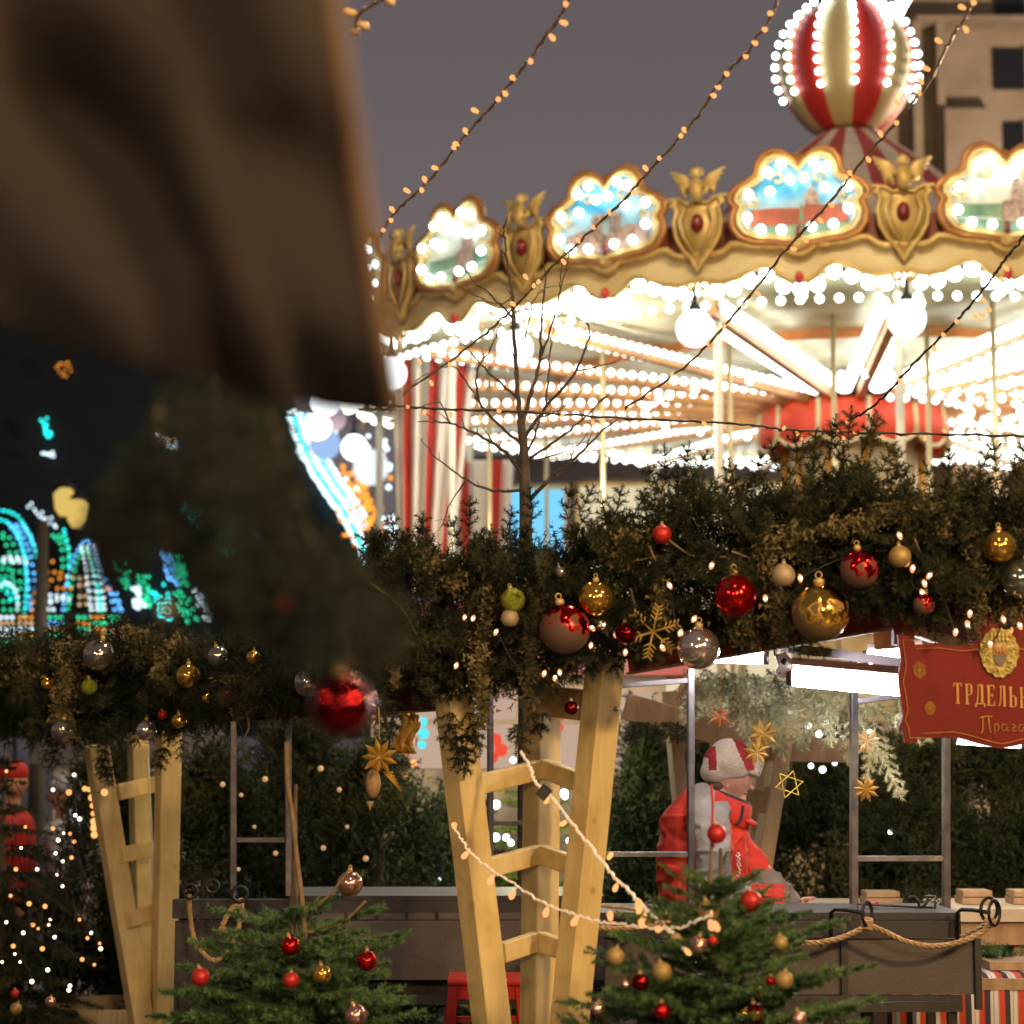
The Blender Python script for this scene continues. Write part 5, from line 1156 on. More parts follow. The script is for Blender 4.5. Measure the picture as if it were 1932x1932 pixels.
hred = mat('dark_red_wool', (0.30, 0.018, 0.015), 0.85)
pp = thing('person', 'cook in white and red trapper hat and red and grey jacket leaning over counter', 'person', (Q(1325, 0).x, PY, 0))
# body: one continuous skin (head, neck, trunk, arms with hands, legs)
m = MB()
hc = Q(1378, 1462)                                     # skull centre
m.ball(hc, 0.076, 20, 14, sc=(1.12, 0.90, 1.05))
m.ball(Q(1387, 1482), 0.046, 16, 12, sc=(1.0, 1.0, 1.15))          # face
m.ball(Q(1398, 1507), 0.020, 12, 9, sc=(1.1, 1.2, 0.9))            # chin
cap_(m, Q(1368, 1498), 0.034, Q(1394, 1505), 0.024)                # jaw
m.ball(Q(1404, 1470), 0.017, 10, 8, sc=(0.9, 2.0, 0.7))            # brow
cap_(m, Q(1410, 1475), 0.0065, Q(1419, 1487), 0.0095, 10); cap_(m, Q(1408, 1488, -.008), .008, Q(1408, 1488, .008), .008, 10)   # nose
m.ball(Q(1398, 1486, -.026), 0.016, 10, 8); m.ball(Q(1398, 1486, .026), 0.016, 10, 8)   # cheeks
m.ball(Q(1407, 1495), 0.0085, 10, 8, sc=(.9, 1.9, .5)); m.ball(Q(1405, 1500), 0.0085, 10, 8, sc=(.9, 1.7, .5))   # lips
m.ball(Q(1373, 1484, -.072), 0.012, 10, 8, sc=(.8, .4, 1.4))       # ear
cap_(m, Q(1362, 1490), 0.052, Q(1346, 1518), 0.060)                # neck
cap_(m, Q(1330, 1548), 0.115, Q(1318, 1680), 0.120); cap_(m, Q(1315, 1680), 0.12, Q(1318, 1760), 0.115)
cap_(m, Q(1335, 1540, -.13), 0.06, Q(1335, 1540, .13), 0.06)
for sy, el, wr in ((-1, (1342, 1668), (1488, 1703)), (1, (1425, 1628), (1492, 1700))):
    cap_(m, Q(1335, 1545, sy*.16), 0.052, Q(el[0], el[1], sy*.17), 0.040); cap_(m, Q(el[0], el[1], sy*.17), 0.038, Q(wr[0], wr[1], sy*.07), 0.025)
    w0 = Q(wr[0]+4, wr[1]+2, sy*.065); hd = (Q(1516, 1712) - Q(1494, 1704)).normalized()
    m.ball(w0 + hd*0.045, 0.026, 12, 9, sc=(1.5, 1.2, 0.75))
    for f, (ln, bend) in enumerate(((.040, .5), (.046, .45), (.044, .5), (.035, .6))):
        b0 = w0 + hd*0.075 + Vector((0, (f-1.5)*0.016, 0.004)); b1 = b0 + (hd + Vector((0, 0, -bend*.5)))*ln*.6; b2 = b1 + (hd*.5 + Vector((0, 0, -bend*1.3)))*ln*.5
        cap_(m, b0, 0.0085, b1, 0.008, 8); cap_(m, b1, 0.008, b2, 0.0065, 8)
    tb = w0 + hd*0.035 + Vector((0, -sy*0.022, 0.010)); cap_(m, tb, 0.011, tb + Vector((0.022, -sy*.012, 0.018)), 0.009, 8); cap_(m, tb + Vector((0.022, -sy*.012, 0.018)), 0.009, tb + Vector((0.046, -sy*.010, 0.020)), 0.007, 8)
for sy in (-1, 1):
    cap_(m, Q(1318, 1765, sy*.09), 0.088, (Q(1322, 0).x, PY+sy*.10, 0.50), 0.058); cap_(m, (Q(1322, 0).x, PY+sy*.10, 0.50), 0.056, (Q(1314, 0).x, PY+sy*.10, 0.09), 0.040)
    cap_(m, (Q(1308, 0).x, PY+sy*.10, 0.045), 0.042, (Q(1372, 0).x, PY+sy*.11, 0.035), 0.034)
body = fused(m, 'body', skin, pp, 0.0045, smooth=2)
m = MB()
for sy in (-1, 1):
    m.ball(Q(1404.5, 1478, sy*.024), 0.0075, 10, 8)
m.build('eye', mat('dark_eye', (0.02, 0.015, 0.012), 0.2), body, True)
m = MB(); hm = mat('brown_hair', (0.07, 0.04, 0.02), .8)
for sy in (-1, 1): m.tube([Q(1402, 1472, sy*.034), Q(1409, 1471, sy*.020)], .0035, 6)
m.build('eyebrow', hm, body, True)
m = MB(); m.ball(Q(1352, 1482), .058, 14, 10, sc=(.75, 1.05, .55)); m.build('hair', hm, body, True)
m = MB(); m.tube([Q(1404, 1497.5, -.022), Q(1411, 1497.5, -.006), Q(1411, 1497.5, .006)], .002, 5); m.build('mouth', mat('lip_line', (.25, .07, .05), .6), body, True)
# jacket
m = MB()
def R(u, v, dy, r, sc=(1, 1, 1)): m.ball(Q(u, v, dy), r, 18, 12, sc=sc)
cap_(m, Q(1328, 1545), 0.135, Q(1312, 1620), 0.150); cap_(m, Q(1312, 1620), 0.150, Q(1308, 1690), 0.140); cap_(m, Q(1308, 1690), 0.14, Q(1310, 1745), 0.135)
R(1296, 1560, 0, 0.105, (1, 1.4, 1)); R(1284, 1610, 0, 0.085, (1, 1.7, 1.5)); R(1282, 1680, 0, 0.075, (1, 1.8, 1.3)); R(1262, 1712, 0, .03, (1, 4, .8))
cap_(m, Q(1360, 1560), 0.10, Q(1358, 1650), 0.105)
cap_(m, Q(1335, 1535, -.12), 0.09, Q(1335, 1535, .12), 0.09)
cap_(m, Q(1332, 1545, -.17), 0.085, Q(1345, 1600, -.19), 0.078); cap_(m, Q(1345, 1600, -.19), 0.078, Q(1346, 1668, -.18), 0.070)
cap_(m, Q(1346, 1675, -.18), 0.068, Q(1420, 1696, -.14), 0.062); cap_(m, Q(1420, 1696, -.14), 0.062, Q(1488, 1705, -.08), 0.046)
cap_(m, Q(1340, 1545, .17), 0.08, Q(1400, 1612, .19), 0.070); cap_(m, Q(1400, 1612, .19), 0.070, Q(1435, 1650, .16), 0.055); cap_(m, Q(1435, 1650, .16), 0.055, Q(1490, 1700, .08), 0.045)
for i in range(9):      # creases
    u, v = [(1342, 1560), (1352, 1590), (1334, 1618), (1350, 1640), (1340, 1665), (1440, 1690), (1410, 1684), (1300, 1650), (1275, 1640)][i]
    R(u, v, -.235 if i < 7 else -.12, 0.018, (2.2, 1, .6))
cuff_u = Q(1474, 0, -.1).x; red2 = Q(1408, 0, -.1).x
ygrey = PY - 0.10
def pick_j(c):
    x = (c.x)*F/max(c.y, .1)+966; vv = 966 + F*math.tan(PITCH - math.atan2(c.z-EYE, c.y))
    if x > 1474: return 2
    if c.y < ygrey and 1308 < x < 1374 and vv > 1512 and vv < 1700: return 1
    if c.y < ygrey and 1374 <= x < 1412 and vv > 1662: return 1
    if vv < 1560 and 1305 < x < 1345 and c.y < PY+.2: return 1
    if x > 1412 and vv < 1668 and vv > 1640: return 2
    return 0
jk = fused(m, 'jacket', [jr, jg, jd], pp, 0.008, pick_j, smooth=4, crease=.011)
# collar: standing red collar with black lining
def cuff_ring(p0, p1, r0, r1, mt, name, n=24, sq=1.0):
    p0, p1 = Vector(p0), Vector(p1); d = (p1-p0).normalized(); a = d.cross(Vector((0, 1, 0))).normalized(); b = Vector((0, 1, 0)); m = MB(); rows = []
    for f, rr in ((0, r0), (.5, (r0+r1)/2), (1, r1)): rows.append([p0.lerp(p1, f) + a*math.cos(2*PI*i/n)*rr + b*math.sin(2*PI*i/n)*rr*sq for i in range(n)])
    m.grid(rows, wrap=True); return m.build(name, mt, jk, True, solid=0.012)
cuff_ring(Q(1356, 1546), Q(1372, 1503), 0.118, 0.098, jr, 'collar', sq=.85); cuff_ring(Q(1360, 1535), Q(1374, 1498), 0.096, 0.088, jb, 'collar_lining', sq=.85)
m = MB(); m.bar(Q(1402, 1542, -.03), Q(1425, 1556, -.05), 0.05, 0.012, (0, 1, .3), bev=.003); m.build('collar_flap', jr, jk, True)
m = MB(); m.tube(spline([Q(1402, 1520, -.09), Q(1398, 1545, -.10), Q(1388, 1556, -.115)], 5), 0.006, 6); m.tube(spline([Q(1346, 1516, -.16), Q(1372, 1560, -.17), Q(1379, 1620, -.16), Q(1366, 1650, -.17)], 6), 0.0025, 5); m.build('zip', jb, jk, True)
m = MB()
for k, path in enumerate(([(1389, 1612), (1393, 1609), (1396, 1613), (1391, 1617), (1388, 1614)], [(1392, 1618), (1396, 1620), (1394, 1625), (1390, 1622)], [(1391, 1627), (1396, 1629), (1397, 1634), (1391, 1634), (1391, 1629)], [(1393, 1637), (1397, 1641), (1393, 1645), (1397, 1649)], [(1390, 1650), (1395, 1654), (1392, 1659), (1388, 1655), (1392, 1651)])):
    m.tube([Q(u-2, v, -.13) + Vector((0.004, 0, 0)) for u, v in path], 0.0032, 5)
m.build('script_emblem', M_white, jk, True)
m = MB(); cap_(m, Q(1310, 1745), .125, (Q(1314, 0).x, PY, 0.84), .125)
for sy in (-1, 1): cap_(m, (Q(1318, 0).x, PY+sy*.09, .84), 0.10, (Q(1322, 0).x, PY+sy*.10, 0.48), 0.075); cap_(m, (Q(1322, 0).x, PY+sy*.10, 0.48), 0.074, (Q(1314, 0).x, PY+sy*.10, 0.10), 0.062)
fused(m, 'trousers', mat('dark_trousers', (0.03, 0.03, 0.038), 0.8, 0, (0.045, 0.043, 0.05), 12), pp, 0.012, smooth=3)
m = MB()
for sy in (-1, 1): cap_(m, (Q(1306, 0).x, PY+sy*.10, 0.055), 0.055, (Q(1378, 0).x, PY+sy*.11, 0.045), 0.044)
fused(m, 'boots', M_black, pp, 0.012, smooth=2)
# hat: fur crown with red panels, front flap turned up
m = MB()
m.ball(Q(1374, 1440), 0.100, 22, 16, sc=(1.0, 0.92, 0.86)); m.ball(Q(1352, 1456), 0.062, 16, 12, sc=(1.05, 1.35, 0.85)); m.ball(Q(1376, 1420), 0.075, 16, 12, sc=(1, 1, .75))
cap_(m, Q(1350, 1462, -.045), 0.030, Q(1400, 1455, -.055), 0.028); cap_(m, Q(1350, 1462, .045), 0.030, Q(1400, 1455, .055), 0.028)
cap_(m, Q(1428, 1436), 0.030, Q(1425, 1456), 0.024); cap_(m, Q(1424, 1436, -.045), 0.028, Q(1420, 1454, -.04), 0.022); cap_(m, Q(1424, 1436, .045), 0.028, Q(1420, 1454, .04), 0.022)
def pick_h(c):
    u = c.x*F/c.y+966; v = 966 + F*math.tan(PITCH - math.atan2(c.z-EYE, c.y))
    if 1383 + (v-1400)*0.42 < u < 1412 + (v-1400)*0.16 and v < 1453: return 1
    if u < 1349 and 1408 < v < 1453 and (u > 1334 or v < 1430): return 1
    return 0
hat = fused(m, 'hat', [fur, hred], pp, 0.007, pick_h, smooth=2)

def far_person(label, u, Y, vtop, coat, trousers_, face=1):
    """standing visitor seen far behind"""
    H = W(0, vtop, Y).z; x = W(u, 0, Y).x; s = H/1.75
    t = thing('person', label, 'person', (x, Y, 0)); B = lambda dx, dy, z: Vector((x+dx*s*face, Y+dy*s, z*s))
    m = MB(); m.ball(B(0, 0, 1.63), .105*s, 16, 12, sc=(.9, .95, 1.12)); m.ball(B(.1, 0, 1.61), .018*s, 8, 6); m.ball(B(0, -.09, 1.63), .03*s, 8, 6, sc=(1, .5, 1.3)); cap_(m, B(0, 0, 1.42), .055*s, B(0, 0, 1.55), .05*s)
    cap_(m, B(0, 0, 1.3), .12*s, B(0, 0, 1.0), .12*s); cap_(m, B(0, -.12, 1.36), .06*s, B(0, .12, 1.36), .06*s)
    for sy in (-1, 1):
        cap_(m, B(0, .19*sy, 1.36), .05*s, B(-.02, .23*sy, 1.07), .04*s); cap_(m, B(-.02, .23*sy, 1.07), .038*s, B(.10, .2*sy, .84), .028*s)
        m.ball(B(.12, .2*sy, .79), .036*s, 10, 8, sc=(.7, .5, 1.1))
        for f in range(4): cap_(m, B(.10+.018*f, .2*sy, .76), .008*s, B(.115+.018*f, .2*sy, .695+(.008 if f in (0, 3) else 0)), .007*s, 6)
        cap_(m, B(.10, .18*sy, .80), .010*s, B(.085, .165*sy, .75), .008*s, 6)
        cap_(m, B(0, .09*sy, .95), .085*s, B(.02, .1*sy, .50), .06*s); cap_(m, B(.02, .1*sy, .5), .058*s, B(0, .1*sy, .1), .04*s); cap_(m, B(0, .1*sy, .05), .045*s, B(.14, .11*sy, .04), .035*s)
    bd = fused(m, 'body', skin, t, 0.016, smooth=2)
    m = MB(); cap_(m, B(0, 0, 1.32), .16*s, B(0, 0, .95), .175*s); cap_(m, B(0, -.14, 1.36), .085*s, B(0, .14, 1.36), .085*s)
    for sy in (-1, 1): cap_(m, B(0, .19*sy, 1.36), .075*s, B(-.02, .235*sy, 1.07), .065*s); cap_(m, B(-.02, .235*sy, 1.07), .06*s, B(.09, .205*sy, .88), .05*s)
    fused(m, 'coat', coat, t, 0.018, smooth=3)
    m = MB()
    for sy in (-1, 1): cap_(m, B(0, .09*sy, .95), .1*s, B(.02, .1*sy, .5), .075*s); cap_(m, B(.02, .1*sy, .5), .07*s, B(0, .1*sy, .12), .055*s)
    fused(m, 'trousers', trousers_, t, 0.018, smooth=3)
    m = MB(); m.ball(B(-.01, 0, 1.69), .112*s, 16, 10, sc=(1, 1, .75)); m.build('hat', coat, bd, True)
dkc = mat('dark_wool', (0.03, 0.03, 0.04), 0.8)
far_person('visitor in a bright red coat behind the left lit tree', 62, 11.8, 1440, mat('bright_red_coat', (0.42, 0.015, 0.012), 0.8), dkc)
far_person('visitor in a pale blue-grey jacket just left of the left post tower', 152, 12.2, 1470, mat('pale_jacket', (0.42, 0.44, 0.52), 0.8), dkc, -1)
# ------------------------------------------------------------ garlands of fir on the roof boards
def garland(label, top, bot, Yf, dp, n_fr, mt, u0, u1, nd=0.018, K=36, lsz=(.10, .26), tails=(), spikes=(), group=None, fillers=5000):
    """top/bot: tables (u, v) of the upper and lower outline; Yf(u): distance; dp: thickness front to back"""
    um = (u0+u1)/2; t = thing('garland', label, 'garland', tuple(W(um, (interp(top, um)+interp(bot, um))/2, Yf(um))), group)
    PP, DD, LL = [], [], []
    for _ in range(n_fr):
        u = random.uniform(u0, u1); vt = interp(top, u); vb = interp(bot, u); f = random.random()
        v = vt + (vb-vt)*(0.04+0.86*f); y = Yf(u) + random.uniform(-.5, .5)*dp
        fy = (y-Yf(u))/(dp*.5)
        up = 1.0 - 1.75*f; d = Vector((random.uniform(-.9, .9), -0.55+0.5*fy*0 - random.uniform(0, .5)*(1 if fy < 0.3 else -.8), up*random.uniform(.3, 1.0)))
        L = random.uniform(*lsz)
        px = (vb-vt)*PX(y); edge = min(f, 1-f)*px
        L = min(L, 0.09 + edge*0.9)
        a, b, c = frond(W(u, v, y), d, L, (random.uniform(-.3, .3), -1, .3), step=.035, droop=.35 if f > .4 else .05, side=.45)
        PP += a; DD += b; LL += c
    for u, v, L, ang in spikes:
        y = Yf(u)+random.uniform(-.06, .06); a, b, c = frond(W(u, v, y), (math.sin(ang), -.05, math.cos(ang)), L, (0, -1, .1), step=.03, droop=-.05, side=.42); PP += a; DD += b; LL += c
    for u, v, L, wdt in tails:
        for q in range(int(L/0.035)):
            f = q*0.035/L; ww = wdt*(1-f*.6)
            for _ in range(2):
                p = W(u, v, Yf(u)-.03) + Vector((random.uniform(-ww, ww), random.uniform(-.05, .03), -f*L)); a, b, c = frond(p, (random.uniform(-.5, .5), -.3, -1), random.uniform(.07, .12), (0, -1, 0), step=.03, droop=.1, side=.5); PP += a; DD += b; LL += c
    PP = np.array([tuple(p) for p in PP]); DD = np.array([tuple(d) for d in DD]); LL = np.array(LL); big = LL > .055
    T = np.concatenate([sprigs(PP[~big], DD[~big], LL[~big], needle=nd, K=K, wd=.0030, fwd=.7), sprigs(PP[big], DD[big], LL[big], needle=nd, K=int(K*2.2), wd=.0032, fwd=.7)])
    # inner twigs that make the body dense
    C = []
    for _ in range(fillers):
        u = random.uniform(u0, u1); vt = interp(top, u); vb = interp(bot, u); f = .10+.78*random.random(); C.append(tuple(W(u, vt+(vb-vt)*f, Yf(u)+random.uniform(-.05, .5)*dp)))
    if C:
        T2 = sprigs(C, RNG.normal(size=(len(C), 3)), .05+.05*RNG.random(len(C)), needle=nd*1.2, K=10, wd=.005, fwd=.6); T = np.concatenate([T, T2])
    tri_mesh('foliage', T, mt, t)
    return t
def strand(t, name, path, Y, wdt, mt, n=900, sz=.010, taper=.5):
    sp = spline([W(u, v, Y) for u, v in path], 10); L = len(sp); C = []
    for _ in range(n):
        f = random.random(); a = sp[min(L-1, int(f*(L-1)))]; ww = wdt*(1-taper*f)*(0.75+.35*math.sin(f*40)); C.append((a.x+random.gauss(0, ww*.5), a.y+random.gauss(0, ww*.4), a.z+random.gauss(0, .012)))
    return tri_mesh(name, leaves(C, sz), mt, t)
rt_top = [(690, 1010), (740, 1015), (800, 1030), (860, 1035), (930, 1020), (1000, 1000), (1060, 995), (1120, 985), (1200, 980), (1250, 935), (1290, 905), (1330, 925), (1400, 925), (1470, 905), (1540, 915), (1590, 880), (1640, 890), (1700, 925), (1760, 925), (1820, 925), (1880, 900), (1990, 900)]
rt_bot = [(690, 1300), (730, 1312), (800, 1325), (860, 1345), (900, 1350), (950, 1310), (1000, 1345), (1040, 1320), (1080, 1285), (1130, 1275), (1200, 1255), (1300, 1238), (1400, 1228), (1480, 1215), (1540, 1178), (1600, 1160), (1650, 1160), (1700, 1178), (1740, 1175), (1790, 1160), (1850, 1175), (1920, 1190), (1990, 1200)]
Yr_ = lambda u: float(np.interp(u, [690, 1180, 1690, 1990], [6.75, 6.55, 6.25, 6.5]))
gr = garland('thick fir garland with large baubles from the centre post tower to the right edge', rt_top, rt_bot, Yr_, 0.30, 620, M_firb, 695, 1985, tails=[(880, 1345, .16, .05), (1000, 1345, .10, .05), (730, 1300, .12, .04), (1800, 1160, .06, .05), (1520, 1180, .05, .04)],
    spikes=[(u, v, L, a) for u, v, L, a in ((745, 1030, .10, -.1), (790, 1020, .09, .2), (735, 1060, .12, -.5), (885, 1010, .12, 0), (870, 1030, .1, -.4), (960, 1010, .09, .1), (1005, 980, .1, -.1), (1070, 960, .08, .2), (1095, 965, .09, .5), (1140, 975, .08, -.1), (1160, 970, .09, .3), (1255, 905, .11, 0), (1245, 930, .1, -.4), (1290, 890, .09, .2), (1310, 900, .09, .5),
            (1470, 890, .10, -.3), (1510, 890, .12, -.15), (1535, 885, .12, .1), (1565, 870, .14, .15), (1600, 850, .13, .05), (1625, 860, .14, .35), (1640, 865, .13, .2), (1560, 900, .12, -.5), (1590, 880, .13, -.3), (1660, 890, .1, .5), (1690, 905, .1, .1), (1790, 905, .09, 0), (1760, 920, .08, -.3), (1845, 900, .09, .4), (1880, 890, .1, -.1), (1920, 890, .1, .3), (1430, 905, .08, .1), (1385, 915, .08, -.2), (1720, 915, .07, -.5))], fillers=9000)
tag(gr, group='fir garlands')
for path, w_, n in (([(930, 1110), (915, 1180), (905, 1250), (910, 1310), (908, 1370)], .055, 1500), ([(1015, 1105), (1008, 1160), (1002, 1220), (1000, 1280), (998, 1330)], .050, 1300), ([(735, 1180), (740, 1240), (748, 1290)], .03, 350), ([(1460, 1010), (1450, 1060), (1458, 1110), (1462, 1150)], .06, 900), ([(1500, 1000), (1510, 1050)], .06, 600), ([(1240, 1100), (1245, 1180), (1250, 1240)], .05, 600), ([(1380, 1140), (1400, 1190), (1410, 1220)], .07, 800), ([(1470, 1160), (1480, 1210)], .06, 700),
                    ([(1838, 1010), (1845, 1080), (1848, 1140), (1835, 1195)], .035, 900), ([(1770, 960), (1778, 1010)], .05, 600), ([(1905, 1130), (1900, 1180)], .06, 700), ([(1700, 960), (1620, 990), (1560, 1000)], .09, 1400), ([(1180, 1010), (1160, 1070)], .09, 700), ([(830, 1060), (860, 1110)], .08, 600)):
    strand(gr, 'moss_strand', path, Yr_(path[0][0])-.16, w_, M_lichen, n)
def twig(parent, pts, Y, r=0.004, mt=None):
    sp = spline([W(u, v, Y) for u, v in pts], 8); L = len(sp); m = MB(); m.tube(sp, [r*(1-.6*i/L) for i in range(L)], 6); return m.build('bare_twig', mt or M_twig, parent, True)
for pts in ([(1245, 1005), (1290, 1040), (1330, 1060)], [(1225, 1030), (1240, 1060), (1275, 1085)], [(1330, 1060), (1360, 1050), (1400, 1062), (1430, 1070)], [(1180, 1062), (1240, 1050)], [(1725, 1015), (1735, 1040), (1745, 1065)], [(1380, 1040), (1440, 1062)], [(700, 1100), (760, 1150), (800, 1230)], [(1190, 1110), (1200, 1150), (1215, 1180)]): twig(gr, pts, Yr_(pts[0][0])-.17)

lf_top = [(-60, 1180), (0, 1188), (60, 1195), (140, 1180), (200, 1172), (300, 1190), (420, 1200), (560, 1180), (640, 1120), (700, 1060), (745, 1020)]
lf_bot = [(-60, 1400), (0, 1405), (60, 1410), (110, 1420), (150, 1418), (200, 1425), (260, 1405), (330, 1400), (400, 1390), (480, 1362), (560, 1350), (640, 1340), (745, 1335)]
Yl_ = lambda u: float(np.interp(u, [-60, 300, 745], [9.6, 9.2, 6.95]))
gl_ = garland('long dark fir garland with small baubles above the left post tower', lf_top, lf_bot, Yl_, 0.38, 430, M_firb, -60, 745, K=20, nd=.020, lsz=(.12, .3), tails=[(205, 1400, .14, .06), (115, 1400, .08, .06), (325, 1395, .08, .05)], fillers=7000)
tag(gl_, group='fir garlands')
for path, w_, n in (([(140, 1215), (125, 1280), (118, 1340), (125, 1395)], .10, 1800), ([(250, 1190), (270, 1230), (300, 1210)], .10, 700), ([(60, 1240), (40, 1300)], .09, 600), ([(330, 1210), (300, 1270), (320, 1300)], .06, 500), ([(300, 1230), (295, 1330)], .06, 500), ([(440, 1280), (460, 1330), (450, 1360)], .07, 500)):
    strand(gl_, 'moss_strand', path, Yl_(path[0][0])-.22, w_, M_lichen, n, sz=.013)
for pts in ([(255, 1255), (290, 1240), (330, 1215)], [(290, 1240), (310, 1270), (330, 1290)], [(460, 1290), (500, 1250), (540, 1230)], [(460, 1330), (470, 1370), (455, 1400)]): twig(gl_, pts, Yl_(pts[0][0])-.2, .006)

# ------------------------------------------------------------ baubles
def glossy(name, c, c2=None, painted_refl=None, rough=0.10):
    if name in MATS: return MATS[name]
    m = mat(name, c, rough, 0.92); n = m.node_tree.nodes; l = m.node_tree.links; b = n['Principled BSDF']
    if painted_refl:   # garland reflection painted as a dull brown lower half with a ragged edge
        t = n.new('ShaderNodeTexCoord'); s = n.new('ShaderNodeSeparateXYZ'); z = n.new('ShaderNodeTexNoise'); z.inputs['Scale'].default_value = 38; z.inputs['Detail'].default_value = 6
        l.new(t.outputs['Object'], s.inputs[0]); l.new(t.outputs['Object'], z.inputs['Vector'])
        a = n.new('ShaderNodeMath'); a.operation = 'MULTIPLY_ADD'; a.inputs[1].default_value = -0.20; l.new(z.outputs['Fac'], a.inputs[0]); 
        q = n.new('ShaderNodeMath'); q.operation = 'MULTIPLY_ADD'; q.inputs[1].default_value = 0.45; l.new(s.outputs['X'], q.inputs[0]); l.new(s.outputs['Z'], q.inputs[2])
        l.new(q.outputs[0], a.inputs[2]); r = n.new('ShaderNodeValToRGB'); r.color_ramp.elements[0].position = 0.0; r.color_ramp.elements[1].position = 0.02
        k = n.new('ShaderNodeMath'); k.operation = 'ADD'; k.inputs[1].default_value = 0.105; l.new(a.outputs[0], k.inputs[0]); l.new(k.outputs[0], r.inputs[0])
        mxx = n.new('ShaderNodeMixRGB'); mxx.inputs[1].default_value = (*painted_refl, 1); mxx.inputs[2].default_value = (*c, 1); l.new(r.outputs[0], mxx.inputs[0]); l.new(mxx.outputs[0], b.inputs['Base Color'])
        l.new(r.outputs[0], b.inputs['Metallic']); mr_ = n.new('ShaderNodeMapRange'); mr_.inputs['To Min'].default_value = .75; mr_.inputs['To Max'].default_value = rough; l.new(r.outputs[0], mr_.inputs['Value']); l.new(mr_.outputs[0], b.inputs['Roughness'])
    return m
B_ = {'red': glossy('red_gloss_bauble', (0.62, 0.015, 0.012)), 'redrefl': glossy('red_painted_refl_bauble', (0.66, 0.02, 0.015), painted_refl=(0.11, 0.060, 0.038)), 'gold': glossy('gold_gloss_bauble', (0.85, 0.48, 0.08)), 'goldrefl': glossy('gold_painted_refl_bauble', (0.85, 0.50, 0.08), painted_refl=(0.13, 0.080, 0.028)),
      'goldm': mat('matt_gold_bauble', (0.44, 0.31, 0.12), 0.55, 0.4, (0.36, 0.24, 0.08), 30), 'silver': glossy('silver_gloss_bauble', (0.78, 0.68, 0.62)), 'rose': glossy('rose_gold_bauble', (0.75, 0.42, 0.34), rough=.14), 'green': mat('green_glitter_bauble', (0.38, 0.42, 0.04), 0.4, 0.6, (0.22, 0.26, 0.02), 60, bump=.8, bscale=200),
      'redm': mat('matt_red_bauble', (0.50, 0.025, 0.022), 0.4, 0.3), 'champ': mat('matt_champagne_bauble', (0.46, 0.37, 0.22), 0.6, 0.3, (0.38, 0.29, 0.16), 30), 'smoke': glossy('smoky_clear_bauble', (0.50, 0.44, 0.36), rough=.06), 'pale': glossy('pale_green_bauble', (0.36, 0.42, 0.30), rough=.12), 'redd': glossy('deep_red_gloss_bauble', (0.17, 0.004, 0.006), rough=.12)}
baub_src = {}
def bauble(u, v, r, kind, Y, label, group, cn='bauble'):
    c = W(u, v, Y); R0 = r*PX(Y); key = kind
    if key in baub_src:
        s, kids = baub_src[key]; o = s.copy(); COL.objects.link(o)
        for k_ in kids: q = k_.copy(); COL.objects.link(q); q.parent = o
    else:
        m = MB(); m.ball((0, 0, 0), 0.05, 36, 24); o = m.build(cn, B_[kind], None, True, origin=(0, 0, 0))
        m = MB(); m.lathe([(0.009, 0.048), (0.0095, 0.056), (0.008, 0.059), (0.002, 0.060)], (0, 0, 0), 14); k1 = m.build('cap', M_gold, o, True, origin=(0, 0, 0)); k1.location = (0, 0, 0)
        m = MB(); m.tube([(0.006*math.cos(q*PI/5), 0, 0.066+0.006*math.sin(q*PI/5)) for q in range(10)], 0.0012, 5, closed=True); k2 = m.build('hanging_loop', M_gold, o, True, origin=(0, 0, 0)); k2.location = (0, 0, 0)
        baub_src[key] = (o, [k1, k2])
    o.location = c; o.scale = (R0/0.05,)*3; o.rotation_euler = (random.uniform(-.25, .25), random.uniform(-.25, .25), random.uniform(-.7, .7)); WORLD[o.name] = c
    return tag(o, label, 'bauble', group)
GR = 'baubles in the right garland'; GL2 = 'baubles in the left garland'; GT1 = 'baubles on the left fir tree'; GT2 = 'baubles on the right fir tree'; GT3 = 'baubles on the dark lit tree'
for (u, v, r, kind, lab) in [
    (1066, 1186, 48, 'redrefl', 'large red bauble with a painted-on lower reflection above the centre post tower'),
    (1124, 1129, 33, 'gold', 'shiny gold bauble touching the upper right of the large half-brown red one'),
    (968, 1132, 23, 'green', 'yellow-green glitter bauble between the two hanging moss strands'),
    (962, 1166, 17, 'champ', 'dull beige bauble just under the yellow-green one'),
    (1387, 1124, 41, 'red', 'big plain shiny red bauble hanging in the middle of the right garland'),
    (1478, 1085, 22, 'champ', 'matt champagne bauble between the plain red and the big gold baubles'),
    (1548, 1156, 54, 'goldrefl', 'largest gold bauble, half painted with a dark reflection, next to the red fascia'),
    (1622, 1073, 37, 'redrefl', 'red bauble with a painted brownish reflection above the largest gold one'),
    (1318, 1223, 40, 'silver', 'mirror-like silver and gold bauble in front of the bright steel upright'),
    (1249, 1008, 18, 'redm', 'small red bauble high in the garland above the bare twigs'),
    (1181, 1195, 21, 'redd', 'small dark red bauble beside the golden snowflake'),
    (1698, 1050, 21, 'goldm', 'matt olive gold bauble right of the half-brown red one'),
    (1887, 1031, 31, 'gold', 'amber gold bauble near the right edge of the picture'),
    (1743, 1140, 20, 'redrefl', 'small red bauble with a painted-on reflection above the orange corner block'),
    (1926, 1092, 38, 'pale', 'pale green bauble cut off by the right edge'),
    (1078, 1336, 14, 'redd', 'tiny dark red bauble peeping under the top rail of the centre post tower'),
    (1057, 1080, 11, 'silver', 'tiny silver bauble shining above the large half-brown red one')]:
    bauble(u, v, r, kind, Yr_(u)-.27 if r > 15 else Yr_(u)-.2, lab, GR)
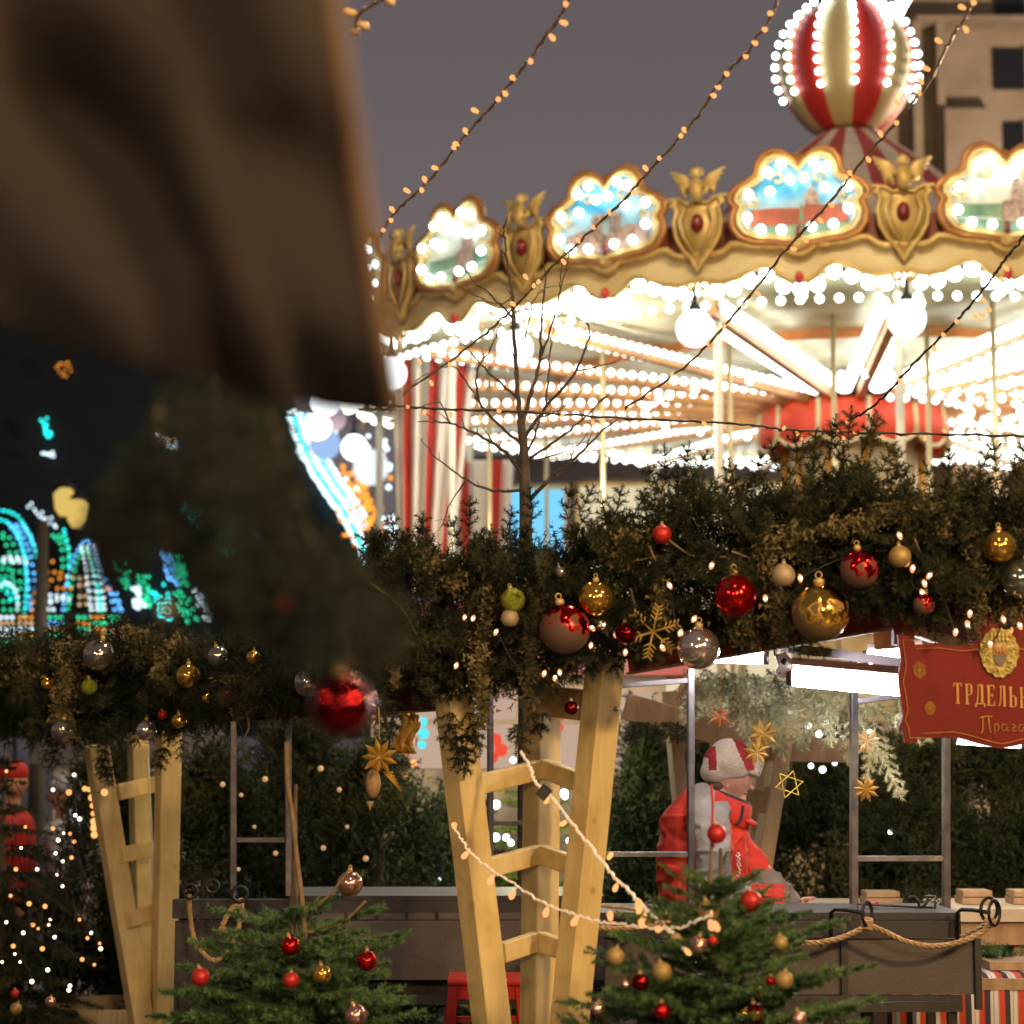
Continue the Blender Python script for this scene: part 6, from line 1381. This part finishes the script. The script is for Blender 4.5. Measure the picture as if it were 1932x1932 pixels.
for (u, v, r, kind, lab) in [
    (582, 1288, 27, 'smoke', 'clear shiny bauble just left of the big blurred red one'),
    (186, 1236, 30, 'smoke', 'largest smoky clear bauble in the left garland'),
    (355, 1276, 23, 'gold', 'bright gold bauble in the middle of the left garland'),
    (411, 1238, 19, 'smoke', 'smoky bauble up and right of the bright gold one in the left garland'),
    (478, 1240, 13, 'gold', 'small gold bauble level with the smoky one, right part of the left garland'),
    (390, 1318, 9, 'gold', 'tiny gold bauble beside a tiny red one under the bright gold bauble'),
    (431, 1313, 10, 'redm', 'tiny red bauble right of the tiny gold one in the left garland'),
    (276, 1378, 20, 'silver', 'silver bauble hanging over the top of the left post tower'),
    (307, 1349, 9, 'redm', 'tiny red bauble above the silver one over the left post tower'),
    (338, 1360, 14, 'gold', 'small half gold bauble right of the tiny red one over the left post tower'),
    (88, 1290, 11, 'gold', 'small amber bauble near the left end of the left garland'),
    (168, 1296, 15, 'green', 'yellow-green bauble below the largest smoky one'),
    (295, 1268, 12, 'champ', 'small champagne bauble between the bare twigs of the left garland'),
    (117, 1378, 21, 'smoke', 'clear bauble low in the brown moss of the left garland')]:
    bauble(u, v, r, kind, Yl_(u)-.32, lab, GL2)
for (u, v, r, kind, Y, lab) in [(645, 1332, 60, 'redd', 2.4, 'big blurred deep red bauble hanging in the foreground under the blurred fir branch'),
    (582, 1108, 15, 'gold', 2.1, 'small blurred gold bauble among the blurred foreground fir'), (536, 1138, 15, 'redm', 2.1, 'small blurred red bauble among the blurred foreground fir'), (316, 1152, 19, 'champ', 2.2, 'blurred champagne bauble at the lower left of the blurred foreground fir')]:
    bauble(u, v, r, kind, Y, lab, 'baubles near the camera')

# ------------------------------------------------------------ decorated fir trees
def fir_tree(label, u, Y, zt, prof, nb, mt, spread=0.09, seed=3, K=46, nd=.017, trunk_r=.028, lift=0.35, leader=0.0, dens=1.0, wd=.0022, group='decorated fir trees'):
    random.seed(seed); x = W(u, 0, Y).x; t = thing('christmas_tree', label, 'christmas tree', (x, Y, 0), group)
    m = MB(); m.tube([(x, Y, 0), (x, Y, zt*.5), (x+.004, Y, zt)], [trunk_r, trunk_r*.6, .005], 10); m.build('trunk', M_bark, t, True)
    PP, DD, LL = [], [], []; z = zt - leader
    while z > 0.12:
        r = interp(prof, z); n = max(5, int(nb*(0.6+r*1.8)*dens)); a0 = random.uniform(0, 6.28)
        for i in range(n):
            a = a0 + i*2*PI/n + random.uniform(-.2, .2); el = lift*(0.4+0.8*(z/zt)**2) + random.uniform(-.1, .12); rr = r*random.uniform(.78, 1.08)
            d = Vector((math.cos(a)*math.cos(el), math.sin(a)*math.cos(el), math.sin(el)))
            p, q, l = frond((x, Y, z+random.uniform(-.03, .03)), d, rr, (random.uniform(-.15, .15), random.uniform(-.15, .15), 1), step=.05, ang=.75, droop=.12, side=.48); PP += p; DD += q; LL += l
        z -= spread*random.uniform(.8, 1.15)
    if leader: PP.append(Vector((x, Y, zt-leader))); DD.append(Vector((0, 0, 1))); LL.append(leader*.3)
    T = sprigs([tuple(p) for p in PP], [tuple(d) for d in DD], LL, needle=nd, K=K, wd=wd, fwd=.8, stem=.003)
    tri_mesh('foliage', T, mt, t); return t
def zz(v, Y): return W(0, v, Y).z
YA = 5.75
ta = fir_tree('green fir tree with red and gold baubles in front of the cook and counter', 1340, YA, zz(1600, YA), [(0, .62), (zz(1932, YA), .42), (zz(1860, YA), .37), (zz(1780, YA), .30), (zz(1740, YA), .20), (zz(1700, YA), .15)], 8, M_firg, seed=5, leader=.145, spread=.06, lift=.40, K=80, nd=.016, wd=.0032)
m = MB(); x_ = W(1340, 0, YA).x; m.tube([W(1336, 1700, YA), W(1341, 1640, YA), W(1343, 1560, YA)], [.006, .005, .003], 6); m.build('leader_shoot', M_twig, ta, True)
PP = []; DD = []; LL = []
for (u0, v0, u1, v1, dy) in ((1342, 1700, 1243, 1634, -.05), (1342, 1700, 1285, 1634, .04), (1345, 1700, 1440, 1645, -.06), (1345, 1700, 1438, 1660, .05), (1342, 1690, 1372, 1612, 0), (1345, 1702, 1400, 1670, -.12), (1340, 1702, 1290, 1690, -.12)):
    a = W(u0, v0, YA); b = W(u1, v1, YA+dy); PP.append(tuple(a)); DD.append(tuple(b-a)); LL.append((b-a).length)
tri_mesh('top_branches', sprigs(PP, DD, LL, needle=.013, K=230, wd=.0022, fwd=.9, curl=-.05), M_firg, ta)
m = MB(); m.tube([W(1346, 1600, YA-.02), W(1343, 1560, YA-.02), W(1345, 1520, YA-.02), W(1342, 1480, YA-.02)], .004, 5); m.build('top_ribbon', mat('red_ribbon', (0.5, 0.03, 0.02), 0.5), ta, True)
YB = 6.6
tb = fir_tree('green fir tree with red and rose baubles at lower left before the grill', 572, YB, zz(1480, YB), [(0, .66), (zz(1932, YB), .44), (zz(1860, YB), .38), (zz(1800, YB), .32), (zz(1750, YB), .22), (zz(1715, YB), .13), (zz(1690, YB), .10)], 8, M_firg, seed=9, leader=zz(1480, YB)-zz(1735, YB), spread=.07, lift=.38, K=70, nd=.018, wd=.0036)
for path, r in (([(575, 1770), (570, 1700), (560, 1620), (552, 1540), (543, 1480), (541, 1400)], .012), ([(575, 1725), (620, 1690), (660, 1640)], .006), ([(580, 1760), (640, 1745), (690, 1700)], .006)): m = MB(); m.tube(spline([W(u, v, YB-.05) for u, v in path], 6), r*.7, 7); m.build('bare_leader', M_twig, tb, True)
tri_mesh('leader_sprigs', sprigs([tuple(W(630, 1690, YB)), tuple(W(660, 1735, YB)), tuple(W(575, 1745, YB)), tuple(W(500, 1740, YB))], [(.4, 0, .3), (1, -.2, .5), (.5, 0, 1), (-.7, -.2, .4)], [.12, .12, .1, .1], needle=.016, K=130, wd=.0022, fwd=.9), M_firg, tb)
YD = 10.3
td = fir_tree('dark fir tree covered in tiny white and amber lights at the left edge', 45, YD, zz(1400, YD), [(0, .85), (zz(1932, YD), .62), (zz(1700, YD), .46), (zz(1550, YD), .24), (zz(1400, YD), .04)], 5, M_fir, seed=21, leader=.1, spread=.11, lift=-.1, K=30, nd=.024, wd=.004, trunk_r=.04)
YG = 11.6
tgn = fir_tree('yellow-green lit fir tree glowing behind the centre post tower', 1000, YG, zz(1395, YG), [(0, .55), (zz(1700, YG), .36), (zz(1560, YG), .26), (zz(1400, YG), .03)], 6, mat('bright_green_needles', (0.16, 0.24, 0.03), 0.6, 0, (0.34, 0.40, 0.08), 9), seed=33, leader=.1, spread=.09, lift=0, K=26, nd=.03, wd=.006)
random.seed(40)
scatter_lights('cool white lights on the yellow-green lit tree', [(1034, 1395), (1036, 1478), (968, 1434), (1015, 1518), (936, 1518), (1010, 1518), (1066, 1503), (1036, 1545), (1046, 1562), (955, 1580), (935, 1580), (964, 1590), (1074, 1586), (826, 1659), (1120, 1688), (1064, 1497), (985, 1440), (980, 1620), (1000, 1650), (1090, 1620)], YG-.45, GW, .020)
lamp('tree_fill_lamp', (W(1000, 0, YG).x, YG-.9, 1.5), 20, (1.0, 0.95, 0.55), .05)  # fill lamp added in front to brighten the yellow-green tree
for (u, v, r, kind, lab) in [
    (548, 1785, 18, 'red', 'red bauble on the top left branches of the lower left fir'), (692, 1813, 19, 'red', 'red bauble on the right side of the lower left fir'), (608, 1838, 17, 'gold', 'gold bauble low on the middle of the lower left fir'),
    (378, 1843, 17, 'redm', 'red bauble at the far left branch tip of the lower left fir'), (549, 1849, 15, 'redm', 'dimmer red bauble beside the gold one on the lower left fir'), (660, 1668, 24, 'rose', 'rose gold bauble on a high twig against the grill'),
    (671, 1916, 21, 'rose', 'rose gold bauble at the bottom edge of the lower left fir')]:
    y = YB - (.42 if v > 1820 else .30 if v > 1700 else .02); bauble(u, v, r, kind, y, lab, GT1)
for (u, v, r, kind, lab) in [
    (1352, 1573, 18, 'redm', 'red bauble on the very top shoot of the right fir, in front of the cook'), (1417, 1700, 20, 'redm', 'red bauble right of the top of the right fir, before the cook\'s arm'), (1336, 1719, 20, 'goldm', 'gold bauble just under the fan of top branches of the right fir'),
    (1161, 1805, 17, 'goldm', 'olive gold bauble at the left side of the right fir'), (1249, 1833, 18, 'goldm', 'gold bauble on the right fir, up and right of a dark red one'), (1208, 1853, 17, 'redd', 'dark red bauble left of centre on the right fir'),
    (1479, 1849, 17, 'goldm', 'gold bauble at the right side of the right fir beside tiny lights'), (1317, 1784, 18, 'rose', 'shiny rose silver bauble below the top of the right fir'), (1249, 1908, 16, 'red', 'bright red bauble low on the right fir, left of the pair at the bottom'),
    (1425, 1914, 20, 'redd', 'dark red bauble at the bottom edge of the right fir beside a tiny gold one'), (1406, 1912, 9, 'gold', 'tiny gold bauble touching the dark red one at the bottom of the right fir'), (1127, 1903, 13, 'rose', 'champagne bauble at the lower left tip of the right fir'),
    (1506, 1922, 15, 'rose', 'rose bauble at the bottom edge, right side of the right fir'), (1435, 1873, 9, 'gold', 'tiny gold bauble under the cluster on the right side of the right fir'), (1453, 1851, 9, 'red', 'tiny red bauble left of the gold one on the right side of the right fir'),
    (1472, 1779, 14, 'goldm', 'dull gold bauble where the rope meets the right fir'), (1180, 1857, 9, 'rose', 'tiny rose bauble left of the dark red one on the right fir'), (1275, 1770, 10, 'champ', 'small champagne bauble under the cable end on the right fir'), (1345, 1775, 9, 'redm', 'tiny dull red bauble beside the shiny rose silver one')]:
    y = YA - (.02 if v < 1600 else .12 if v < 1730 else .24 if v < 1800 else .34); bauble(u, v, r, kind, y, lab, GT2)
for (u, v, r, kind, lab) in [(28, 1874, 8, 'redm', 'small red bauble on the dark lit tree at the left edge'), (30, 1903, 11, 'goldm', 'small gold bauble low on the dark lit tree, below the red one'), (95, 1890, 10, 'rose', 'small rose bauble low on the dark lit tree, right of the others')]: bauble(u, v, r, kind, YD-.75, lab, GT3)
# lights
random.seed(77)
pts = [(12, 1455), (140, 1462), (100, 1490), (142, 1538), (150, 1545), (100, 1563), (120, 1572), (132, 1573), (110, 1585), (140, 1588), (105, 1610), (118, 1625), (135, 1618), (108, 1650), (118, 1672), (55, 1705), (85, 1710), (62, 1745), (72, 1752), (92, 1745), (25, 1785), (28, 1800), (4, 1815), (38, 1815), (103, 1768), (155, 1810), (80, 1790), (132, 1860), (130, 1868), (60, 1852), (188, 1780), (190, 1790), (165, 1770), (215, 1765), (48, 1560), (40, 1600), (30, 1640), (20, 1690), (12, 1740), (172, 1760), (90, 1830), (44, 1760), (150, 1735), (178, 1820), (70, 1640), (95, 1735)]
pts = [(u, v) for u, v in pts if u < 200]
random.shuffle(pts)
scatter_lights('white fairy lights wound over the dark fir tree at the left edge', pts[:26], YD-.55, glow('lit_ivory_bulb', (1.0, 0.80, 0.50), 5), .008)
scatter_lights('amber fairy lights wound over the dark fir tree at the left edge', pts[26:], YD-.6, G_warm, .010)
scatter_lights('short row of glowing orange lights between the garland and the left post tower', [(170, 1490), (173, 1505), (175, 1520), (176, 1535), (177, 1550), (177, 1562), (178, 1575), (160, 1488)], 10.9, G_warm, .016)
scatter_lights('pink-white lights on a lath left of the left post tower', [(130, 1495), (197, 1495)], 9.6, G_fairyc, .014)
fairy = [(1383, 1072), (1343, 1066), (1263, 1104), (1310, 1167), (1284, 1193), (1250, 1222), (1482, 1088), (1490, 1083), (1510, 1090), (1372, 1122), (1444, 1128), (1697, 1010), (1712, 1061), (1722, 1072), (1744, 1100), (1740, 1118), (1754, 1085), (1830, 1157), (1803, 1192), (1893, 1168), (1924, 1180), (1868, 1215), (1162, 1198), (1139, 1180)]
fy2 = [(893, 1166), (877, 1165), (936, 1192), (861, 1255), (1027, 1270), (1047, 1279), (1056, 1268), (1115, 1217), (1133, 1177), (1118, 1185), (1180, 1230)]
def fairy_set(label, pts, dy, bs):
    pts = sorted(pts); P = [W(u, v, Yr_(u)-dy) for u, v in pts]; t = thing('light_string', label, 'light string', tuple(P[0]))
    sp = []
    for a, b in zip(P[:-1], P[1:]): mid = (a+b)/2 + Vector((random.uniform(-.02, .02), .04, -random.uniform(0, .04))); sp += [a, mid]
    sp.append(P[-1]); m = MB(); m.tube(spline(sp, 5), 0.0022, 5); m.build('cable', M_wire, t, True); src = None
    for p in P:
        if src is None:
            m = MB(); m.lathe([(0.001, .011), (0.006, .006), (.0075, -.002), (.005, -.010), (.001, -.014)], (0, 0, 0), 8); src = m.build('bulb', G_fairyc, t, True, origin=(0, 0, 0)); o = src; m = MB(); m.ball((0, 0, 0), .0042, 8, 6); fil = m.build('filament', G_core, o, True, origin=(0, 0, 0)); fil.location = (0, -.005, 0)
        else: o = src.copy(); COL.objects.link(o); o.parent = t; q = fil.copy(); COL.objects.link(q); q.parent = o
        o.location = p-WORLD[t.name]; o.rotation_euler = (random.uniform(-.6, .6), random.uniform(-.6, .6), 0); o.scale = (bs,)*3; WORLD[o.name] = p
fairy_set('pinkish fairy lights twined through the right half of the right garland', fairy, .24, 1.0)
fairy_set('pinkish fairy lights twined through the garland above the centre post tower', fy2, .24, .9)
fairy_set('fairy light cable with glowing bulbs draped over the crest of the red sign', [(1826, 1178), (1893, 1172), (1905, 1185), (1882, 1246), (1928, 1256), (1950, 1265), (1980, 1200)], .10, 1.2)
fairy_set('tiny gold lights on the right side of the right fir tree', [(1450, 1832), (1432, 1870), (1455, 1840), (1446, 1858)], .10, 1.0) if False else None
# near strings in front of the centre post tower
light_string('thick glowing cable running down to the top of the right fir', [(985, 1418), (1000, 1450), (1012, 1478), (1042, 1505), (1080, 1555), (1120, 1605), (1160, 1655), (1200, 1695), (1235, 1730), (1262, 1755), (1282, 1775), (1292, 1790)],
    [(1030, 1513), (1060, 1555), (1153, 1612), (1160, 1678), (1205, 1720), (1253, 1738), (1213, 1734), (1300, 1798)], 6.5, 5.55, wire=.0038, wirem=mat('lit_clear_cable', (0.75, 0.66, 0.50), 0.3, emit=(1.0, 0.66, 0.40), estr=0.45), bs=1.4, gm=G_warm)
light_string('thinner sagging string of warm pear bulbs crossing the legs of the centre post tower', [(855, 1555), (870, 1585), (895, 1615), (925, 1640), (965, 1665), (1005, 1692), (1045, 1712), (1090, 1728), (1140, 1740), (1200, 1748), (1260, 1752), (1300, 1745), (1345, 1722)],
    [(857, 1556), (875, 1616), (924, 1664), (965, 1692), (1029, 1725), (1082, 1742), (1151, 1724), (1205, 1702), (1210, 1738), (1258, 1728), (1243, 1752), (1343, 1750), (1353, 1752)], 6.55, 5.5, wire=.0024, wirem=mat('lit_clear_cable', (0.7, .6, .5)), bs=1.7, gm=glow('lit_pear_bulb', (1.0, 0.38, 0.14), 1.5))
t = thing('cable_box', 'small black plug box on the thick glowing cable', 'plug box', tuple(W(1026, 1495, 6.3)))
m = MB(); a = W(1018, 1505, 6.3); b = W(1034, 1485, 6.3); m.bar(a, b, .034, .022, (1, 0, 1), bev=.002); m.build('case', M_black, t)
# ------------------------------------------------------------ ornaments: snowflake, straw stars, gauze bird
def snowflake(u, v, r, Y):
    t = thing('snowflake', 'large golden wooden snowflake left of the mirror-like bauble', 'ornament', tuple(W(u, v, Y)))
    m = MB(); s = PX(Y); c = W(u, v, Y)
    for q in range(6):
        an = q*PI/3+.3; d = Vector((math.cos(an), 0, math.sin(an))); e_ = Vector((-d.z, 0, d.x)); m.tube([c, c+d*r*s], .0035, 5)
        for k in (.45, .62, .78, .92):
            for sg in (-1, 1): m.tube([c+d*r*s*k, c+d*r*s*(k+.16)+e_*sg*r*s*.22*(1.25-k*.5)], .0030, 5)
    m.build('flake', mat('gold_wood', (0.36, 0.24, 0.06), 0.5, 0.2), t, True)
snowflake(1232, 1192, 50, Yr_(1232)-.24)
def straw_star(u, v, r, Y, label, mt, n=8, cord=60, open_=False, rot=.2):
    t = thing('straw_star', label, 'straw star', tuple(W(u, v, Y)), 'straw stars under the stall roof'); c = W(u, v, Y); s = PX(Y)*r; m = MB()
    if open_:
        for k in range(2):
            P = [c + Vector((math.cos(rot+k*PI/3+q*2*PI/3), random.uniform(-.01, .01), math.sin(rot+k*PI/3+q*2*PI/3)))*s for q in range(3)]; m.tube(P, .0045, 4, closed=True)
    else:
        for q in range(n):
            an = rot+q*2*PI/n; d = Vector((math.cos(an), random.uniform(-.5, .5), math.sin(an))); e_ = Vector((-math.sin(an), 0, math.cos(an)))
            m.add([c, c+d*s*.55+e_*s*.17, c+d*s, c+d*s*.55-e_*s*.17, c+d*s*.5+Vector((0, -.008, 0))], [(0, 4, 1), (1, 4, 2), (2, 4, 3), (3, 4, 0)])
            m.bar(c, c+d*s*.9, .004, .002, (0, 1, 0))
    m.build('star', mt, t)
    m = MB(); m.tube([c+Vector((0, 0, s*.9)), c+Vector((random.uniform(-.01, .02), 0, s*.9+cord*PX(Y)))], .0012, 4); m.build('cord', M_straw, t)
mo = mat('orange_straw', (0.60, 0.15, 0.05), .6, 0, (0.5, .10, .03), 10)
straw_star(1440, 1385, 30, 8.1, 'upper gold straw star of the pair right of the cook\'s hat', M_straw, cord=40); straw_star(1428, 1420, 26, 8.0, 'lower gold straw star of the pair right of the cook\'s hat', M_straw, cord=40, rot=.5)
straw_star(1358, 1352, 22, 8.2, 'orange-red straw star above the cook\'s hat', mo, n=6, rot=-.6); straw_star(1489, 1480, 26, 7.9, 'open yellow six-pointed star hanging right of the cook', mat('yellow_straw', (0.62, 0.46, 0.06), .5), open_=True, cord=80)
straw_star(1634, 1490, 26, 7.75, 'gold straw star low beside the left upright of the steel frame', M_straw, n=9, cord=70); straw_star(1636, 1398, 28, 8.0, 'pale straw star half behind the left upright, under the tube lamp', mat('pale_straw', (0.72, 0.50, 0.22), .6), cord=50)
straw_star(716, 1428, 36, 6.6, 'gold straw star hanging under the left roof board', M_straw, cord=60, n=9, rot=.35)
t = thing('bird_ornament', 'brown gauze bird with gold tail straws hanging below the straw star', 'ornament', tuple(W(703, 1480, 6.65)))
m = MB(); m.ball(W(704, 1478, 6.65), .034, 16, 12, sc=(.7, .7, 1.35)); m.ball(W(712, 1445, 6.65), .018, 12, 9); m.lathe([(.001, -.03), (.012, 0)], W(698, 1512, 6.65), 8); m.build('body', mat('brown_gauze', (0.26, 0.15, 0.08), .6, 0, (0.40, .26, .12), 40), t, True)
m = MB()
for q in range(6): m.tube([W(722, 1455, 6.63), W(742+q*3, 1458+q*7, 6.62)], .0025, 4)
m.build('tail', M_straw, t, True)
t = thing('ribbon_ornament', 'crumpled gold ribbon under the left roof board', 'ornament', tuple(W(765, 1380, 6.9)))
m = MB(); P = [[W(750+i*6+8*math.sin(j*.9), 1345+j*11, 6.9+.02*math.sin(i*2+j)) for i in range(7)] for j in range(8)]; m.grid(P); m.build('ribbon', M_straw, t, True, solid=.003)

# ------------------------------------------------------------ frosted fir hanging under the stall roof
def fir_bunch(label, branches, Y, mt, nd=.018, K=70, name='fir_branches', wd=.003, side=.42, step=.04):
    u, v = branches[0][:2]; t = thing(name, label, 'fir branches', tuple(W(u, v, Y))); PP, DD, LL = [], [], []
    for (u0, v0, u1, v1) in branches:
        a = W(u0, v0, Y+random.uniform(-.15, .15)); b = W(u1, v1, Y+random.uniform(-.25, .1)); p, d, l = frond(a, b-a, (b-a).length, (0, -1, .2), step=step, droop=.25, side=side, ang=.7); PP += p; DD += d; LL += l
    tri_mesh('foliage', sprigs([tuple(p) for p in PP], [tuple(d) for d in DD], LL, needle=nd, K=K, wd=wd, fwd=.8), mt, t); return t
random.seed(101)
br = [(1335+random.uniform(0, 380), 1265+random.uniform(-5, 50), 0, 0) for _ in range(46)]
br = [(u, v, u+random.uniform(-70, 70), v+random.uniform(40, 130)*(1 if u > 1380 else .6)) for u, v, _, _ in br]
fir_bunch('frosted pale fir branches hanging under the stall roof beside the tube lamp', br, 8.5, M_firf, K=40)
fir_bunch('frosted fir branch reaching down to a forked tip right of the steel frame', [(1640, 1380, 1705, 1502), (1650, 1400, 1630, 1480), (1690, 1350, 1740, 1400), (1620, 1330, 1600, 1440), (1700, 1330, 1760, 1390), (1560, 1330, 1575, 1400)], 8.1, M_firf, K=60, side=.36)
fir_bunch('greenish fir branches hanging left of the frosted ones, above the cook', [(1290+i*13, 1262+(i % 3)*8, 1280+i*15+random.uniform(-30, 30), 1300+random.uniform(0, 50)) for i in range(14)], 8.4, mat('half_frosted_needles', (0.10, 0.11, 0.05), .7, 0, (0.24, .22, .12), 9), K=40)
fir_bunch('fir branches with a gold bauble standing under the worktop at the right', [(1870+random.uniform(-60, 60), 1835, 1870+random.uniform(-110, 80), 1760+random.uniform(0, 50)) for _ in range(16)], 8.45, M_firg, K=40)
fir_bunch('sprigs of fir lying on the pale worktop behind the steel frame', [(1700, 1705, 1740, 1685), (1720, 1706, 1770, 1700), (1740, 1706, 1700, 1690)], 8.9, M_hedge, K=50)
bauble(1838, 1815, 15, 'gold', 8.15, 'gold bauble in the fir branches under the pale worktop', None)
fir_bunch('dark fir twigs hanging behind the right leg of the centre post tower', [(1195+i*14, 1362, 1190+i*15, 1395) for i in range(8)], 9.0, M_fir, K=40)

# ------------------------------------------------------------ foreground left: brown cloth and blurred fir
FY = 1.45
t = thing('brown_cloth', 'large blurred brown hessian cloth hanging close to the camera at the top left', 'cloth', tuple(W(350, 300, FY)))
m = MB(); rows = []; NU, NV = 70, 60
for j in range(NV+1):
    r = []
    for i in range(NU+1):
        f = i/NU; g_ = j/NV; vb = interp([(0, 560), (.3, 640), (.66, 735), (.72, 760), (1, 795)], f); v = -160 + (vb+160)*g_; ur = interp([(-160, 590), (0, 628), (400, 690), (600, 722), (760, 748), (800, 752)], v); u = -160 + (ur+160)*f
        fold = .016*math.sin(f*7 - g_*3.2 + .6*math.sin(g_*4)) + .012*math.sin(f*13 - g_*9 + 1) + .05*mnoise.noise(Vector((f*3, g_*3, 1))) - .05*math.exp(-((f-(.50+.26*g_))/.05)**2)*max(0, min(1, (g_-.35)*4))
        r.append(W(u, v, FY + fold))
    rows.append(r)
m.grid(rows); m.build('hanging_cloth', mat('brown_hessian', (0.016, 0.008, 0.0045), .9, 0, (0.010, .0055, .0035), 3, bump=.5, bscale=200), t, True, solid=.006)
m = MB(); P = [rows[j][NU] + Vector((0, -.004, 0)) for j in range(NV+1)]; m.tube(P, .006, 6); m.build('hem', mat('hessian_hem', (0.13, .075, .032), .9), t, True)
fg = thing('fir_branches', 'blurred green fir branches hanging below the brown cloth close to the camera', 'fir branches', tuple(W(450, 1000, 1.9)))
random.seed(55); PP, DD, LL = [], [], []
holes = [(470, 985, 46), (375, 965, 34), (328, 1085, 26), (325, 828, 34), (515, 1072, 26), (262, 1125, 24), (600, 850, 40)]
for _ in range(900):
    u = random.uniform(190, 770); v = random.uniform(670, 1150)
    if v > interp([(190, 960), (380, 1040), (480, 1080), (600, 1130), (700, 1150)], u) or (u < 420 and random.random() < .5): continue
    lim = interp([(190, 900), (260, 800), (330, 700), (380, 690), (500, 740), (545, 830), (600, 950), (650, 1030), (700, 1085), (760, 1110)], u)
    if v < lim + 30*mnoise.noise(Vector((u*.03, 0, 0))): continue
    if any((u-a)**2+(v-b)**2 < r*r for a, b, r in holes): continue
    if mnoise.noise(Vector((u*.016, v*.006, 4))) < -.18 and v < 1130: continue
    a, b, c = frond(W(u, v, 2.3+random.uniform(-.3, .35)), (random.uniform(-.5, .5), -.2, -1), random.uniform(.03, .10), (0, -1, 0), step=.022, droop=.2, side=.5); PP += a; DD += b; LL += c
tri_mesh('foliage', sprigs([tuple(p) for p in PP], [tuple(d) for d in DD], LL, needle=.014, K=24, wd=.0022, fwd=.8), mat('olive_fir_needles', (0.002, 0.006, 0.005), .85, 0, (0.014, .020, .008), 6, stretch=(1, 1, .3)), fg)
m = MB()
for P in ([(400, 700), (430, 850), (500, 1000), (560, 1180)], [(500, 740), (560, 950), (640, 1150), (660, 1260)], [(300, 760), (300, 950), (330, 1100)]): m.tube(spline([W(u, v, 2.5) for u, v in P], 6), .004, 6)
m.build('stem', M_bark, fg, True)
m = MB(); m.tube([W(645, 1268, 2.2), W(652, 1150, 2.25), W(655, 1100, 2.3)], .0015, 5); m.build('cord', M_wire, fg, True)

scatter_lights('blurred teal and blue lights hanging between the star ornament and the centre post', [(797, 1362), (799, 1384), (796, 1405)], 11.9, glow('teal_lamp', (0.1, 0.75, 0.85), 1.2), .030)
scatter_lights('blurred gold lights beside the gold ribbon under the left roof board', [(776, 1372), (772, 1395), (768, 1420), (780, 1440), (765, 1460), (778, 1500), (762, 1515), (770, 1540)], 11.8, G_warm, .026)
scatter_lights('blurred red lights seen between the boards of the centre post tower', [(935, 1395), (945, 1415), (930, 1430), (1058, 1350), (1052, 1372)], 12.0, glow('red_lamp', (1.0, 0.10, 0.05), .9), .036)
scatter_lights('warm specks in the hedge behind the left grill', [(420, 1480), (455, 1500), (500, 1470), (605, 1450), (640, 1490), (480, 1560), (520, 1610), (450, 1640), (610, 1600), (655, 1560), (690, 1620)], 10.4, mat('dim_hedge_speck', (.6, .4, .2), .6, emit=(1, .6, .3), estr=.35), .013)
